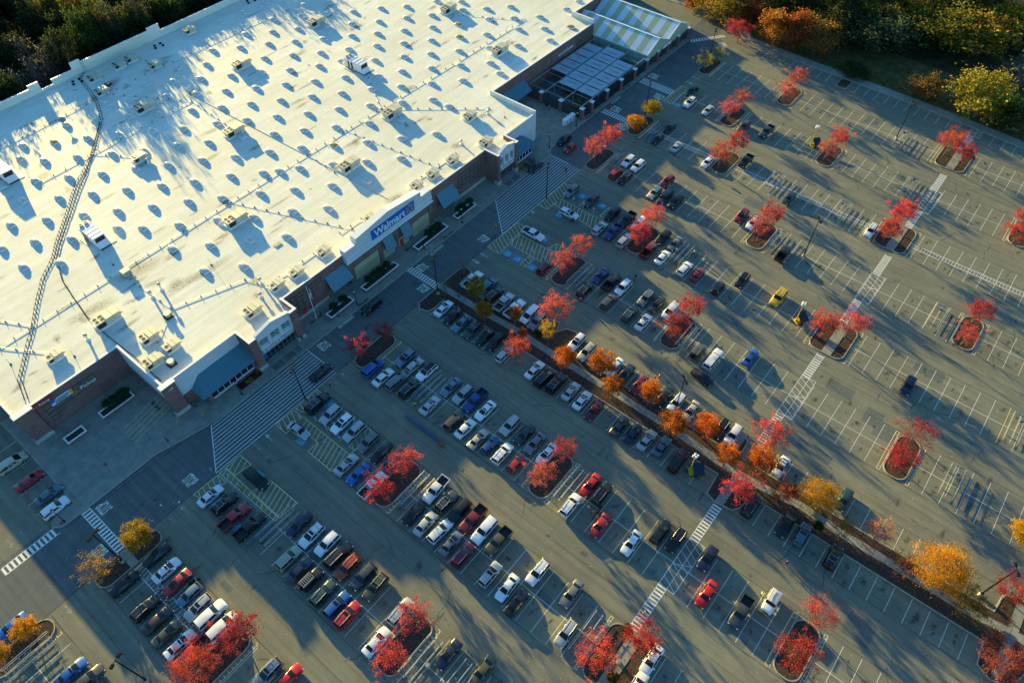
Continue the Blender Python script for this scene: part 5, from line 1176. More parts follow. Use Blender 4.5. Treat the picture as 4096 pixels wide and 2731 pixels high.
spark(84.1, 100.1, 9.55, .5, 1.2, .36)
# closed tan bays and red doors
for x0, x1 in ((65.6, 73.0), (84.3, 90.1)):
    m = MB(); m.box(x0, x1, 100.5, 100.7, .15, 4.2); S_(m, 'tan_panel', M['tan'])
for x0, x1 in ((74.5, 78.0), (79.6, 82.9)):
    m = MB(); m.box(x0, x1, 100.5, 100.7, .15, 2.9); S_(m, 'tan_panel', M['tan'])
for x, y in ((51.2, 101.4), (53.1, 101.4), (80.4, 100.45)):
    m = MB(); m.box(x-.5, x+.5, y-.06, y+.2, .13, 2.3)
    d = S_(m, 'red_door', M['red_door']); h = MB(); h.box(x+.3, x+.4, y-.12, y-.06, 1.1, 1.25); W(h.build('handle', M['galv'], d)).matrix_parent_inverse = Matrix.Identity(4)
# entrances
def entrance(x0, x1, words, size, pw=1.7):
    xa, xb = x0+pw, x1-pw; zc = 9.3; xm = (x0+x1)/2
    m = MB()
    for p0, p1, o0, o1 in ((x0, xa, x0, x0+.35), (xb, x1, x1-.35, x1)):
        m = MB(); m.box(p0, p1, 96.9, 101.6, 0, 8.0); m.box(p0, p1, 96.9, 97.3, 8.0, zc-.12); m.box(o0, o1, 97.3, 101.6, 8.0, zc-.12); S_(m, 'entrance_pier', M['brick'])
        m = MB(); m.box(p0-.1, p1+.1, 96.78, 97.42, zc-.12, zc); m.box(o0-.08, o1+.08, 97.42, 101.8, zc-.12, zc); S_(m, 'pier_coping', M['coping'])
    m = MB(); m.box(x0+.36, x1-.36, 97.9, 101.9, 8.0, 8.04); S_(m, 'entrance_roof', M['roof'])
    m = MB(); m.box(x0-.15, xa+.15, 96.75, 98.2, 0, 1.1); m.box(xb-.15, x1+.15, 96.75, 98.2, 0, 1.1); S_(m, 'pier_base', M['block'])
    m = MB(); m.wall([(xa, 7.4), (xb, 7.4), (xb, 9.25), (xm, 10.2), (xa, 9.25)], 97.3, 97.8); m.box(xa, xb, 97.8, 101.4, 7.4, 7.98)
    q_ = MB(); q_.box(xa, xb, 97.27, 98.5, 3.4, 4.48); S_(q_, 'entrance_beam', M['eifs_shaded'])
    w3 = (xb-xa)/3
    for i in range(4):
        xx = xa+w3*i; m.box(max(xa, xx-.35), min(xb, xx+.35), 97.3, 98.5, 4.5, 7.4)
    g_ = S_(m, 'entrance_gable', M['eifs'])
    m = MB(); m.add([(xm+.55*math.cos(2*math.pi*i/20), 97.26, 8.5+.55*math.sin(2*math.pi*i/20)) for i in range(20)], [tuple(range(20))]); S_(m, 'round_medallion', M['frp_white'])
    m = MB()
    for (p, q) in (((xa, 9.25), (xm, 10.2)), ((xm, 10.2), (xb, 9.25))): m.add([(p[0],97.15,p[1]+.01),(q[0],97.15,q[1]+.01),(q[0],97.95,q[1]+.01),(p[0],97.95,p[1]+.01),(p[0],97.15,p[1]+.12),(q[0],97.15,q[1]+.12),(q[0],97.95,q[1]+.12),(p[0],97.95,p[1]+.12)], [(3,2,1,0),(4,5,6,7),(0,1,5,4),(2,3,7,6),(1,2,6,5),(3,0,4,7)])
    S_(m, 'entrance_coping', M['coping'])
    for i in range(3):
        a, b = xa+w3*i+.35, xa+w3*(i+1)-.35
        m = MB(); m.box(a, b, 98.42, 98.5, 4.75, 7.4); win = S_(m, 'window', M['green_glass'])
        f = MB()
        for t in (0, .5, 1): f.box(a+(b-a)*t-.05, a+(b-a)*t+.05, 98.34, 98.42, 4.75, 7.4)
        for z in (4.8, 6.1, 7.35): f.box(a, b, 98.345, 98.42, z-.05, z+.05)
        for p, q in (((a, 4.8), (b, 7.35)), ((a, 7.35), (b, 4.8))):
            f.add([(p[0],98.33,p[1]-.07),(q[0],98.33,q[1]-.07),(q[0],98.33,q[1]+.07),(p[0],98.33,p[1]+.07)], [(0,1,2,3)])
        W(f.build('window_frame', M['green_frame'], win)).matrix_parent_inverse = Matrix.Identity(4)
        s_ = MB(); s_.add([(a-.1,97.28,4.5),(b+.1,97.28,4.5),(b+.1,98.45,4.85),(a-.1,98.45,4.85),(a-.1,97.28,4.4),(b+.1,97.28,4.4)], [(0,1,2,3),(4,5,1,0)])
        W(s_.build('window_sill', M['coping'], win)).matrix_parent_inverse = Matrix.Identity(4)
    m = MB(); m.box(xa, xb, 98.1, 98.25, .14, 3.4); dr = S_(m, 'glass_doors', M['glass'])
    f = MB(); n = 8
    for i in range(n+1):
        xx = xa+(xb-xa)*i/n; f.box(xx-.05, xx+.05, 98.0, 98.1, .14, 3.4)
    for z in (.25, 1.0, 2.3, 3.35): f.box(xa, xb, 98.02, 98.1, z-.04, z+.04)
    W(f.build('door_frame', M['galv'], dr)).matrix_parent_inverse = Matrix.Identity(4)
    W(wall_text(words, size, xm, 97.22, 3.95, M['white'], store, 'entrance_lettering', .05))
    m = MB(); m.box(xa+.1, xa+1.2, 97.95, 98.0, 1.2, 3.2); S_(m, 'blue_poster', M['sign_blue'])
entrance(35, 47, 'Grocery & Pharmacy', .92); entrance(112.5, 120.6, 'Home & Living', .8, .95)
# metal awnings
def awning(x0, x1, ytop, ztop, ybot, zbot, name='awning'):
    m = MB(); d = .12
    m.add([(x0,ybot,zbot),(x1,ybot,zbot),(x1,ytop,ztop),(x0,ytop,ztop),(x0,ybot,zbot-d),(x1,ybot,zbot-d),(x1,ytop,ztop-d),(x0,ytop,ztop-d)], [(0,1,2,3),(7,6,5,4),(0,4,5,1),(1,5,6,2),(3,7,4,0)])
    o = S_(m, name, M['awning']); r = MB()
    n = max(3, int((x1-x0)/.5))
    for i in range(n+1):
        x = x0+(x1-x0)*i/n; r.add([(x-.035,ybot,zbot),(x+.035,ybot,zbot),(x+.035,ytop,ztop),(x-.035,ytop,ztop),(x-.035,ybot,zbot+.07),(x+.035,ybot,zbot+.07),(x+.035,ytop,ztop+.07),(x-.035,ytop,ztop+.07)], [(4,5,6,7),(0,1,5,4),(1,2,6,5),(3,0,4,7)])
    W(r.build('awning_seam', M['awning_rib'], o)).matrix_parent_inverse = Matrix.Identity(4)
    b = MB()
    for x in (x0+.15, x1-.15): b.tube((x, ytop, zbot), (x, ybot+.1, zbot-.1), .05)
    W(b.build('awning_bracket', M['black'], o)).matrix_parent_inverse = Matrix.Identity(4)
awning(58.1, 64.0, 101.45, 6.3, 99.2, 3.2); awning(74.7, 77.6, 100.25, 6.2, 98.8, 3.2); awning(80.4, 83.2, 100.25, 6.2, 98.8, 3.2); awning(94.2, 100.2, 101.45, 6.3, 99.1, 3.2); awning(137.8, 148.9, 117.45, 5.6, 114.4, 3.2)
def hip(x0, x1, yb, yf, ze, zr, left):
    m = MB(); rib = MB(); e = 2.6
    a = (x0, yf, ze); b = (x1, yf, ze); c = (x1, yb, ze); d = (x0, yb, ze)
    if left: r0, r1 = (x0+e, yb, zr), (x1, yb, zr)
    else: r0, r1 = (x0, yb, zr), (x1-e, yb, zr)
    V_ = [a, b, c, d, r0, r1]
    m.add(V_, [(0,1,5,4),(1,2,5),(0,4,3)]); m.add([a,b,c,d], [(3,2,1,0)])
    o = S_(m, 'entrance_canopy', M['awning'])
    for i in range(int((x1-x0)/.5)+1):
        x = x0+.5*i
        if left: t = min(1, max(0, (x-x0)/e))
        else: t = min(1, max(0, (x1-x)/e))
        y = yf+(yb-yf)*t; z = ze+(zr-ze)*t
        rib.add([(x-.035,yf,ze+.06),(x+.035,yf,ze+.06),(x+.035,y,z+.06),(x-.035,y,z+.06),(x-.035,yf,ze),(x+.035,yf,ze),(x+.035,y,z),(x-.035,y,z)], [(0,1,2,3),(4,5,1,0),(0,3,7,4),(1,5,6,2)])
    W(rib.build('canopy_seam', M['awning_rib'], o)).matrix_parent_inverse = Matrix.Identity(4)
hip(22.2, 35.0, 101.4, 97.3, 3.5, 5.9, True); hip(120.6, 129.6, 101.4, 97.3, 3.5, 5.6, False)
def porch(x0, x1):
    m = MB(); m.box(x0, x1, 98.2, 101.4, 0, 1.0); m.box(x0, x0+.9, 98.0, 101.4, 1.0, 3.0); m.box(x1-.5, x1, 98.2, 101.4, 1.0, 3.0)
    S_(m, 'porch_wall', M['brick']); m = MB(); m.box(x0-.2, x1, 97.9, 101.4, 3.0, 3.42); S_(m, 'porch_beam', M['eifs'])
    m = MB(); m.box(x0+.9, x1-.5, 98.3, 98.4, 1.0, 3.0); w_ = S_(m, 'porch_window', M['glass']); f = MB(); n = int((x1-x0)/1.5)
    for i in range(n+1): xx = x0+.9+(x1-x0-1.4)*i/n; f.box(xx-.04, xx+.04, 98.2, 98.3, 1.0, 3.0)
    f.box(x0+.9, x1-.5, 97.95, 98.3, .98, 1.1); W(f.build('mullion', M['coping'], w_)).matrix_parent_inverse = Matrix.Identity(4)
porch(23.4, 34.9); porch(120.7, 128.6)
# green trellis grids
def trellis(cells, x, z, cw, ch, y):
    m = MB(); done = set()
    for i, j in cells:
        x0, z0 = x+i*cw, z-j*ch
        for a, b, c, d in ((x0,x0+cw,z0,z0),(x0,x0+cw,z0-ch,z0-ch)):
            kx = ('h', round(x0,2), round(c,2))
            if kx not in done: done.add(kx); m.box(x0-.06, x0+cw+.06, y-.14, y-.02, c-.07, c+.07)
        for xx in (x0, x0+cw):
            kx = ('v', round(xx,2), round(z0,2))
            if kx not in done: done.add(kx); m.box(xx-.06, xx+.06, y-.15, y-.03, z0-ch, z0)
    S_(m, 'trellis', M['green_frame'])
trellis([(i,0) for i in range(7)]+[(i,1) for i in range(5)]+[(0,2),(1,2),(0,3)], 1.2, 6.4, 1.5, 1.15, 117.5)
trellis([(i,0) for i in range(6)]+[(i,1) for i in range(5)]+[(i,2) for i in range(4)]+[(0,3),(1,3)], 48.6, 7.4, 1.45, 1.2, 101.5)
trellis([(i,0) for i in range(6)]+[(i,1) for i in range(6)]+[(i,2) for i in range(6)]+[(i,3) for i in range(3,6)], 102.2, 7.0, 1.5, 1.2, 101.5)
trellis([(i,j) for i in range(6) for j in range(3)], 175.3, 7.4, 1.4, 1.2, 117.5)
m = MB(); m.box(100.7, 101.6, 101.36, 101.46, 1.2, 3.4); pf = S_(m, 'poster_frame', M['white']); m = MB(); m.box(100.85, 101.45, 101.3, 101.36, 1.35, 3.25); W(m.build('poster', M['glass'], pf)).matrix_parent_inverse = Matrix.Identity(4)
# pickup lettering, banner and red sign
W(wall_text('Pickup', 1.25, 9.9, 117.36, 5.05, M['white'], store, 'pickup_lettering', .05)); spark(7.0, 117.38, 5.05, .22, .62, .18, 'pickup_spark')
m = MB(); m.box(2.6, 7.0, 117.2, 117.3, 5.4, 6.7); bn = S_(m, 'banner', M['frp_white'])
m = MB(); m.wall([(2.6,5.9),(2.6,6.7),(3.9,6.7),(3.4,6.2)], 117.14, 117.2); W(m.build('banner_blue_corner', M['sign_blue'], bn)).matrix_parent_inverse = Matrix.Identity(4)
m = MB(); m.wall([(7.0,5.4),(7.0,6.7),(6.5,6.7),(6.3,6.3),(6.4,5.8)], 117.14, 117.2); W(m.build('banner_yellow_corner', M['amber'], bn)).matrix_parent_inverse = Matrix.Identity(4)
m = MB()
for z, a, b in ((6.35, 3.9, 6.2), (6.1, 3.5, 6.2), (5.85, 3.4, 6.1), (5.62, 3.4, 5.6)): m.box(a, b, 117.15, 117.19, z-.05, z+.05)
W(m.build('banner_print', M['denim'], bn)).matrix_parent_inverse = Matrix.Identity(4)
m = MB(); m.box(-.9, 3.6, 117.1, 117.4, 7.2, 8.3); rs = S_(m, 'red_pickup_sign', M['sign_red'])
W(wall_text('Pickup', .8, 2.0, 117.02, 7.75, M['white'], store, 'red_sign_lettering', .03))
m = MB(); m.wall([(-.7,7.75),(-.3,8.0),(-.3,7.83),(.1,7.83),(.1,7.67),(-.3,7.67),(-.3,7.5)], 117.03, 117.1); W(m.build('arrow', M['white'], rs)).matrix_parent_inverse = Matrix.Identity(4)
spark(.45, 117.06, 7.75, .08, .26, .07, 'red_sign_spark')
W(wall_text('Lawn & Garden', 1.25, 169.4, 117.38, 5.7, M['white'], store, 'garden_lettering', .05))
W(wall_text('125', .75, 18.9, 100.7, 7.9, M['white'], store, 'house_number', .04))

# ------------------------------------------------------------------ on the roof
cu = MB(); cu.box(-.75, .75, -1.2, 1.2, 0, .26); cu.box(-.8, .8, -1.25, 1.25, .26, .32)
cu_me = cu.mesh('skylight_curb', [M['coping']])
def dome_mesh():
    m = MB(); nx, ny = 8, 10
    for j in range(ny+1):
        for i in range(nx+1):
            u, v = i/nx*2-1, j/ny*2-1
            m.v.append((u*.73, v*1.18, .32+.42*(max(0, 1-u*u)**.55)*(max(0, 1-v*v)**.35)))
    for j in range(ny):
        for i in range(nx): a = j*(nx+1)+i; m.f.append((a, a+1, a+nx+2, a+nx+1)); m.m.append(0)
    return m
dome_w = dome_mesh().mesh('dome', [M['dome']], 60); dome_y = dome_mesh().mesh('dome_yellow', [M['dome_yellow']], 60)
for i, (x, y, lab) in enumerate(SKYLIGHTS):
    o = link('skylight', cu_me, None, (x, y, 8.0)); tag(o, lab, 'skylight', 'domed skylights on the white store roof')
    link('dome', dome_y if 'yellow' in lab else dome_w, o)

def rtu(kind, x, y, lab, rz=0):
    t = thing('rooftop_unit', lab, 'air conditioner', (x, y, 8.0), rz, 'air conditioning units on the roof')
    if kind == 'A': l, w, h, fx = 5.2, 2.5, 2.0, [(-1.9,-.55),(-1.9,.55),(-.85,-.55),(-.85,.55)]
    elif kind == 'B': l, w, h, fx = 3.4, 2.2, 1.6, [(-1.1,-.5),(-1.1,.5)]
    else: l, w, h, fx = 3.0, 2.0, 1.4, [(-.85,0)]
    c = MB(); c.box(-l/2-.05, l/2+.05, -w/2-.05, w/2+.05, 0, .35); c.build('curb', M['coping'], t)
    c = MB(); s = l*.42
    c.frustum((-l/2+.35,-l/2+s-.1,-w/2+.15,w/2-.15), (-l/2,-l/2+s,-w/2,w/2), .35, h*.92)
    c.box(-l/2+s+.06, l/2, -w/2, w/2, .35, h); c.box(-l/2+s-.1, -l/2+s+.1, -w/2+.1, w/2-.1, .35, h*.9)
    c.build('cabinet', M['hvac'], t)
    c = MB()
    for px in (.5,): c.box(-l/2+s+.1+px*(l-s)-.02, -l/2+s+.1+px*(l-s)+.02, -w/2-.02, w/2+.02, .5, h+.02)
    c.build('panel_seams', M['hvac_dark'], t)
    c = MB(); c.add([(-l/2+.2,-w/2-.01,.55),(-l/2+s-.35,-w/2-.01,.55),(-l/2+s-.15,-w/2-.02,h*.82),(-l/2+.1,-w/2-.02,h*.82)], [(0,1,2,3)]); c.build('coil_grille', M['hvac_dark'], t)
    for a, b in fx:
        f = MB(); f.disc((a-.0, b, h*.92+.02), .42, 18); fo = f.build('fan', M['hvac_dark'], t)
        f = MB()
        for r in (.44,): 
            for i in range(18):
                t0, t1 = 2*math.pi*i/18, 2*math.pi*(i+1)/18
                f.add([(a+r*math.cos(t0),b+r*math.sin(t0),h*.92+.05),(a+r*math.cos(t1),b+r*math.sin(t1),h*.92+.05),(a+(r-.06)*math.cos(t1),b+(r-.06)*math.sin(t1),h*.92+.05),(a+(r-.06)*math.cos(t0),b+(r-.06)*math.sin(t0),h*.92+.05)], [(0,1,2,3)])
        f.build('fan_ring', M['hvac'], fo)
    c = MB(); c.add([(l/2+.01,-w/2+.2,h*.45),(l/2+.01,w/2-.2,h*.45),(l/2+.7,w/2-.2,h*.5),(l/2+.7,-w/2+.2,h*.5),(l/2+.01,-w/2+.2,h*.9),(l/2+.01,w/2-.2,h*.9)], [(4,5,2,3),(0,1,2,3),(0,3,4),(1,5,2)]); c.build('intake_hood', M['hvac'], t)
    c = MB(); c.path([(l/2-.4,w/2+.05,.5),(l/2-.4,w/2+.6,.4),(l/2-.4,w/2+.6,.05)], .05); c.build('gas_pipe', M['galv'], t)
    return t
PL = 'grey rooftop unit '
UNITS = [('B',101.5,212.4,'with two fans in roof shade by the rear parapet, farthest right of the rear group'),('B',80.9,211.9,'in roof shade by the rear parapet, second of the rear pair'),('B',76.7,211.5,'in roof shade by the rear parapet, first of the rear pair'),('B',83.2,203.4,'beside the sooty patch in the roof shade, near rear pair'),('B',68.3,211.0,'in roof shade just right of the cable at the rear'),('B',65.9,202.9,'in roof shade next to the white vent stack'),
    ('A',99.4,183.7,'with four fans in sun near the rear tree shadows'),('A',69.0,186.7,'in the tree shadow touching a skylight'),('A',77.6,158.4,'with long shadow beside the roof seam, mid roof'),('B',55.5,168.1,'with two fans at the edge of the tree shadow'),('A',129.5,185.5,'with four fans beside the tree shadow at upper right roof'),('A',161.6,158.6,'with four fans at the far right roof, farthest unit'),('A',152.6,129.7,'with four fans near the garden end of the roof'),('A',109.6,131.8,'with four fans right below the long roof pipe'),('A',86.9,124.0,'with four fans right of the roof seam above the sign'),
    ('B',121.7,114.5,'small one by the white parapet at the right front'),('B',115.5,103.6,'with two fans behind the right entrance gable'),('C',104.8,105.5,'with one fan, first left of the right entrance'),('C',97.6,105.6,'with one fan, second left of the right entrance'),('A',56.4,129.7,'with four fans above the left part of the sign front'),('A',20.7,125.4,'with four fans beside the small cable at the left'),('B',23.5,114.6,'with two fans behind the grocery canopy, upper one'),('C',25.0,109.0,'with one fan behind the grocery canopy, middle one'),('B',41.1,104.0,'with two fans behind the grocery entrance gable'),
    ('C',62.3,105.9,'with one fan left of the sign gable'),('C',54.2,105.6,'with one fan, second left of the sign gable'),('C',49.0,105.9,'with one fan, third left of the sign gable'),('C',76.4,105.6,'with one fan close behind the sign gable peak'),('C',91.8,105.6,'with one fan close behind the right end of sign gable'),('C',8.9,124.9,'with one fan above the pickup wall at the left corner'),('B',20.4,108.5,'with two fans in shade by the notch corner')]
for kd, x, y, lab in UNITS: rtu(kd, x, y, ' '.join((PL+lab).split()[:16]))
def bigunit(x, y, lab):
    t = thing('rooftop_unit', lab, 'air handler', (x, y, 8.0), 0, 'large white air handlers on the roof')
    c = MB(); c.box(-1.4, 1.4, -3.6, 3.2, .3, 2.9); c.frustum((-1.4,1.4,-4.6,-3.6), (-1.4,1.4,-3.62,-3.6), .3, 1.6); c.build('cabinet', M['hvac_white'], t)
    c = MB()
    for yy in (-2.4, -1.0, .4, 1.8): c.box(-1.5, 1.5, yy-.1, yy+.1, 2.9, 2.96)
    c.build('roof_rib', M['hvac_white'], t)
    c = MB(); c.box(-1.1, 1.1, -3.68, -3.6, 1.0, 2.6); c.build('grille', M['hvac_dark'], t)
    for xx in (-.6, .6):
        c = MB(); c.tube((xx, 2.6, 2.9), (xx, 2.6, 3.2), .5, .5, 16); f = c.build('fan', M['galv'], t); d = MB(); d.disc((xx, 2.6, 3.21), .38, 16); d.build('fan_blades', M['hvac_dark'], f)
    c = MB(); c.box(-1.44, -1.4, -.2, .5, .5, 2.4); c.box(-1.44, -1.4, 1.2, 1.8, .5, 2.4); c.build('access_door', M['hvac_dark'], t)
    c = MB(); c.box(1.5, 2.7, -4.4, 2.2, .04, .1); c.box(-2.4, -1.5, -1, 2.8, .04, .1); c.build('walk_pad', M['hvac'], t)
    c = MB(); c.box(-1.3, 1.3, -4.7, 3.1, 0, .3); c.build('curb', M['hvac_dark'], t)
bigunit(32.6, 150.3, 'large white ribbed air handler between skylights, left of the roof'); bigunit(119.8, 156.7, 'large white ribbed air handler in the middle of the roof'); bigunit(31.0, 189.0, 'large white air handler cut by the left picture edge')
def vent(x, y, h, lab, cap=True):
    t = thing('vent_stack', lab, 'vent', (x, y, 8.0), 0, 'vent stacks on the roof')
    c = MB(); c.tube((0,0,0), (0,0,h), .22, .22, 12); c.tube((0,0,0), (0,0,.25), .5, .25, 12); c.build('pipe', M['coping'], t)
    c = MB(); c.tube((0,0,h), (0,0,h+.35), .42, .34, 12); c.tube((0,0,h+.35), (0,0,h+.5), .34, .1, 12); c.build('cap', M['galv'], t)
for a in ((32.9,124.6,1.7,'tall round vent stack, farther of two by the thin roof pipe'),(30.4,124.2,1.6,'tall round vent stack, nearer of two by the thin roof pipe'),(47.6,109.4,1.3,'slim vent stack behind the wall left of the flagpole'),(15.5,124.3,1.3,'short vent stack above the pickup wall by a cable loop'),(126.3,112,.8,'small vent with soot by the right white parapet'),(111.7,108.6,1.0,'small vent with soot left of the right entrance'),(56.2,165.2,1.0,'low vent beside a unit at the tree shadow edge'),(45,106.3,.9,'low vent near the right pier of grocery entrance'),(82.9,206.8,.7,'small mushroom vent in rear roof shade')): vent(*a)
def upblast(x, y, lab):
    t = thing('exhaust_fan', lab, 'exhaust fan', (x, y, 8.0), 0, 'exhaust fans on the roof')
    c = MB(); c.box(-.8,.8,-.8,.8,0,.35); c.build('curb', M['hvac_dark'], t); c = MB(); c.tube((0,0,.35),(0,0,.9),.62,.5,14); c.tube((0,0,.9),(0,0,1.15),.5,.7,14); c.build('fan_drum', M['galv'], t)
for a in ((29.4,116.8,'round exhaust fan with dark base among thin pipes'),(69.6,205.8,'white exhaust fan on the sooty patch in rear shade'),(85.0,104.9,'exhaust fan in soot behind the sign gable'),(22.6,105.6,'exhaust fan by the notch corner in shade')): upblast(*a)
sdish = thing('satellite_dish', 'round white satellite dish in roof shade at the left rear', 'satellite dish', (51.5, 197.5, 8.0))
c = MB(); c.tube((0,0,0),(0,0,1.2),.08); c.box(-.9,.9,-.9,.9,0,.06); c.build('mast', M['galv'], sdish)
c = MB(); n = 18; c.v.append((0,0,1.15)); c.v += [(.95*math.cos(2*math.pi*i/n), .95*math.sin(2*math.pi*i/n)-.2, 1.55+.35*math.sin(2*math.pi*i/n)) for i in range(n)]
for i in range(n): c.f.append((0,1+i,1+(i+1)%n)); c.m.append(0)
c.build('dish', M['hvac_dark'] if 0 else M['galv'], sdish); c = MB(); c.tube((0,-.2,1.2),(0,-.5,2.2),.04); c.build('feed_arm', M['galv'], sdish)
for x, y, lab in ((64.5,214,'cluster of four small black roof caps beside the cable at the rear'),(90.6,213,'cluster of four small black roof caps in the rear shade, middle of the roof'),(126,214,'cluster of four small black roof caps at the top of the roof')):
    t = thing('mushroom_vent_cluster', lab, 'roof vents', (x, y, 8.0), 0, 'clusters of black roof caps')
    for dx, dy in ((-1.2,-.6),(1.2,-.9),(-.6,.9),(1.3,.8)):
        c = MB(); c.tube((dx,dy,0),(dx,dy,.2),.35,.35,10); c.tube((dx,dy,.2),(dx,dy,.34),.45,.3,10); c.build('cap', M['black'], t)
# gas lines on sleepers
def gasline(pts, lab, step=3.0, name='gas_pipe_run'):
    t = thing(name, lab, 'pipe', (*pts[0], 8.0), 0, 'pipe runs on the roof')
    c = MB(); c.path([(x-pts[0][0], y-pts[0][1], .17) for x, y in pts], .04, 6); c.build('pipe', M['coping'], t)
    b = MB()
    for p, q in zip(pts[:-1], pts[1:]):
        l = math.hypot(q[0]-p[0], q[1]-p[1]); n = max(1, int(l/step)); ax = abs(q[0]-p[0]) > abs(q[1]-p[1])
        for i in range(n+1):
            x = p[0]+(q[0]-p[0])*i/n-pts[0][0]; y = p[1]+(q[1]-p[1])*i/n-pts[0][1]
            b.box(x-(.07 if ax else .2), x+(.07 if ax else .2), y-(.2 if ax else .07), y+(.2 if ax else .07), 0, .16); b.box(x-.05, x+.05, y-.05, y+.05, .16, .42)
    b.build('sleeper', M['hvac_dark'], t)
for pts, lab in (([(3.1,136.3),(59,136.6),(83.5,136.4),(172.8,136.2)],'longest roof pipe running right across the roof'),([(35.3,179.4),(79.4,180)],'roof pipe crossing the left tree shadow'),([(35.3,200.8),(79,202),(125,200.6)],'rear roof pipe in the tree shade'),([(83.7,136.2),(83.2,125.5)],'short pipe down to the unit above the sign'),([(110,136),(128.5,113.5)],'slanting block-held conduit to the right parapet units'),([(97,136.3),(101,106.5)],'block-held conduit down to units left of right entrance'),([(60,136.5),(71.8,106.8)],'block-held conduit down to the left of sign gable'),([(30.2,136),(31,118.5),(24,112.6)],'thin pipe leading past the two vent stacks'),([(31,118.5),(46,113),(48,107)],'thin pipe towards the grocery entrance vents'),([(79.4,180),(66,203)],'pipe up to the rear shaded units'),([(79.4,180),(78.5,160.5)],'conduit down to the unit by the seam'),([(120,153),(109.6,136.2)],'conduit from the middle air handler to the long pipe'),([(3.1,136.3),(8.9,127)],'short conduit to the pickup corner unit'),([(10.2,136.7),(3.0,150)],'conduit at the left roof edge'),([(48,107.8),(64,107.6)],'pipe behind the wall left of the sign'),([(69,107.9),(75.5,107.8)],'short pipe behind the sign gable peak'),([(92.5,107.6),(108,107.2)],'pipe behind the wall right of the sign'),([(49,180),(55.5,170)],'conduit to the unit at the shadow edge'),([(161,156),(172,136.6)],'conduit at the far right of the roof')): gasline(pts, lab)
c = MB(); c.path([(81.2,182,8.05),(82.8,148,8.05),(83.3,136.5,8.05),(84.4,108,8.05)], .09, 5); tag(c.build('roof_expansion_joint', M['hvac']), kind=None); bpy.data.objects['roof_expansion_joint'].parent = store; W(bpy.data.objects['roof_expansion_joint'])
# black lightning cable lying on little blocks
def cable(pts, lab, off=.5):
    t = thing('roof_cable', lab, 'cable', (*pts[0], 8.0), 0, 'black cables on the roof'); P = []
    for a, b in zip(pts[:-1], pts[1:]):
        n = max(1, int(math.hypot(b[0]-a[0], b[1]-a[1])/1.25))
        for i in range(n): P.append((a[0]+(b[0]-a[0])*i/n-pts[0][0]+random.uniform(-.05,.05), a[1]+(b[1]-a[1])*i/n-pts[0][1]+random.uniform(-.05,.05)))
    c = MB(); c.path([(x, y, .2) for x, y in P], .045, 5); c.path([(x+off, y-off*.5, .2) for x, y in P], .04, 5); c.build('strand', M['black'], t)
    b = MB()
    for x, y in P: [b.box(x+q-.085, x+q+.085, y-q*.5-.08, y-q*.5+.08, 0, .24) for q in ((0, off) if off > .2 else (.06,))]
    b.build('support_block', M['black'], t)
cable([(69.9,222),(67.8,216.8),(65.6,214.6),(64.2,206.8),(62.3,199.9),(58.8,191.9),(49.6,180.3),(42.9,174.3),(40.2,172.3),(32.8,163.6),(26,156.1),(23,152.1),(18.2,147.8),(13.7,141.9),(9.7,136.1),(6.8,132.6),(1.4,125.5),(-.4,119)], 'long black double cable winding across the whole white roof', .55)
cable([(57.8,190.6),(50.6,182),(44.4,174.3),(38.2,167.8),(32,161),(26.6,155),(23.6,151.1),(20.7,143.5),(19.5,135.7),(18.6,130.1),(18.4,124.3),(18.6,118),(18.8,112),(18.8,102.6)], 'thin black cable branching off to the notch corner', .12)
so = MB()
for x, y, rx, ry in ((70,205.5,5,2.2),(83.5,203.8,4.5,2),(66,203,3.5,1.6),(56,166,3,1.4),(86,106,4,2.2),(111,109,3,1.3),(125.3,112.6,3,1.4),(47,111,2,1),(45,107.3,2,1),(33,134,6,2.5),(40,122,8,2),(20,131,6,2)): blot(x, y, rx, ry, 8.012, so, 16)
for i in range(150): blot(random.uniform(0, 180), random.uniform(119, 215), random.uniform(.6, 4), random.uniform(.3, 1.4), 8.006+i*.00003, so)
tag(so.build('roof_stains', M['soot']), kind='structure')
lad = thing('roof_ladder', 'metal crossover ladder on the rear parapet beside the cable', 'ladder', (69.2, 216.6, 8.0)); c = MB()
for dx in (-.35, .35): c.tube((dx,0,0),(dx,.5,3.4),.05)
for z in np.arange(.3,3.3,.35): c.tube((-.35,.5*z/3.4,z),(.35,.5*z/3.4,z),.03)
c.build('rails', M['galv'], lad)
pal = thing('roof_pallet', 'small grey slatted pallet lying beside a skylight on the roof', 'pallet', (57.6, 116.3, 8.0)); c = MB()
for i in range(5): c.box(-.9,.9,-.6+.28*i,-.45+.28*i,.1,.16)
c.box(-.8,-.7,-.6,.6,0,.1); c.box(.7,.8,-.6,.6,0,.1); c.build('slats', M['galv'], pal)
for i, (x, y, lab) in enumerate(((30.5,139.5,'thin lightning rod left of the long pipe near the odd duct'),(44.2,122.6,'thin lightning rod on the stained part of the roof'),(2.5,130.5,'thin lightning rod near the left roof edge'),(11.5,122.5,'thin lightning rod above the pickup wall'),(128,107.5,'thin mast on the roof behind the right entrance'))):
    t = thing('lightning_rod', lab, 'lightning rod', (x, y, 8.0), 0, 'lightning rods'); c = MB(); c.tube((0,0,0),(0,0,1.7),.05,.03,6); c.build('rod', M['galv'], t); c = MB(); c.tube((0,0,0),(0,0,.12),.25,.2,8); c.build('foot', M['hvac_dark'], t)
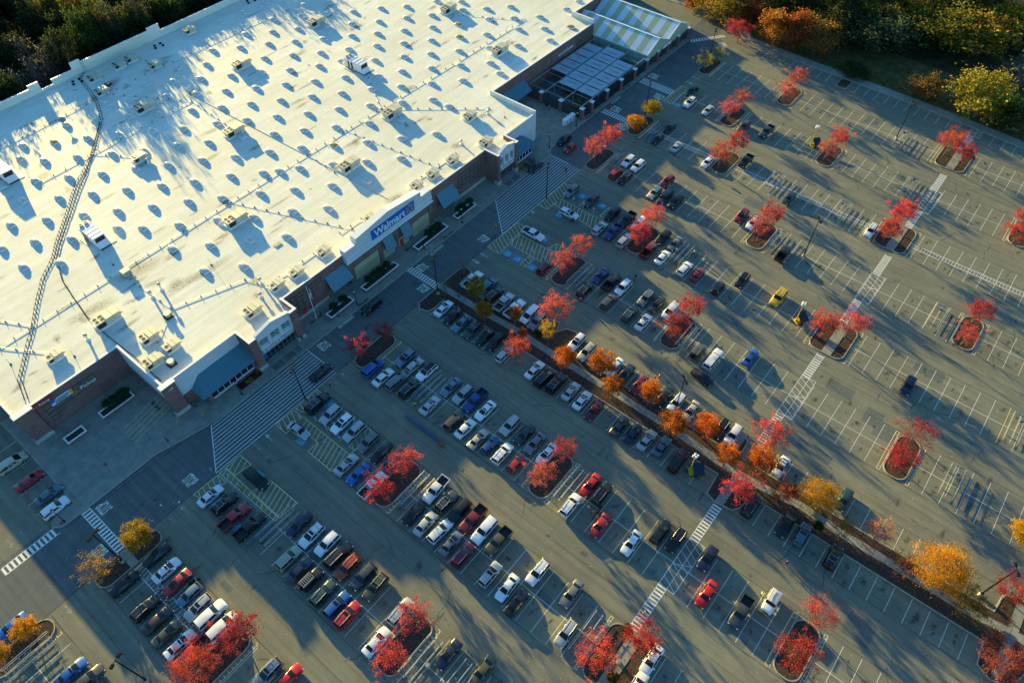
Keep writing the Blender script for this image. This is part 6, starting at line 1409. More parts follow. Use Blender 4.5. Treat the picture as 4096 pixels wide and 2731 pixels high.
dt = thing('duct_unit', 'small grey duct unit with bent arms on the long roof pipe', 'air duct', (30.8, 134, 8.0)); c = MB(); c.box(-.9,.9,-.3,1.2,.2,1.4); c.build('cabinet', M['hvac'], dt); c = MB(); c.path([(-.2,-.3,1),(-.2,-1.6,.9),(-.2,-1.6,.1)], .16, 8); c.path([(.6,-.3,.7),(.6,-2.2,.7),(.6,-2.2,.1)], .13, 8); c.build('duct_arm', M['galv'], dt)

# ------------------------------------------------------------------ garden centre
gh = thing('greenhouse', 'twin-gabled garden greenhouse with white and green striped roof', 'greenhouse', (196, 110, 0))
def gable_roof(xa, xm, xb, y0, y1, ze, zr):
    r = []
    for x0, z0, x1, z1 in ((xa, ze, xm, zr), (xm, zr, xb, ze)):
        m = MB(); n = 13; w = (y1-y0)/n
        for k in range(n):
            a, b = y0+w*k, y0+w*(k+1)
            for q in range(6):
                c0, c1 = a+(b-a)*q/6, a+(b-a)*(q+1)/6; cm = (c0+c1)/2
                m.add([(x0,c0,z0),(x1,c0,z1),(x1,cm,z1+.06),(x0,cm,z0+.06),(x1,c1,z1),(x0,c1,z0)], [(0,1,2,3),(3,2,4,5)], k % 2)
        W(m.build('roof_panel', [M['frp_white'], M['frp_green']], gh, None, None, True))
    m = MB(); m.box(xm-.2, xm+.2, y0-.2, y1, zr+.02, zr+.14)
    for x in (xa, xb): m.box(x-.14, x+.14, y0-.2, y1, ze-.16, ze)
    for x0, z0, x1, z1 in ((xa, ze, xm, zr), (xb, ze, xm, zr)): m.add([(x0,y0-.22,z0),(x1,y0-.22,z1),(x1,y0-.22,z1+.2),(x0,y0-.22,z0+.2),(x0,y0+.05,z0),(x1,y0+.05,z1),(x1,y0+.05,z1+.2),(x0,y0+.05,z0+.2)], [(0,1,2,3),(3,2,6,7),(7,6,5,4),(0,4,5,1)])
    W(m.build('roof_trim', M['coping'], gh))
    m = MB(); m.wall([(xa,2.9),(xb,2.9),(xb,ze-.1),(xm,zr-.1),(xa,ze-.1)], y0, y0+.06); W(m.build('gable_wall', M['frp_green'], gh))
gable_roof(184.2, 190.2, 196.3, 97.2, 125.8, 4.7, 7.6); gable_roof(196.4, 202.6, 208.6, 97.2, 125.8, 4.7, 7.6)
m = MB(); m.box(184.1,184.2,97.2,117.3,.2,4.6); m.box(208.5,208.6,97.2,126,.2,4.6); W(m.build('side_glazing', M['green_glass'], gh))
m = MB()
for y in np.arange(97.3,117.5,2.5): m.box(184.0,184.1,y-.06,y+.06,.2,4.6)
m.box(184.0,184.12,97.2,117.3,2.3,2.42)
for x in np.arange(184.2,208.7,1.5): m.box(x-.05,x+.05,97.1,97.2,.2,2.9)
m.box(184.2,208.5,97.08,97.2,2.8,2.95); W(m.build('frame', M['teal_frame'], gh))
m = MB(); m.box(184.3,208.4,97.25,97.3,.2,2.8); W(m.build('front_mesh', M['mesh_fence'], gh))
m = MB(); m.box(193.2,198.0,96.9,97.06,2.9,3.7); W(m.build('entrance_board', M['white'], gh))
gf = thing('garden_fence', 'dark mesh fence with square brick pillars round the garden yard', 'fence', (167, 97, 0))
PIL = [(149.6,111.4),(149.7,104.4),(150.1,97.2),(154.7,97.1),(162.3,97.1),(169.6,97.0),(177.0,97.0),(183.8,97.0),(190.1,97.0),(196.2,97.0),(202.2,96.9),(208.4,96.9)]
for x, y in PIL:
    m = MB(); m.box(x-.5,x+.5,y-.5,y+.5,0,3.5); p = m.build('pillar', M['brick'], gf); W(p); m = MB(); m.box(x-.62,x+.62,y-.62,y+.62,3.5,3.72); W(m.build('pillar_cap', M['coping'], p)).matrix_parent_inverse = Matrix.Identity(4)
m = MB()
for (a, b) in [((149.6,117.4),PIL[0])]+list(zip(PIL[:7],PIL[1:8])):
    l = math.hypot(b[0]-a[0],b[1]-a[1]); n = max(2,int(l/.25)); dx,dy=(b[0]-a[0])/l,(b[1]-a[1])/l
    for i in range(n+1):
        x=a[0]+(b[0]-a[0])*i/n; y=a[1]+(b[1]-a[1])*i/n; m.box(x-.035,x+.035,y-.035,y+.035,.13,3.1)
    for z in (.3,1.2,2.1,3.1): m.tube((a[0],a[1],z),(b[0],b[1],z),.05,.05,6)
W(m.build('mesh_panel', M['mesh_fence'], gf))
sh = thing('shade_canopy', 'steel pergola with rows of grey shade cloths over the garden yard', 'canopy', (167, 106, 0))
fr = MB()
ys = [97.6, 103.6, 110.4, 116.4]
for y in ys: fr.box(150.2,184,y-.1,y+.1,3.9,4.1)
for x in np.arange(150.3,184.2,4.2):
    fr.box(x-.06,x+.06,97.6,116.4,3.95,4.05)
    for y in ys[:-1]: fr.box(x-.07,x+.07,y-.07,y+.07,.13,3.9)
W(fr.build('frame', M['teal_frame'], sh))
for j in range(3):
    y0, y1 = ys[j]+.25, ys[j+1]-.25
    xs0 = {0: 155.9, 1: 155.9, 2: 160.6}[j]; n = {0: 5, 1: 6, 2: 5}[j]
    if j == 1: y1 -= .1
    wd = (183.2 - xs0)/ (n+.0) * (.86 if j else .95)
    for i in range(n):
        a = xs0 + i*(4.35 if j != 2 else 3.9); b = a + (4.1 if j != 2 else 3.65); m = MB(); nx, ny = 6, 6
        if b > 183.8: continue
        for v in range(ny+1):
            for u in range(nx+1):
                fu, fv = u/nx, v/ny; ed = .22*math.sin(math.pi*fv)
                m.v.append((a+ed*.5+(b-a-ed)*fu, y0+(y1-y0)*fv, 4.15-.28*math.sin(math.pi*fu)*math.sin(math.pi*fv)+random.uniform(-.02,.02)))
        for v in range(ny):
            for u in range(nx): q=v*(nx+1)+u; m.f.append((q,q+1,q+nx+2,q+nx+1)); m.m.append(0)
        W(m.build('shade_cloth', M['fabric'], sh, 60))
gb = MB(); gb.sheet([(150.2,97.4),(184,97.4),(184,117.3),(150.2,117.3)], .15); struct('garden_yard_floor', gb, M['asphalt_dark'])
def plants(x, y, nx, ny, mats, lab, dens=60):
    t = thing('plant_table', lab, 'plant table', (x, y, .13), 0, 'plant tables in the garden yard')
    c = MB(); c.box(-nx/2,nx/2,-ny/2,ny/2,.5,.6)
    for a in (-nx/2+.1,nx/2-.1):
        for b in (-ny/2+.1,ny/2-.1): c.box(a-.06,a+.06,b-.06,b+.06,0,.5)
    c.build('table', M['wood'], t)
    c = MB()
    for i in range(int(dens*nx*ny/2)):
        px, py = random.uniform(-nx/2,nx/2), random.uniform(-ny/2,ny/2); h = random.uniform(.65,1.05); s = random.uniform(.07,.16); a = random.uniform(0,6.3)
        c.add([(px+s*math.cos(a),py+s*math.sin(a),h),(px-s*math.sin(a),py+s*math.cos(a),h+random.uniform(-.1,.1)),(px-s*math.cos(a),py-s*math.sin(a),h-.03),(px+s*math.sin(a),py-s*math.cos(a),h+random.uniform(-.1,.1))],[(0,1,2,3)],0 if random.random()<.6 else 1)
    c.build('plants', mats, t)
GREEN = simple('dark_green_leaves', (.02,.055,.02), .8, .2, 0, .5, 8)
plants(153.6,101.2,1.2,5,[GREEN,M['flower']],'table of yellow flowers behind the garden fence front',)
plants(156.4,101.4,1.0,5,[GREEN,M['flower']],'second table of yellow flowers beside the first in the yard')
plants(158.0,100.2,1.4,4,[GREEN,M['wood']],'table of brownish plants behind the fence near the shade cloths')
plants(157.2,107.2,1.4,4.4,[GREEN,M['flower_r']],'table of dark red plants under the open pergola')
plants(159.8,106.8,1.2,4,[M['terracotta'],M['flower_r']],'table of rusty plants next to the shade cloth edge')
plants(154.0,113.6,1.4,3,[GREEN,M['galv']],'shelf of mixed goods by the brick wall in the yard')
plants(158.2,114.0,2,2.4,[GREEN,M['fabric']],'heap of garden goods under the torn shade cloth')
def cage(x, lab):
    t = thing('gas_cylinder_cage', lab, 'cabinet', (x, 99.2, .13), 0, 'white and blue gas cylinder cages'); c = MB(); c.box(-.7,.7,-.6,.6,.05,1.9); c.build('cabinet', M['white'], t)
    c = MB(); c.box(-.55,.55,-.66,-.6,.2,1.75); d = c.build('door', M['frp_white'], t); c = MB(); c.disc((0,0,0),.3,14); e = c.build('emblem', M['sign_blue'], d, None, (0,-.68,1.2)); e.rotation_euler = (R(90),0,0); c = MB(); c.box(-.5,.5,-.69,-.66,.35,.6); c.build('band', M['sign_blue'], d)
for i, x in enumerate((144.9, 146.5, 148.2)): cage(x, ['leftmost','middle','rightmost'][i]+' of three white gas cylinder cages in front of the garden fence')
cb = thing('recycling_bin', 'grey box container outside the garden fence', 'bin', (148.3,108.2,.13)); c=MB(); c.box(-.8,.8,-.5,.5,0,1.1); c.build('body', M['galv'], cb); c=MB(); c.box(-.85,.85,-.55,.55,1.1,1.2); c.build('lid', M['hvac_dark'], cb)
for x, mname, lab in ((156.2,'green','bright green pallet of bagged soil behind the garden fence'),(160.0,'blue','blue pallet of goods behind the garden fence')):
    t = thing('goods_pallet', lab, 'pallet', (x, 98.3, .13)); c=MB(); c.box(-.7,.7,-.5,.5,0,.15); c.build('pallet_base', M['wood'], t); c=MB()
    for k in range(4): c.box(-.65+random.uniform(0,.05),.65,-.45,.45,.16+.28*k,.42+.28*k)
    c.build('stacked_goods', simple(mname+'_plastic', (.04,.40,.10) if mname=='green' else (.01,.10,.40), .5,.4), t)
# ------------------------------------------------------------------ vehicles
ST = {  # (x, z bottom, half width, belt height, half width at top, top height), rear to front
 's': [(-2.40,.40,.74,.74,.66,.80),(-2.32,.30,.83,.86,.72,.96),(-1.72,.24,.90,.92,.70,1.05),(-1.0,.22,.915,.94,.56,1.39),(-.15,.22,.92,.95,.58,1.45),(.42,.22,.92,.93,.56,1.40),(1.22,.22,.91,.92,.70,1.0),(1.95,.24,.88,.80,.68,.88),(2.30,.28,.80,.66,.62,.74),(2.42,.36,.68,.56,.56,.62)],
 'u': [(-2.36,.42,.78,.82,.72,.92),(-2.30,.30,.89,1.02,.78,1.10),(-1.98,.27,.93,1.07,.64,1.60),(-.7,.27,.94,1.07,.68,1.69),(.30,.27,.94,1.05,.66,1.63),(1.12,.27,.93,1.03,.78,1.12),(1.90,.28,.91,.95,.76,1.03),(2.26,.32,.84,.80,.70,.88),(2.36,.42,.74,.66,.62,.72)],
 'x': [(-2.62,.46,.84,.95,.80,1.05),(-2.56,.34,.96,1.14,.86,1.22),(-2.36,.32,.99,1.18,.76,1.82),(-.9,.32,1.0,1.18,.78,1.90),(.40,.32,1.0,1.16,.76,1.84),(1.15,.32,.99,1.14,.86,1.24),(2.15,.33,.97,1.06,.84,1.16),(2.52,.36,.92,.90,.78,.98),(2.62,.46,.82,.74,.70,.80)],
 'v': [(-2.55,.40,.84,.85,.78,.95),(-2.50,.28,.94,1.02,.82,1.12),(-2.22,.25,.98,1.08,.72,1.66),(-.8,.25,.99,1.08,.76,1.76),(.60,.25,.99,1.06,.72,1.66),(1.62,.25,.97,1.00,.80,1.08),(2.10,.27,.94,.90,.78,.98),(2.42,.30,.86,.76,.70,.82),(2.54,.38,.74,.62,.62,.68)],
 'h': [(-2.02,.40,.74,.78,.68,.88),(-1.96,.28,.83,.94,.72,1.02),(-1.55,.24,.87,.98,.58,1.42),(-.5,.23,.88,.98,.60,1.50),(.25,.23,.88,.95,.58,1.45),(1.05,.23,.87,.93,.70,1.02),(1.65,.25,.84,.82,.66,.90),(1.95,.30,.76,.68,.60,.74),(2.04,.38,.66,.58,.54,.64)],
}
ST['w'] = [(x*1.0, a, b, c*.97, d, t*.94 if t > 1.3 else t*.97) for x, a, b, c, d, t in ST['u']]
ST['b'] = ST['u']
ST['c'] = [(x*.93, a, b*.97, c*.97, d*.97, t*.95) for x, a, b, c, d, t in ST['s']]
ST['j'] = [(-1.95,.5,.82,1.0,.80,1.1),(-1.92,.42,.90,1.10,.86,1.2),(-1.86,.40,.92,1.14,.78,1.78),(-.6,.40,.93,1.14,.80,1.82),(.45,.40,.93,1.12,.78,1.78),(.78,.40,.92,1.10,.84,1.18),(1.75,.42,.88,1.06,.82,1.14),(1.92,.46,.86,.95,.78,1.0),(1.98,.5,.80,.78,.72,.84)]
CAB = [(-.95,.36,.97,1.12,.84,1.22),(-.88,.34,.98,1.16,.72,1.76),(-.2,.34,.99,1.16,.76,1.86),(.62,.34,.99,1.14,.74,1.80),(1.30,.34,.98,1.12,.86,1.22),(2.30,.36,.96,1.04,.84,1.14),(2.72,.40,.90,.88,.78,.96),(2.82,.48,.80,.72,.70,.80)]
def ring(s):
    x, zb, w, zl, wt, zt = s
    return [(x, .86*w, zb), (x, .975*w, zb+.10), (x, w, zb+(zl-zb)*.62), (x, .975*w, zl), (x, wt, zt-.035), (x, wt*.62, zt), (x, 0, zt+.012)]
def loft(mb, st):
    n = 13; o = len(mb.v)
    for s in st:
        r = ring(s); mb.v += r + [(p[0], -p[1], p[2]) for p in r[-2::-1]]
    for i in range(len(st)-1):
        for j in range(n-1): a = o+i*n+j; mb.f.append((a, a+1, a+n+1, a+n)); mb.m.append(0)
        mb.f.append((o+i*n+n-1, o+i*n, o+(i+1)*n, o+(i+1)*n+n-1)); mb.m.append(0)
    mb.f.append(tuple(range(o+n-1, o-1, -1))); mb.m.append(0); e = o+(len(st)-1)*n
    mb.f.append(tuple(range(e, e+n))); mb.m.append(0)
def P_(st, i, u, k, side=1):                     # point on the shell: u along segment i, k = ring position
    a, b = ring(st[i]), ring(st[i+1]); k0 = min(5, int(k)); f = k-k0
    pa = Vector(a[k0]).lerp(Vector(a[k0+1]), f); pb = Vector(b[k0]).lerp(Vector(b[k0+1]), f); p = pa.lerp(pb, u)
    return Vector((p.x, p.y*side, p.z))
def topquad(mb, st, i0, u0, i1, u1, wk, off):    # glass across the car from (i0,u0) to (i1,u1)
    rows = []
    for t in np.linspace(0, 1, 3):
        s = (i0+u0)*(1-t)+(i1+u1)*t; i = min(len(st)-2, int(s)); u = s-i
        rows.append([P_(st, i, u, wk, 1), P_(st, i, u, 5, 1), P_(st, i, u, 6, 1), P_(st, i, u, 5, -1), P_(st, i, u, wk, -1)])
    o = len(mb.v)
    for r in rows:
        for p in r: mb.v.append(tuple(p+Vector(off)))
    for a in range(2):
        for b in range(4): q = o+a*5+b; mb.f.append((q, q+1, q+6, q+5)); mb.m.append(0)
def sideglass(mb, st, s0, s1, k0, k1, side, n=4):
    o = len(mb.v)
    for t in np.linspace(0, 1, n+1):
        s = s0*(1-t)+s1*t; i = min(len(st)-2, int(s)); u = s-i
        for k in (k0, k1): mb.v.append(tuple(P_(st, i, u, k, side)+Vector((0, .012*side, .006))))
    for a in range(n): q = o+a*2; mb.f.append((q, q+1, q+3, q+2)); mb.m.append(0)
def wheel_mesh(r, w):
    m = MB(); m.tube((0,-w/2,0),(0,w/2,0), r, r, 14)
    return m.mesh('wheel', [M['rubber']], 40)
def rim_mesh(r, w):
    m = MB(); m.tube((0,-w/2-.012,0),(0,w/2+.012,0), r*.62, r*.62, 10); return m.mesh('rim', [M['rim']])
PROTO = {}
def make_car(kind):
    st = ST.get(kind, CAB); t = bpy.data.objects.new('parked_car', None); COL.objects.link(t); parts = []
    pick = kind in 'tp'
    roof0 = 2 if not pick else 1                  # first roof station
    nroof = len(st)-1
    wi = next(i for i in range(len(st)-1) if st[i][5] > 1.3 and st[i+1][5] < 1.3)   # windscreen segment
    m = MB(); loft(m, st); body = m.build('body', M['car_paint'], t, 38)
    m = MB(); topquad(m, st, wi, .05, wi, .93, 4.12, (.012, 0, .014)); m.build('windscreen', M['glass'], t, 40)
    ri = next(i for i in range(len(st)-1) if st[i][5] < 1.3 and st[i+1][5] > 1.3)
    m = MB(); topquad(m, st, ri, .14, ri, .9, 4.12, (-.014, 0, .010)); m.build('rear_window', M['glass'], t, 40)
    for sd in (1, -1):
        m = MB(); a, b = ri+.45, wi+.62; md = (a+b)/2
        sideglass(m, st, a, md-.06, 3.12, 3.86, sd); sideglass(m, st, md+.06, b, 3.12, 3.86, sd)
        if kind in 'uxvw' : pass
        m.build('side_window', M['glass'], t, 40)
    L_ = st[-1][0]; w = max(s[2] for s in st); r = .34 if kind in 'shcw' else .38
    xr = (st[0][0] if not pick else -2.75)
    if pick:
        if kind == 't':
            b = MB(); zb, zt = .62, 1.16
            b.box(-2.8,-.97,-.97,-.86,.42,zt); b.box(-2.8,-.97,.86,.97,.42,zt); b.box(-2.86,-2.76,-.96,.96,.42,zt); b.box(-2.8,-.97,-.86,.86,.42,.66); b.build('cargo_bed', M['car_paint'], t)
            b = MB(); b.box(-2.75,-1.0,-.85,.85,.665,.69); b.build('bed_liner', M['trim_black'], t)
        else:
            b = MB(); b.frustum((-2.85,-.9,-.98,.98),(-2.85,-.9,-.97,.97),.42,1.16); b.frustum((-2.85,-.92,-.95,.95),(-2.7,-.92,-.74,.74),1.16,1.84); b.build('cargo_cap', M['car_paint'], t)
            b = MB()
            for sd in (1,-1): b.add([(-2.6,.955*sd,1.28),(-1.1,.955*sd,1.28),(-1.1,.80*sd,1.72),(-2.5,.80*sd,1.72)],[(0,1,2,3)])
            b.add([(-2.86,-.8,1.25),(-2.86,.8,1.25),(-2.745,.62,1.72),(-2.745,-.62,1.72)],[(0,1,2,3)]); b.build('cap_window', M['glass'], t)
    wb = {'s':1.42,'u':1.40,'x':1.55,'v':1.52,'h':1.26,'w':1.40,'b':1.40,'c':1.30,'j':1.30,'t':1.85,'p':1.85}[kind]
    wm, rm = wheel_mesh(r, .24), rim_mesh(r, .24)
    for sx in (1, -1):
        for sd in (1, -1):
            x = sx*wb if not pick else (1.85 if sx > 0 else -1.85)
            o = link('wheel', wm, t, (x, sd*(w-.105), r)); link('rim', rm, o)
    for sd in (1, -1):
        i = len(st)-2
        f = st[-2]; m = MB(); c0 = Vector((f[0]-.06, sd*(f[2]*.80), f[3]+.005)); m.box(c0.x-.14, c0.x+.13, min(c0.y-.14*sd, c0.y+.12*sd), max(c0.y-.14*sd, c0.y+.12*sd), c0.z-.07, c0.z+.05); m.build('headlight', M['lamp'], t)
        m = MB(); rx = st[0][0] if not pick else -2.87; y = (st[1][2] if not pick else .9)*.86; zt = (st[1][3] if not pick else 1.1)
        m.box(rx-.03, rx+.12, min(sd*y, sd*(y-.2)), max(sd*y, sd*(y-.2)), zt-.22, zt-.02); m.build('tail_light', M['tail'], t)
        m = MB(); i_ = wi+1; s = st[i_]; m.box(s[0]-.28, s[0]-.12, min(sd*(s[2]+.0), sd*(s[2]+.2)), max(sd*(s[2]+.0), sd*(s[2]+.2)), s[3]+.0, s[3]+.14); m.build('mirror', M['car_paint'], t)
    m = MB(); f = st[-1]; m.box(f[0]-.02, f[0]+.02, -f[2]*.6, f[2]*.6, f[1]+.06, f[3]-.04); m.build('grille', M['trim_black'], t)
    if kind in 'b': m = MB(); topquad(m, st, roof0, .02, wi, .0, 4.1, (0,0,.016)); m.build('black_roof', M['trim_black'], t, 40)
    if kind == 'c': m = MB(); topquad(m, st, ri, .1, wi, .0, 4.02, (0,0,.016)); [sideglass(m, st, ri+.3, wi-.05, 3.3, 3.98, sd) for sd in (1,-1)]; m.build('soft_top', M['trim_black'], t, 40)
    if kind == 'j':
        m = MB()
        for y in (-.6,.6): m.box(-1.7,.4,y-.04,y+.04,1.9,1.96)
        for x in np.arange(-1.6,.45,.33): m.box(x-.03,x+.03,-.6,.6,1.9,1.95)
        m.build('roof_rack', M['galv'], t)
        o = link('spare_wheel', wheel_mesh(.38,.22), t, (-2.1,0,1.05)); o.rotation_euler = (0,0,R(90))
    return t
EXTRA = {}
def extras(kind, st):
    ri = next(i for i in range(len(st)-1) if st[i][5] < 1.3 and st[i+1][5] > 1.3); wi = next(i for i in range(len(st)-1) if st[i][5] > 1.3 and st[i+1][5] < 1.3)
    m = MB(); topquad(m, st, wi-1, .35, wi-1, .85, 4.55, (0,0,.016)); sun = m.mesh('sunroof', [M['glass']])
    m = MB(); a, b = st[ri+1], st[wi]
    for sd in (1,-1): m.tube((a[0]+.15, sd*a[4]*.93, a[5]+.05), ((a[0]+b[0])/2, sd*.68, st[wi-1][5]+.06), .028, .028, 6); m.tube(((a[0]+b[0])/2, sd*.68, st[wi-1][5]+.06), (b[0]-.1, sd*b[4]*.93, b[5]+.05), .028, .028, 6)
    rail = m.mesh('roof_rail', [M['galv']])
    for x in (-1.3, -.3): m.tube((x,-.64,st[wi-1][5]+.05),(x,.64,st[wi-1][5]+.05), .03, .03, 6)
    rack = m.mesh('roof_rack', [M['galv']])
    return sun, rail, rack
PAINT = dict(white=(.74,.74,.73), silver=(.40,.41,.41), gray=(.17,.175,.18), charcoal=(.055,.057,.062), black=(.011,.011,.012), red=(.36,.018,.022), darkred=(.20,.014,.016), maroon=(.13,.010,.022), brightred=(.52,.012,.012), navy=(.014,.024,.06), navyblue=(.012,.05,.20), blue=(.012,.10,.36), bluegray=(.12,.18,.25), teal=(.06,.13,.17), darkgreen=(.022,.05,.046), olive=(.09,.085,.045), beige=(.46,.41,.30), brown=(.06,.04,.032), sage=(.28,.32,.25), yellow=(.72,.44,.008), orangered=(.40,.06,.022))
KNAME = {'s':'sedan','u':'suv','x':'suv','v':'minivan','h':'hatchback','w':'wagon','b':'suv','c':'convertible','j':'jeep','t':'pickup_truck','p':'pickup_truck'}
CATN = {'sedan':'car','suv':'SUV','minivan':'minivan','hatchback':'car','wagon':'car','convertible':'car','jeep':'jeep','pickup_truck':'pickup'}
cr = random.Random(12)
for x, y, k, col, d, lab in CARS:
    first = k not in PROTO
    if first: PROTO[k] = make_car(k); EXTRA[k] = extras(k, ST[k]) if k in 'suxwv' else None
    base = PROTO[k]
    t = base if first and not base.get('label') else copy_tree(base)
    for ch in list(t.children):                   # drop extras copied from the first car
        if ch.name.split('.')[0] in ('sunroof', 'roof_rail'): bpy.data.objects.remove(ch)
    for ch in t.children:
        if ch.name.split('.')[0] == 'roof_rack' and k != 'j': bpy.data.objects.remove(ch)
    t.name = KNAME[k]; t.location = (x, y, .01)
    ang = {'R': 0, 'L': math.pi, 'D': -math.pi/2, 'A': -math.pi/2-.12}[d] + cr.gauss(0, .018)
    if d == 'D' and k == 's': ang += .05
    t.rotation_euler = (0, 0, ang)
    tag(t, lab, CATN[KNAME[k]], 'cars in the store car park')
    j = cr.uniform(.88, 1.1); c = PAINT[col]
    for ch in t.children: ch.color = (min(1, c[0]*j), min(1, c[1]*j), min(1, c[2]*j), 1)
    sc = cr.uniform(1.04, 1.11); t.scale = (sc, cr.uniform(1.04, 1.08), cr.uniform(1.0, 1.06))
    if EXTRA[k]:
        q = cr.random()
        if k in 'suw' and q < .38: link('sunroof', EXTRA[k][0], t)
        if k in 'uxwv' and cr.random() < .6:
            if cr.random() < .35: link('roof_rack', EXTRA[k][2], t)
            else: link('roof_rail', EXTRA[k][1], t)

# ------------------------------------------------------------------ trees
def leafmesh(name, n, R_, zc, hz, seed, size, clumps, spread, spiky=0., hollow=.35, bottom=-.75):
    r = np.random.default_rng(seed)
    d = r.normal(size=(clumps, 3)); d /= np.linalg.norm(d, axis=1)[:, None]
    d[:, 2] = np.abs(d[:, 2])*np.where(r.random(clumps) < .62, 1, bottom)
    rad = hollow+(1-hollow)*r.random(clumps)**.55
    lob = 1+spiky*(r.random(clumps)-.45)
    C = d*(rad*lob)[:, None]*np.array([R_, R_, hz]); ctint = r.uniform(.62, 1.28, clumps)
    idx = r.integers(0, clumps, n)
    sp = r.uniform(.6, 1.3, clumps)[idx][:, None]*spread
    p = C[idx]+r.normal(size=(n, 3))*sp*np.array([1, 1, .75])
    if spiky > .4: p += (C[idx]/np.linalg.norm(C[idx], axis=1)[:, None])*np.abs(r.normal(size=(n, 1)))*spread*1.1
    p[:, 2] = np.maximum(p[:, 2]+zc, 1.1)
    a = r.normal(size=(n, 3)); a /= np.linalg.norm(a, axis=1)[:, None]; b = np.cross(a, r.normal(size=(n, 3))); b /= np.linalg.norm(b, axis=1)[:, None]
    s = r.uniform(.6, 1.35, n)[:, None]*size
    V_ = np.stack([p+a*s, p+b*s*.7, p-a*s, p-b*s*.7], 1).reshape(-1, 3)
    me = bpy.data.meshes.new(name); me.vertices.add(4*n); me.vertices.foreach_set('co', V_.ravel())
    me.loops.add(4*n); me.loops.foreach_set('vertex_index', np.arange(4*n)); me.polygons.add(n); me.polygons.foreach_set('loop_start', np.arange(n)*4); me.polygons.foreach_set('loop_total', np.full(n, 4))
    tint = (ctint[idx]*r.uniform(.7, 1.3, n))
    g_ = 1+.25*r.normal(size=n)*.8
    colr = np.stack([tint, tint*np.clip(g_, .6, 1.6), tint*.95, np.ones(n)], 1)
    at = me.color_attributes.new('tint', 'FLOAT_COLOR', 'POINT'); at.data.foreach_set('color', np.repeat(colr, 4, 0).ravel())
    me.materials.append(M['leaf']); me.update(); me.validate(); return me
def woodmesh(name, h, R_, seed, r0=.14, limbs=7, twigs=3, mat='bark', low=.28):
    r = random.Random(seed); m = MB(); top = h*.62; p0 = Vector((0,0,0)); pts = [p0]
    for i in range(1, 5): pts.append(Vector((r.uniform(-.08,.08)*i*h/7, r.uniform(-.08,.08)*i*h/7, top*i/4)))
    for i in range(4): m.tube(pts[i], pts[i+1], r0*(1-.2*i), r0*(1-.2*(i+1)), 7)
    m.tube((0,0,0),(0,0,.25), r0*1.5, r0, 8)
    for k in range(limbs):
        f = low+(1-low)*k/limbs; i = min(3, int(f*4)); s = pts[i].lerp(pts[i+1], f*4-i); a = k*2.4+r.uniform(-.4,.4)
        L1 = R_*r.uniform(.75,1.1)*(1-.25*f); el = r.uniform(.5,1.0)+.4*f
        e = s+Vector((math.cos(a)*math.cos(el), math.sin(a)*math.cos(el), math.sin(el)))*L1; md = s.lerp(e,.5)+Vector((r.uniform(-.1,.1),r.uniform(-.1,.1),-.08))*L1
        m.tube(s, md, r0*.45, r0*.3, 5, caps=False); m.tube(md, e, r0*.3, r0*.1, 5, caps=False)
        for q in range(twigs):
            b = md.lerp(e, r.uniform(0,1)); d = Vector((r.gauss(0,1), r.gauss(0,1), r.uniform(.1,1.3))).normalized()*R_*r.uniform(.25,.55); m.tube(b, b+d, r0*.14, r0*.04, 4, caps=False)
            if twigs > 4:
                for _ in range(2): c = b+d*r.uniform(.4,.9); d2 = (d.normalized()+Vector((r.gauss(0,.6), r.gauss(0,.6), r.gauss(0,.4)))).normalized()*R_*r.uniform(.12,.3); m.tube(c, c+d2, r0*.08, r0*.03, 3, caps=False)
    return m.mesh(name, [M[mat]])
CR = {}
CR['loose'] = [(leafmesh('crown', 3300+300*i, 2.6, 4.45, 2.1, 20+i, .095, 46+6*i, .29, .8, .22, -.45), woodmesh('trunk', 6.2, 2.9, 40+i, .12, 9, 3, 'twig')) for i in range(5)]
CR['dense'] = [(leafmesh('crown', 6000, 2.8, 4.3, 2.5, 60+i, .115, 90, .40, .25, .35, -.65), woodmesh('trunk', 6.2, 2.6, 70+i, .13, 7, 2)) for i in range(4)]
CR['sparse'] = [(leafmesh('crown', 2100, 2.7, 4.2, 2.1, 80+i, .095, 56, .34, .7, .3, -.5), woodmesh('trunk', 6.4, 3.0, 90+i, .11, 12, 8, 'twig', .18)) for i in range(4)]
CR['bare'] = [(leafmesh('crown', 260, 2.8, 4.0, 2.2, 85+i, .10, 24, .5, .5, .5), woodmesh('trunk', 6.2, 2.9, 95+i, .10, 13, 9, 'twig', .2)) for i in range(2)]
CR['dense_big'] = [(leafmesh('crown', 15000, 2.8, 4.3, 2.5, 64, .062, 120, .36, .3, .35, -.65), CR['dense'][0][1])]
CR['loose_big'] = [(leafmesh('crown', 8000, 2.6, 4.45, 2.1, 25+i, .064, 64, .29, .8, .22, -.45), CR['loose'][i][1]) for i in range(2)]
TCOL = dict(red=(.46,.062,.058), redorange=(.48,.12,.045), pinkred=(.46,.12,.095), redbrown=(.34,.085,.055), yellow=(.54,.26,.02), yellowgreen=(.30,.23,.025), paleyellow=(.34,.25,.05), gold=(.48,.28,.05), orange=(.52,.17,.025), greenorange=(.38,.22,.03), bare=(.22,.15,.07), brown=(.30,.15,.06), pink=(.46,.23,.13))
TKIND = dict(red='loose', redorange='loose', pinkred='loose', redbrown='loose', yellow='dense', yellowgreen='dense', paleyellow='sparse', gold='loose', orange='dense', greenorange='dense', bare='bare', brown='loose', pink='sparse')
tr = random.Random(5)
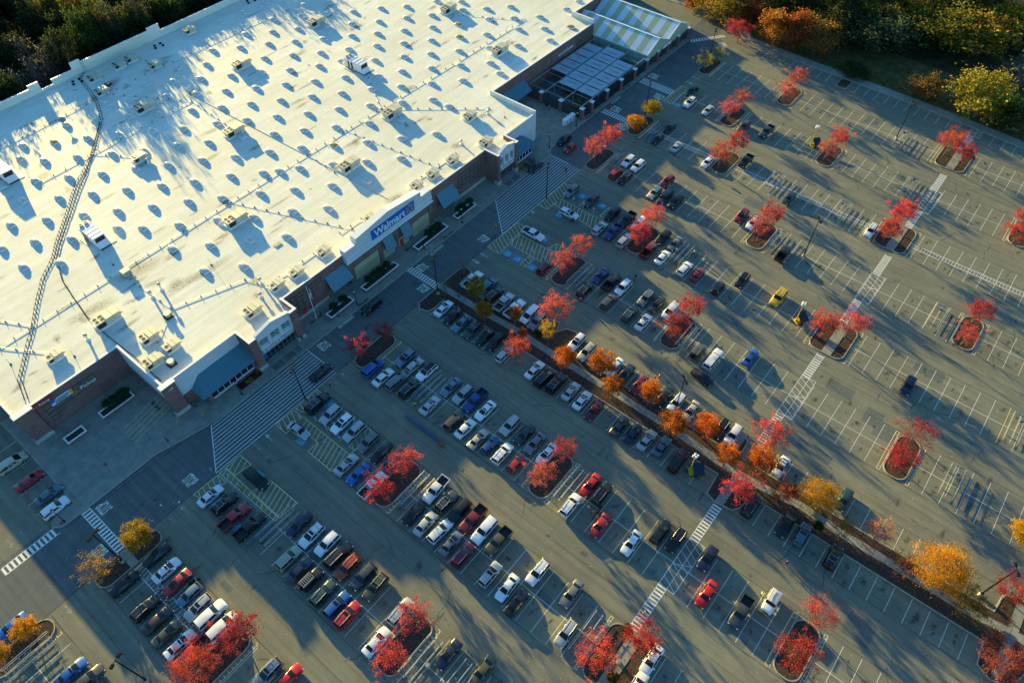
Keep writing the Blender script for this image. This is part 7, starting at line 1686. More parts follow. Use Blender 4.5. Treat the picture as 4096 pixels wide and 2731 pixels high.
def plant(name, lab, cat, grp, x, y, z0, sxy, sz, kind, col, idx=None, rot=None):
    t = thing(name, lab, cat, (x, y, z0), tr.uniform(0, 6.28) if rot is None else rot, grp)
    cm, tm = CR[kind][tr.randrange(len(CR[kind])) if idx is None else idx]
    c = link('crown', cm, t); u = link('trunk', tm, t)
    t.scale = (sxy, sxy, sz); j = [tr.uniform(.85, 1.15) for _ in 'rgb']
    for o in (c, u): o.color = (min(1, col[0]*j[0]), min(1, col[1]*j[1]), min(1, col[2]*j[2]), 1)
    return t
for x, y, z, r, k, lab in TREES:
    kd = TKIND[k]
    if k == 'red' and x > 125 and y < 30 and tr.random() < .6: kd = 'loose'
    if x > 100 and y < 0 or (x < 60 and y < -10): kd = 'sparse' if tr.random() < .5 else 'loose'
    if r > 3.75 and kd in ('dense', 'loose'): kd += '_big'
    c_ = tr.choice([(.52,.08,.075),(.50,.13,.11),(.40,.055,.06),(.50,.09,.07),(.48,.10,.095)]) if k == 'red' else TCOL[k]
    plant('maple_tree', lab, 'tree', 'autumn trees in the car park', x, y, .1, r/3.05, max(.72, z/4.35), kd, c_)
CR['wood'] = [(leafmesh('crown', 5200, 4.0, 6.2, 4.3, 120+i, .24, 95, .62, .45, .3, -.9), woodmesh('trunk', 10, 3.6, 130+i, .2, 9, 2)) for i in range(5)]
CR['woodbare'] = [(leafmesh('crown', 260, 4.0, 6.2, 4.0, 140+i, .2, 40, .7, .4, .4), woodmesh('trunk', 11, 4.2, 150+i, .2, 16, 9, 'twig', .15)) for i in range(2)]
CR['low'] = [(leafmesh('crown', 2600, 3.0, 2.2, 2.4, 160+i, .2, 50, .55, .4, .25, -.8), woodmesh('trunk', 3.4, 2.2, 165+i, .12, 7, 2)) for i in range(2)]
WCOL = dict(orange=(.42,.135,.03), rust=(.32,.10,.035), orangebrown=(.34,.13,.045), yellowgreen=(.25,.215,.032), graygreen=(.11,.11,.06), olive=(.20,.155,.032), darkgreen=(.05,.066,.026), gold=(.38,.27,.034), yellow=(.31,.21,.035), green=(.08,.11,.03), brown=(.24,.16,.05), bare=(.2,.16,.12))
for x, y, h, r, k, lab in WOOD:
    low = h < 5
    kd = 'low' if low else ('woodbare' if k == 'bare' else 'wood')
    plant('wood_tree', lab, 'tree', 'trees beyond the far kerb', x, y, -.05, r/(4.2 if not low else 3.2), h/(10.6 if not low else 4.6), kd, WCOL[k])
# filling of the wood on the right: further trees standing behind those
wr = random.Random(31)
def inwood(x, y, dmin, pts): return all((x-a)**2+(y-b)**2 > dmin*dmin for a, b in pts)
pts = [(w[0], w[1]) for w in WOOD]; right = []
tries = 0
while len(right) < 58 and tries < 5000:
    tries += 1; y = wr.uniform(20, 235); xk = np.interp(min(y, 189), [p[1] for p in KERB_R[::-1]], [p[0] for p in KERB_R[::-1]])
    x = xk+wr.uniform(16 if y < 95 else 9, 75)
    if y < 60 and x < xk+30: continue
    if inwood(x, y, 6.6, pts): pts.append((x, y)); right.append((x, y))
right.sort(key=lambda p: (round(p[1]/24), p[0]))
SP = [('darkgreen','dark green'),('olive','olive'),('yellowgreen','yellow-green'),('gold','golden'),('graygreen','grey-green'),('rust','rusty'),('darkgreen','dark green')]
for x, y in right:
    k, nm_ = SP[wr.randrange(len(SP))]; h = wr.uniform(10.5, 15.5)
    plant('wood_tree', f'tall {nm_} tree standing deep in the dense wood beyond the right kerb', 'tree', f'{nm_} trees deep in the right wood', x, y, -.05, wr.uniform(.95, 1.45), h/10.6, 'wood', WCOL[k])
# the wood behind the store; the trees near the wall throw the ragged shadow on the roof
back = []
for i, x in enumerate(np.arange(8, 190, 5.2)):
    xs_ = x+wr.uniform(-1.5, 1.5); yb = 226+wr.uniform(0, 4)
    tip = np.interp(xs_-12, [-10, 20, 40, 50, 58, 64, 70, 78, 84, 92, 100, 112, 122, 132, 140, 150, 190], [196, 198, 200, 194, 178, 166, 172, 184, 182, 202, 207, 206, 197, 183, 188, 206, 210])
    h = 8+(yb-tip)/5.85*wr.uniform(.84, 1.04)
    back.append((xs_, yb, h))
for i in range(420):
    x, y = wr.uniform(-12, 150), wr.uniform(234, 305)
    if len(back) < 150 and inwood(x, y, 4.7, [(b[0], b[1]) for b in back]): back.append((x, y, wr.uniform(11.5, 15.5)))
for x in np.arange(0, 190, 6): back.append((x+wr.uniform(-2, 2), wr.uniform(312, 322), wr.uniform(20, 25)))  # tall row out of view, added to shade the wood in front
for x, y, h in back:
    near_bare = x < 72 and y < 262 and wr.random() < .30
    k, nm_ = ('bare', 'bare grey') if near_bare else wr.choice(SP[:2]+SP[4:5]+SP[:1]*6)
    plant('wood_tree', f'{nm_} tree in the shaded wood right behind the store', 'tree', f'{nm_} trees in the wood behind the store', x, y, -.05, wr.uniform(.85, 1.2)*(1.0 if y > 233 else .8), h/10.6, 'woodbare' if near_bare else 'wood', WCOL[k])
# undergrowth
ug = MB(); 
def scatter_leaf(name, pts_, size, mat, col, lab):
    n = len(pts_); p = np.array(pts_); a = rng.normal(size=(n,3)); a /= np.linalg.norm(a,axis=1)[:,None]; b = np.cross(a, rng.normal(size=(n,3))); b /= np.linalg.norm(b,axis=1)[:,None]; s = rng.uniform(.5,1.4,n)[:,None]*size
    V_ = np.stack([p+a*s,p+b*s*.7,p-a*s,p-b*s*.7],1).reshape(-1,3)
    me = bpy.data.meshes.new(name); me.from_pydata(V_.tolist(), [], [tuple(range(4*i,4*i+4)) for i in range(n)])
    at = me.color_attributes.new('tint','FLOAT_COLOR','POINT'); t_ = np.repeat(rng.uniform(.5,1.5,n),4); at.data.foreach_set('color', np.stack([t_,t_*np.repeat(rng.uniform(.8,1.2,n),4),t_,np.ones(4*n)],1).ravel())
    me.materials.append(M['leaf']); o = link(name, me); o.color = (*col, 1); return tag(o, lab, 'undergrowth', kind='stuff')
U = []
while len(U) < 14000:
    y = wr.uniform(-10, 235); xk = np.interp(min(y, 189), [p[1] for p in KERB_R[::-1]], [p[0] for p in KERB_R[::-1]]); x = xk+(4.2+abs(wr.gauss(0, 1))*3 if wr.random() < .35 else wr.uniform(14, 80)); U.append((x, y, abs(wr.gauss(0, .5))))
scatter_leaf('undergrowth', U, .22, None, (.10,.085,.03), 'brown and green undergrowth and weeds along the verge and under the wood')
U = [(wr.uniform(-15, 195), wr.uniform(219, 305), abs(wr.gauss(0, .6))) for _ in range(9000)]
scatter_leaf('undergrowth', U, .28, None, (.07,.06,.025), 'dark undergrowth on the floor of the wood behind the store')

# shrubs in planters and beds
def bush(x, y, z, r, h, col, lab, grp='evergreen shrubs by the store front', n=1800):
    k = ('bush', round(r, 1))
    if k not in CR: CR[k] = [(leafmesh('foliage', n, r, h*.5, h*.55, 300+len(CR), .10, 40, .2*r+.05, .3, .3, -.8), None)]
    t = thing('shrub', lab, 'shrub', (x, y, z), wr.uniform(0, 6), grp); c = link('foliage', CR[k][0][0], t); c.color = (*col, 1)
    s = MB()
    for i in range(4): s.tube((0,0,0), (wr.uniform(-.4,.4)*r, wr.uniform(-.4,.4)*r, h*.6), .04, .015, 5)
    s.build('stem', M['bark'], t); return t
def planter(x0, x1, y0, y1, lab, shrubs, desc):
    t = thing('planter', lab, 'planter', ((x0+x1)/2, (y0+y1)/2, .13), 0, 'white rimmed brick planters')
    m = MB(); a, b, c, d = x0, x1, y0, y1; w = .22
    for q in ((a, b, c, c+w), (a, b, d-w, d), (a, a+w, c+w, d-w), (b-w, b, c+w, d-w)): m.box(*q, .13, .75)
    W(m.build('brick_box', M['brick'], t)); m = MB()
    for q in ((a-.05, b+.05, c-.05, c+w+.05), (a-.05, b+.05, d-w-.05, d+.05), (a-.05, a+w+.05, c+w+.05, d-w-.05), (b-w-.05, b+.05, c+w+.05, d-w-.05)): m.box(*q, .75, .86)
    W(m.build('white_rim', M['white'], t)); m = MB(); m.sheet([(a+w,c+w),(b-w,c+w),(b-w,d-w),(a+w,d-w)], .66); W(m.build('soil', M['mulch'], t))
    for i, f in enumerate(shrubs):
        bush(x0+(x1-x0)*f, (y0+y1)/2+.15, 1.15, 1.0, 1.9, (.03,.095,.034), f'dark evergreen shrub, {ORD[i]} from left in {desc}' if i < 4 else f'dark evergreen shrub at the right of {desc}')
planter(53.7, 60.6, 95.9, 97.8, 'short planter by the grocery end with two shrub clumps', (.28, .7), 'the planter by the flagpole')
planter(64.2, 74.8, 95.9, 97.8, 'long planter below the left tan panel, packed with shrubs', (.2, .38, .56, .74), 'the planter below the left tan panel')
planter(81.3, 92, 95.9, 97.8, 'long planter below the right tan panel with bare soil at its left', (.45, .62, .76), 'the planter below the right tan panel')
planter(95.5, 102.5, 95.9, 97.7, 'short planter below the right awning with two shrub clumps', (.25, .45, .78), 'the planter below the right awning')
planter(7.6, 14.6, 111.5, 113.5, 'long planter in front of the pickup wall with a shrub hedge', (.34, .52, .7, .86), 'the planter by the pickup wall')
planter(.1, 4.0, 111.4, 113.4, 'short empty planter on the pickup plaza', (), '')
fl = thing('flower_bed', 'dark red and yellow flower bed beside the grocery canopy windows', 'flower bed', (32, 96.9, .13)); m = MB()
for i in range(900):
    x, y = wr.uniform(-2.6,2.6), wr.uniform(-.8,.8); s = wr.uniform(.06,.13); z = wr.uniform(.15,.5); ye = (abs(x+.3) < .8 and y < .3) or (x > 1.9 and y > 0)
    m.add([(x-s,y,z),(x,y-s,z+.04),(x+s,y,z),(x,y+s,z-.04)],[(0,1,2,3)], 1 if ye and wr.random()<.6 else (0 if wr.random()<.7 else 2))
m.build('flowers', [M['flower_r'], M['flower'], GREEN], fl); m = MB(); m.box(-2.7,2.7,-.9,.9,0,.14); m.build('soil', M['mulch'], fl)
for x, y, c, lab in ((121.3,96.6,'flower','stand of yellow flowers beside the right entrance pier'),(123.6,96.2,'white','round heap of pale potted flowers left of the porch corner'),(126.0,96.4,'white','round heap of pale potted flowers right of the other one')):
    t = thing('flower_stand', lab, 'flowers', (x, y, .13)); m = MB()
    for i in range(420):
        a, q = wr.uniform(0,6.3), wr.uniform(0,1)**.5*.95; z = .9*(1-q*q*.7)+wr.uniform(0,.2); s = wr.uniform(.06,.13); x_, y_ = q*math.cos(a), q*math.sin(a)
        m.add([(x_-s,y_,z),(x_,y_-s,z+.05),(x_+s,y_,z),(x_,y_+s,z-.05)],[(0,1,2,3)], 0 if wr.random()<(.75 if c=='flower' else .35) else 1)
    m.build('blossoms', [M[c], GREEN], t); m = MB(); m.tube((0,0,0),(0,0,.5),.5,.7,12); m.build('pot', M['terracotta'], t)
for x, y, lab in ((78.6,57.4,'low green shrub in the path bed'),(75.2,-8,'dark shrub on the path bed by the lower right car'),(79.1,-1.5,'green shrub at the foot of the yellow tree'),(78.4,-34,'small round green shrub near the right picture edge'),(38.9,8.4,'yellowish shrub on the island near the bottom edge'),(31.5,6.2,'small shrub on the island mulch near the bottom edge')): bush(x, y, .1, .8, 1.0, (.05,.085,.02), lab, 'small shrubs on mulch')
# ------------------------------------------------------------------ street furniture and equipment
def lightpole(x, y, lab, a=0, heads=2, base=True):
    t = thing('light_pole', lab, 'light pole', (x, y, 0), a, 'tall car park light poles')
    m = MB(); m.tube((0,0,0),(0,0,.95),.36,.34,14); m.build('concrete_base', M['tan'], t)
    m = MB(); m.tube((0,0,.95),(0,0,11.6),.13,.085,10); m.box(-.22,.22,-.22,.22,.95,1.0); m.build('pole', M['black'], t)
    for i in range(heads):
        s = 1 if i == 0 else -1; m = MB(); m.box(min(s*.1,s*.5),max(s*.1,s*.5),-.05,.05,11.45,11.55); m.frustum((min(s*.45,s*1.2),max(s*.45,s*1.2),-.28,.28),(min(s*.5,s*1.1),max(s*.5,s*1.1),-.2,.2),11.38,11.62); h = m.build('lamp_head', M['black'], t)
        m = MB(); m.box(min(s*.55,s*1.1),max(s*.55,s*1.1),-.2,.2,11.34,11.38); m.build('lens', M['lamp'], h)
    return t
for x, y, lab, a in ((-6.3,82.7,'tall black light pole on the left island by the pedestrian paving',.3),(35.8,83.6,'tall black light pole at the edge of the grocery crossing',.5),(74.3,83.0,'tall black light pole at the store end of the tree-lined path',.4),(115.3,83.3,'tall black light pole on yellow stripes below the right entrance crossing',.6),(162,83.4,'tall black light pole between the two yellow trees by the garden centre',.5),(198.3,83.2,'tall black light pole between pale yellow trees near the far corner',.4),(80.4,24.4,'tall black light pole in the bed of the tree-lined path',.9),(138.0,23.5,'tall black light pole among white bay lines right of the black pickup',.7),(197.2,23.5,'tall black light pole with long shadow in the empty bays at upper right',.6),(81.2,-34.2,'tall black light pole in the path bed beside the biggest yellow tree',.5),(14.7,29.8,'light pole base and pole on the bottom island between red trees',.4),(34.2,6.8,'light pole with round base by the bottom cart corral',.4),(-14.6,62.6,'black light pole at the bottom left beside the blue car',.4),(53.8,37.6,'light pole stub base under a red tree in the first row left of path',.4)):
    if 'stub' in lab or 'base' in lab:
        t = thing('pole_footing', lab.replace('light pole base and pole','round tan light pole footing').replace('light pole with round base','round tan light pole footing').replace('light pole stub base','round tan light pole footing'), 'pole footing', (x, y, .0)); m = MB(); m.tube((0,0,0),(0,0,1.0),.38,.36,14); m.build('concrete_base', M['tan'], t); m = MB(); m.tube((0,0,1.0),(0,0,1.05),.28,.28,14); m.build('cap_plate', M['galv'], t)
    else: lightpole(x, y, lab, a)
def lamppost(x, y, lab):
    t = thing('lamp_post', lab, 'lamp post', (x, y, .13), 0, 'small lamp posts along the pavement'); m = MB(); m.tube((0,0,0),(0,0,.5),.2,.1,10); m.tube((0,0,.5),(0,0,4.0),.07,.055,8); m.build('post', M['black'], t)
    m = MB(); m.tube((0,0,4.0),(0,0,4.12),.16,.2,10); m.tube((0,0,4.6),(0,0,4.72),.24,.05,10); m.build('lamp_cap', M['black'], t); m = MB(); m.tube((0,0,4.12),(0,0,4.6),.17,.24,10); m.build('lamp_globe', M['lamp'], t)
for x, y, lab in ((28.7,95.2,'small black lamp post by the grocery flower bed'),(60.4,95.0,'small black lamp post beside the black minivan at the kerb'),(95.7,94.7,'small black lamp post beside the right shrub planter'),(133.7,96.3,'small lamp post on the concrete plaza corner'),(146.4,96.3,'small black lamp post by the white gas cages'),(208.6,96.0,'small black lamp post at the far corner of the greenhouse'),(-8.8,97.6,'black lamp post beside the red hydrant at the left plaza tip')): lamppost(x, y, lab)
fp = thing('flagpole', 'white flagpole with hanging striped flag by the red doors', 'flagpole', (51.8, 98.8, .13)); m = MB(); m.tube((0,0,0),(0,0,10.3),.09,.04,8); m.tube((0,0,10.3),(0,0,10.5),.09,.02,8); m.build('pole', M['coping'], fp)
m = MB(); n = 8
for j in range(9):
    for i in range(n): f = i/(n-1); z = 9.7-j*.38; m.v.append((.06+f*.62, .12*math.sin(f*9+j*.5), z-.5*f*f))
for j in range(8):
    for i in range(n-1): a = j*n+i; m.f.append((a,a+1,a+n+1,a+n)); m.m.append(0)
m.build('flag', M['flag'], fp, 60)
for x, y, lab in ((-9.3,97.6,'red fire hydrant at the left plaza tip'),(2.2,102.2,'red fire hydrant post on the pickup plaza')):
    t = thing('fire_hydrant', lab, 'hydrant', (x, y, .13)); m = MB(); m.tube((0,0,0),(0,0,.55),.15,.14,10); m.tube((0,0,.55),(0,0,.75),.17,.05,10); m.tube((-.25,0,.4),(.25,0,.4),.07,.07,8); m.build('body', M['red_door'], t)
def bollard(x, y, lab, grp='yellow bollards'):
    t = thing('bollard', lab, 'bollard', (x, y, .13), 0, grp); m = MB(); m.tube((0,0,0),(0,0,1.1),.09,.09,10); m.tube((0,0,1.1),(0,0,1.16),.09,.04,10); m.build('post', M['yellow_metal'], t); m = MB(); m.tube((0,0,0),(0,0,.05),.16,.16,10); m.build('base', M['concrete'], t)
for x, y, lab in ((17.0,100.4,'yellow bollard at the foot of the white corner pier'),(20.6,97.0,'yellow bollard at the corner of the grocery crossing kerb'),(47.8,95.0,'yellow bollard right of the grocery entrance doors'),(83.2,95.1,'yellow bollard by the persons at the right planter'),(144.1,98.4,'yellow bollard left of the gas cages'),(145.7,97.9,'second yellow bollard before the gas cages'),(147.3,97.9,'third yellow bollard before the gas cages'),(15.6,103.2,'yellow bollard by the notch stripes')): bollard(x, y, lab)
# wheel stops' signs on yellow posts in the accessible bays
def signpost(x, y, lab, face='blue'):
    t = thing('bay_sign', lab, 'sign', (x, y, 0), 0, 'accessible bay signs on yellow posts'); m = MB(); m.tube((0,0,0),(0,0,1.0),.1,.1,8); m.build('yellow_post', M['yellow_metal'], t); m = MB(); m.tube((0,0,1.0),(0,0,2.1),.03,.03,6); m.build('post', M['galv'], t); m = MB(); m.box(-.025,.025,-.2,.2,1.5,2.1); p = m.build('plate', M['white'], t); m = MB(); m.box(.026,.03,-.14,.14,1.75,2.05); m.box(-.03,-.026,-.14,.14,1.75,2.05); m.build('plate_symbol', M['sign_blue'], p)
k = 0
for row, x, ys in (('third row left of the path', 15.3, (81.4,78.2,75,71.4)), ('second row left of the path', 33.9, (82,78.3,75.2,71.3)), ('first row right of the path', 97.4, (80.2,77,73.6,70.2)), ('second row right of the path', 118.9, (80.4,77.4,74.2,71.2))):
    for i, y in enumerate(ys): signpost(x, y, f'yellow-footed accessible bay sign, {ORD[i]} from the store, {row}')
BOARD = simple('faded_blue_board', (.05, .16, .34), .6)
def corral(x, y, lab, carts=0):
    t = thing('cart_corral', lab, 'cart corral', (x, y, 0), 0, 'tubular cart corrals')
    for yy in (-1.25, 1.25):
        m = MB(); 
        for z in (.45, .95): m.tube((-3.9,yy,z),(3.9,yy,z),.04,.04,6)
        for xx in (-3.9,-1.95,0,1.95,3.9): m.tube((xx,yy,0),(xx,yy,.98),.04,.04,6)
        m.build('rail', M['galv'], t)
    m = MB()
    for z in (.45,.95): m.tube((-3.9,0,z),(3.9,0,z),.045,.045,6)
    for xx in (-3.9,0,3.9): m.tube((xx,0,0),(xx,0,.98),.03,.03,6)
    m.build('middle_rail', M['galv'], t)
    for xx in (3.4, -3.4): m = MB(); m.box(xx-.03,xx+.03,-.75,.75,1.0,1.22); m.build('blue_board', BOARD, t)
    m = MB(); m.tube((.4,0,.95),(.4,0,2.6),.03,.03,6); p = m.build('sign_post', M['galv'], t); m = MB(); m.tube((.36,0,2.6),(.44,0,2.6),.34,.34,14); m.build('round_sign', BOARD, p)
    return t
def cartmesh():
    m = MB()
    m.tube((-.25,-.22,.1),(.4,-.2,.12),.02,.02,4); m.tube((-.25,.22,.1),(.4,.2,.12),.02,.02,4)
    for (a, b) in (((-.35,-.28),(-.35,.28)),((.5,-.2),(.5,.2))): m.tube((a[0],a[1],.95 if a[0]<0 else .9),(b[0],b[1],.95 if a[0]<0 else .9),.022,.022,4); m.tube((a[0]*.8,a[1],.45),(b[0]*.8,b[1],.45),.015,.015,4)
    for sd in (-1,1):
        m.tube((-.35,.28*sd,.95),(.5,.2*sd,.9),.02,.02,4); m.tube((-.28,.25*sd,.45),(.42,.18*sd,.5),.015,.015,4); m.tube((-.3,.25*sd,.1),(-.35,.28*sd,.95),.018,.018,4); m.tube((.42,.18*sd,.5),(.5,.2*sd,.9),.015,.015,4)
        for q in (.2,.4,.6,.8): m.tube((-.35+.85*q,(.28-.08*q)*sd,.95-.05*q),(-.28+.7*q,(.25-.07*q)*sd,.45+.05*q),.01,.01,3)
    for q in (.2,.4,.6,.8): m.tube((-.28+.7*q,-.23,.46),(-.28+.7*q,.23,.46),.01,.01,3)
    return m.mesh('basket', [M['cart']])
cart_me = cartmesh(); wm = MB()
for xx, yy in ((-.25,-.22),(-.25,.22),(.4,-.2),(.4,.2)): wm.tube((xx,yy-.02,.06),(xx,yy+.02,.06),.06,.06,8)
cartwheel = wm.mesh('wheels', [M['rubber']]); hm = MB(); hm.tube((-.42,-.28,1.0),(-.42,.28,1.0),.03,.03,6); handle_me = hm.mesh('handle', [M['sign_blue']])
def cart(x, y, a, lab, grp):
    t = thing('shopping_cart', lab, 'shopping cart', (x, y, .01), a, grp); link('basket', cart_me, t); link('wheels', cartwheel, t); link('handle', handle_me, t)
for x, y, n, lab in ((98.9,60.8,9,'cart corral with carts near the red trees, first row right of the path'),(120.3,46.4,7,'cart corral by the two walkers, second row right of the path'),(98.9,31.9,4,'cart corral below the red tree by the olive jeep'),(53.8,66.5,5,'cart corral between the white SUV and blue-grey sedan, first row left of path'),(35.4,52.6,3,'cart corral above the white pickup by the red trees'),(14.9,66.9,5,'cart corral between yellow stripes and navy sedan'),(14.9,31.6,6,'cart corral at the bottom left below the red trees'),(99.4,-23.6,0,'empty cart corral beyond the lower right red island'),(138,-7.6,0,'empty cart corral left of an island at the right'),(178.6,12.9,0,'empty cart corral near the white crossing at upper right'),(138.2,31,3,'cart corral by the black pickup and red tree, third row right of path'),(197,22.2,0,'empty cart corral beside the tall pole at upper right'),(158.4,41.6,0,'cart corral on the ladder walkway above the dark green sedan'),(158.2,23.4,0,'cart corral on the ladder walkway below the dark green sedan'),(54.2,30.8,0,'empty cart corral left of the white SUV below red trees'),(-24.4,80.2,7,'cart corral at the left picture border by yellow trees'),(118.7,-29.4,0,'cart corral at the right picture edge'),(34.6,12.8,0,'cart corral beside the bottom island left of the red tree'),(15.4,24.5,2,'cart corral at the bottom edge by the dark sedan'),(178.4,79.6,5,'cart corral on yellow stripes below the garden crossings'),(157.6,76.8,6,'cart corral below the yellow tree island near the garden centre'),(141.0,78.6,5,'cart corral by the two white cars near the far entrance')):
    corral(x, y, lab)
    for i in range(n):
        cart(x-2.6+i*.48, y+(-.6 if i % 2 else .6), 0, 'blue shopping cart nested in the '+' '.join(lab.split()[lab.split().index('corral'):][:9]), 'carts nested in the '+lab)
for i in range(24): cart(45.9, 65.2-i*.37, R(-90), 'blue cart nested in the long train of carts being pushed along the aisle', 'long train of nested carts in the aisle')
pu = thing('cart_pusher', 'small dark red cart pushing machine at the end of the cart train', 'machine', (45.7, 55.6, 0), R(90)); m = MB(); m.frustum((-.55,.55,-.4,.4),(-.5,.35,-.36,.36),.15,.75); m.build('body', M['terracotta'], pu); m = MB(); m.tube((-.5,-.3,.7),(-.6,-.3,1.1),.03); m.tube((-.5,.3,.7),(-.6,.3,1.1),.03); m.tube((-.6,-.3,1.1),(-.6,.3,1.1),.03); m.build('handle', M['black'], pu); m = MB(); [m.tube((xx,-.42,.15),(xx,.42,.15),.15,.15,10) for xx in (-.35,.35)]; m.build('wheels', M['rubber'], pu)
def tower(x, y, rz, lab):
    t = thing('camera_trailer', lab, 'camera trailer', (x, y, 0), rz, 'yellow solar camera trailers'); m = MB(); m.box(-1.3,1.3,-.75,.75,.5,.66); m.tube((1.3,0,.58),(2.5,0,.5),.06,.06,6); m.box(-1.0,-.1,-.5,.5,.66,1.2); m.build('frame', M['yellow_metal'], t)
    for sx, sy in ((-1.2,-1.3),(-1.2,1.3),(1.2,-1.3),(1.2,1.3)): m = MB(); m.tube((sx,sy*.5,.55),(sx,sy,.5),.04,.04,6); m.tube((sx,sy,.0),(sx,sy,.75),.04,.04,6); m.box(sx-.15,sx+.15,sy-.15,sy+.15,0,.05); m.build('outrigger', M['yellow_metal'], t)
    for sy in (-.85,.85): m = MB(); m.tube((0,sy-.1,.33),(0,sy+.1,.33),.33,.33,14); m.build('wheel', M['rubber'], t)
    m = MB(); m.add([(-.6,-1.15,1.15),(1.5,-1.15,1.15),(1.5,1.0,2.15),(-.6,1.0,2.15),(-.6,-1.15,1.08),(1.5,-1.15,1.08),(1.5,1.0,2.08),(-.6,1.0,2.08)],[(0,1,2,3),(7,6,5,4),(0,4,5,1),(1,5,6,2),(2,6,7,3),(3,7,4,0)]); m.build('solar_panel', M['solar'], t)
    m = MB(); m.tube((-1.1,0,.6),(-1.1,0,3.2),.12,.12,8); m.tube((-1.1,0,3.2),(-1.1,0,6.4),.08,.07,8); ms = m.build('mast', M['yellow_metal'], t)
    m = MB(); m.box(-1.5,-.7,-.06,.06,6.35,6.47)
    for a, b in ((-1.5,.0),(-.7,.0),(-1.1,.35),(-1.1,-.35)): m.box(a-.16,a+.16,b-.12,b+.12,6.2,6.75)
    m.build('camera_head', M['white'], ms)
tower(71.2, 14.4, R(-50), 'yellow solar camera trailer at the lower end of the path bed'); tower(118.2, 15.4, R(-30), 'yellow solar camera trailer below the yellow SUV'); tower(179.9, 39.8, R(-40), 'yellow solar camera trailer in the empty lot at upper right')
for x, y, a, lab in ((217.6,-.5,R(-70),'weathered split-rail fence piece right of the yellow bush'),(221.0,6.5,R(-80),'weathered split-rail fence piece left of the other near the yellow bush')):
    t = thing('rail_fence', lab, 'fence', (x+3.6, y, 0), a, 'split rail fence pieces'); m = MB()
    for xx in (-1.6,0,1.6): m.box(xx-.09,xx+.09,-.09,.09,0,1.25)
    m.build('posts', M['wood'], t); m = MB()
    for z in (.5,.95): m.box(-1.7,1.7,-.05,.05,z-.08,z+.08)
    m.build('rails', M['wood'], t)
sl = thing('kerb_sign', 'small white sign on a post on the red tree island, upper middle', 'sign', (151.4, 54.6, .1)); m = MB(); m.tube((0,0,0),(0,0,1.0),.03); m.build('post', M['galv'], sl); m = MB(); m.box(-.3,.3,-.02,.02,.9,1.4); m.build('plate', M['white'], sl)
ys_ = thing('crossing_sign', 'yellow pedestrian sign on a post at the right entrance crossing', 'sign', (98.7, 86.2, 0)); m = MB(); m.tube((0,0,0),(0,0,2.4),.035); m.build('post', M['galv'], ys_); m = MB(); m.box(-.02,.02,-.32,.32,1.7,2.4); m.build('plate', M['yellow_metal'], ys_); m = MB(); m.box(-.03,.03,-.22,.22,.9,1.35); m.build('lower_plate', M['red_door'], ys_)
for x, y, lab in ((17.0,87.5,'stop sign post at the left end of the grocery crossing'),(14.0,84.4,'small white sign post at the corner of the yellow hatching'),(4.0,86.9,'pale bag dropped on the drive left of the grocery crossing'),(6.5,84.8,'small white scrap on the drive left of the crossing')):
    if 'sign' in lab: t = thing('stop_sign' if 'stop' in lab else 'small_sign', lab, 'sign', (x, y, 0)); m = MB(); m.tube((0,0,0),(0,0,2.2),.035); m.build('post', M['galv'], t); m = MB(); m.tube((-.02,0,2.2),(.02,0,2.2),.34,.34,8); m.build('plate', M['red_door'] if 'stop' in lab else M['white'], t)
    else:
        t = thing('litter', lab, 'litter', (x, y, .01)); m = MB(); o = 9; m.v += [(0,0,.15)]+[(.2*math.cos(i*.7)*(1+.3*math.sin(i*3)), .18*math.sin(i*.7), .02+.05*(i%2)) for i in range(o)]
        for i in range(o): m.f.append((0,1+i,1+(i+1)%o)); m.m.append(0)
        m.build('crumpled_sheet', M['white'], t)
for x, y, lab in ((52.3,24.2,'two wheeled motorcycle parked beside the red sedan, lower middle'),(53.9,24.0,'second motorcycle parked beside the dark one, lower middle'),(-.5,70.0,'motorcycle parked between red sedan and blue-grey hatchback')):
    t = thing('motorcycle', lab, 'motorcycle', (x, y, 0), wr.uniform(-.4, .4)); 
    for xx in (-.7,.7): m = MB(); m.tube((xx,-.06,.32),(xx,.06,.32),.32,.32,14); m.build('wheel', M['rubber'], t)
    m = MB(); m.frustum((-.5,.45,-.16,.16),(-.4,.35,-.2,.2),.35,.8); m.tube((.7,0,.32),(.45,0,1.0),.05); m.build('body', M['trim_black'], t); m = MB(); m.tube((.42,-.38,1.02),(.42,.38,1.02),.025); m.build('handlebar', M['galv'], t); m = MB(); m.box(-.75,.05,-.15,.15,.78,.88); m.build('seat', M['rubber'], t)

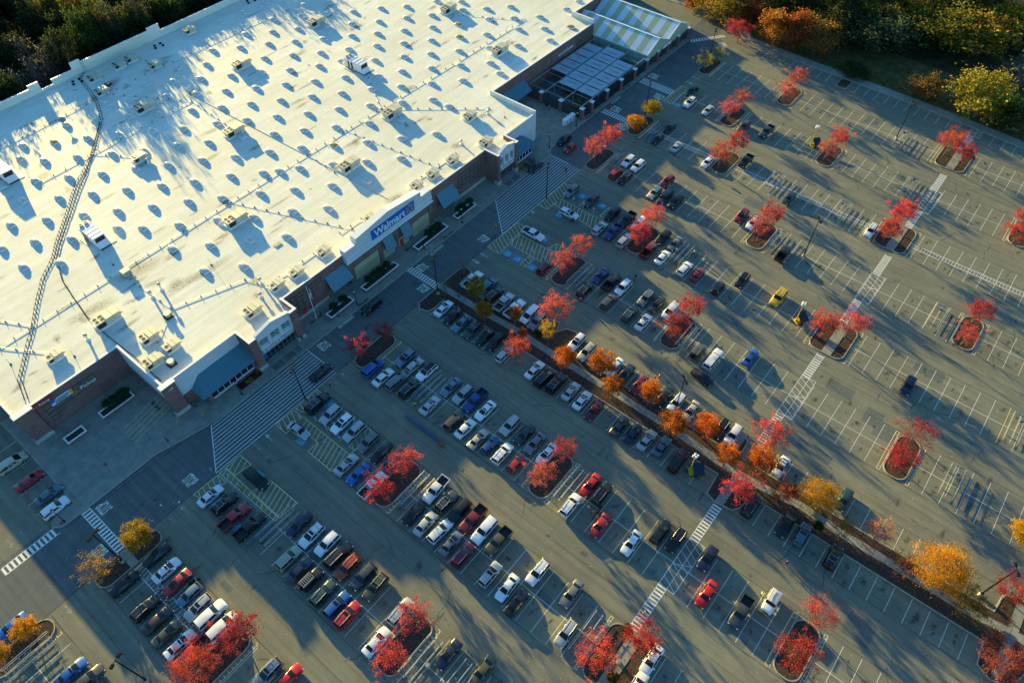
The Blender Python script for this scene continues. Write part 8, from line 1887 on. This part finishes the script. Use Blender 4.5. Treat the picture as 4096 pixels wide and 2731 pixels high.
# ------------------------------------------------------------------ people
def skinned(name, pts, edges, rad, mat, parent, sub=1):
    me = bpy.data.meshes.new(name); me.from_pydata(pts, edges, []); o = bpy.data.objects.new(name, me); COL.objects.link(o)
    mod = o.modifiers.new('s', 'SKIN'); mod.use_smooth_shade = True
    for i, v in enumerate(me.skin_vertices[0].data): v.radius = rad[i] if isinstance(rad[i], tuple) else (rad[i], rad[i]); v.use_root = (i == 0)
    if sub: o.modifiers.new('u', 'SUBSURF').levels = sub; o.modifiers['u'].render_levels = sub
    dg = bpy.context.evaluated_depsgraph_get(); nm_ = bpy.data.meshes.new_from_object(o.evaluated_get(dg)); bpy.data.objects.remove(o)
    nm_.materials.clear(); nm_.materials.append(mat); r = link(name, nm_, parent); return r
def person_proto(stride, armf):
    t = bpy.data.objects.new('person', None); COL.objects.link(t)
    s = stride; P = [(0,0,.95)]; E_ = []; Rr = [.13]
    def add(p, r, par): P.append(p); Rr.append(r); E_.append((par, len(P)-1)); return len(P)-1
    ch = add((.01,0,1.2), .14, 0); sh = add((.02,0,1.40), .13, ch); nk = add((.03,0,1.5), .055, sh); hd = add((.05,0,1.60), .085, nk); tp = add((.04,0,1.70), .08, hd); nose = add((.14,0,1.60), .018, hd)
    for sd in (1,-1):
        hp = add((0,.09*sd,.90), .10, 0); kn = add((.10+s*.5*sd,.1*sd,.5), .07, hp); an = add((-.02+s*sd*1.0,.1*sd,.09), .045, kn); add((.16+s*sd*1.0,.11*sd,.04), .04, an)
        so_ = add((0,.2*sd,1.40), .065, sh); el = add((-.04-s*.4*sd+armf*.2,.25*sd,1.13), .05, so_); wr_ = add((.06-s*.7*sd+armf*.42,.22*sd,.90+armf*.14), .034, el); pm = add((.09-s*.7*sd+armf*.48,.22*sd,.83+armf*.14), .032, wr_)
        for q in range(4): f = add((.10-s*.7*sd+armf*.5+.012*q,(.20+.016*q)*sd,.76-.006*(q%2)+armf*.14), .010, pm); add((.115-s*.7*sd+armf*.51+.012*q,(.20+.016*q)*sd,.72+armf*.13), .009, f)
        th = add((.14-s*.7*sd+armf*.5,.19*sd,.81+armf*.14), .011, wr_)
    b = skinned('body', P, E_, Rr, M['skin'], t)
    # jacket and trousers follow the body
    jp = [(0,0,.92),(.01,0,1.2),(.02,0,1.42)]; je = [(0,1),(1,2)]; jr = [.165,.175,.15]
    for sd in (1,-1):
        jp.append((0,.2*sd,1.40)); je.append((2,len(jp)-1)); jr.append(.085); jp.append((-.04-s*.4*sd+armf*.2,.25*sd,1.13)); je.append((len(jp)-2,len(jp)-1)); jr.append(.07); jp.append((.05-s*.65*sd+armf*.40,.22*sd,.93+armf*.13)); je.append((len(jp)-2,len(jp)-1)); jr.append(.055)
    skinned('jacket', jp, je, jr, M['cloth'], t)
    tp_ = [(0,0,.93)]; te = []; trr = [.15]
    for sd in (1,-1):
        tp_.append((0,.09*sd,.88)); te.append((0,len(tp_)-1)); trr.append(.125); tp_.append((.10+s*.5*sd,.1*sd,.5)); te.append((len(tp_)-2,len(tp_)-1)); trr.append(.09); tp_.append((-.02+s*sd,.1*sd,.12)); te.append((len(tp_)-2,len(tp_)-1)); trr.append(.07)
    skinned('trousers', tp_, te, trr, M['denim'], t)
    skinned('hair', [(0,0,1.62),(-.01,0,1.70),(.04,0,1.745)], [(0,1),(1,2)], [.085,.10,.085], M['hair'], t)
    return t
PP = [person_proto(.16, 0), person_proto(.02, .1), person_proto(.14, 1.0)]
used_p = set()
for x, y, k, a, col, lab in ((127.9,86.4,0,200,(.03,.03,.03),'person in dark clothes walking on the right entrance crossing'),(112.6,73.6,1,90,(.05,.05,.06),'person in dark clothes standing by the white wagon on stripes'),(113.3,73.2,0,120,(.10,.02,.02),'person in dark red beside the person by the white wagon'),(121.0,44.2,0,160,(.02,.02,.02),'person in black walking beside the cart corral'),(122.0,44.0,0,160,(.5,.5,.5),'person in pale top walking next to a person in black'),(105.6,50.4,0,10,(.25,.22,.18),'person in beige top walking in the aisle by white SUV'),(106.6,50.6,0,10,(.03,.03,.035),'person in dark top beside the person in beige, aisle'),(92.6,56.2,0,200,(.45,.03,.02),'person in red walking in the aisle by a black SUV'),(12.7,97.3,0,10,(.02,.02,.025),'person in black walking alone on the pickup plaza edge'),(41.3,82.5,1,200,(.02,.02,.03),'person in dark coat standing by the end of grocery crossing'),(48.8,65.7,1,30,(.45,.75,.05),'person in yellow-green safety vest by the cart train'),(65.6,-6.6,2,240,(.05,.04,.04),'person pushing a cart across the lower right aisle'),(58.0,-5.8,1,300,(.65,.55,.10),'person in yellow top standing by the white jeep'),(42.8,7.7,2,40,(.55,.7,.02),'person in yellow safety vest on the lower crossing'),(84.8,31.8,0,300,(.03,.03,.03),'person in dark clothes walking beside the dark red sedan'),(85.6,31.2,0,300,(.55,.2,.25),'person in pink top walking beside person in dark clothes'),(175.9,60.9,1,0,(.2,.03,.03),'person in dark red standing behind the charcoal SUV'),(53.2,98.9,1,0,(.02,.02,.02),'person in black standing by the planter near the flagpole'),(55.2,95.2,1,40,(.05,.07,.12),'person in blue leaning by the white planter rim'),(45.9,96.6,1,200,(.02,.02,.03),'person in dark clothes standing right of the grocery doors'),(20.8,99.8,1,300,(.015,.015,.015),'person in black standing at the foot of the brick corner pier'),(-.3,71.0,1,60,(.5,.48,.45),'person in pale top beside the parked motorcycle'),(-5.1,73.2,1,0,(.35,.3,.3),'person in grey top on the left ladder walkway'),(-5.4,70.4,1,30,(.3,.05,.05),'person in dark red near the black SUV, left walkway'),(76.2,78.3,0,180,(.02,.02,.03),'person in dark clothes walking on the tree-lined path'),(82.8,95.4,1,180,(.04,.06,.10),'person in navy standing at the right planter kerb'),(119.9,47.6,1,0,(.6,.5,.45),'person in pale clothes at the cart corral opening')):
    b = PP[k]; t = b if k not in used_p else copy_tree(b); used_p.add(k)
    t.name = 'person'; t.location = (x, y, .135 if y > 94.3 or lab.endswith('path') else .015); t.rotation_euler = (0, 0, R(a)); tag(t, lab, 'person', 'people on foot')
    for ch in t.children: ch.color = (*col, 1)
cart(64.9, -7.6, R(240), 'single cart pushed by a person in the lower right aisle', 'single carts'); cart(43.5, 8.3, R(40), 'single cart pushed by the safety vest worker on the lower crossing', 'single carts'); cart(57.3,-16.7, R(20), 'single silver cart left beside the lower right red tree island', 'single carts')

# ------------------------------------------------------------------ light, sky and camera
SUN_B, SUN_E = R(14.0), R(9.4)
w = bpy.data.worlds.new('World'); scene.world = w; w.use_nodes = True; nt = w.node_tree
bg = nt.nodes['Background']; sky = nt.nodes.new('ShaderNodeTexSky'); sky.sky_type = 'NISHITA'; sky.sun_disc = False
sky.sun_elevation = SUN_E; sky.sun_rotation = SUN_B; sky.altitude = 100; sky.air_density = 1.0; sky.dust_density = .6; sky.ozone_density = 2.5
tm = mix(nt, 1.0, sky.outputs[0], (.56, .96, 1.18), 'MULTIPLY'); nt.links.new(tm, bg.inputs[0]); bg.inputs[1].default_value = .092
sun = bpy.data.lights.new('sun', 'SUN'); sun.energy = 5.0; sun.angle = R(.5); sun.color = (1.0, .78, .25)
so_ = bpy.data.objects.new('sun', sun); COL.objects.link(so_)
d = Vector((-math.sin(SUN_B)*math.cos(SUN_E), -math.cos(SUN_B)*math.cos(SUN_E), -math.sin(SUN_E))); so_.rotation_euler = d.to_track_quat('-Z', 'Y').to_euler()
cam = bpy.data.cameras.new('camera'); cam.sensor_width = 36; cam.lens = CAM[0]/4096*36; cam.clip_start = 1; cam.clip_end = 3000
co = bpy.data.objects.new('camera', cam); COL.objects.link(co)
rt, up, fw = CAM[1], CAM[2], CAM[3]
co.matrix_world = Matrix(((rt[0], up[0], -fw[0], 0), (rt[1], up[1], -fw[1], 0), (rt[2], up[2], -fw[2], 120), (0, 0, 0, 1)))
scene.camera = co
scene.view_settings.view_transform = 'Standard'; scene.view_settings.look = 'None'; scene.view_settings.exposure = 1.72; scene.view_settings.gamma = 1
scene.render.resolution_x = 1024; scene.render.resolution_y = 682
scene.cycles.max_bounces = 5; scene.cycles.diffuse_bounces = 2; scene.cycles.glossy_bounces = 2; scene.cycles.transparent_max_bounces = 12; scene.cycles.transmission_bounces = 2
scene.cycles.use_denoising = True
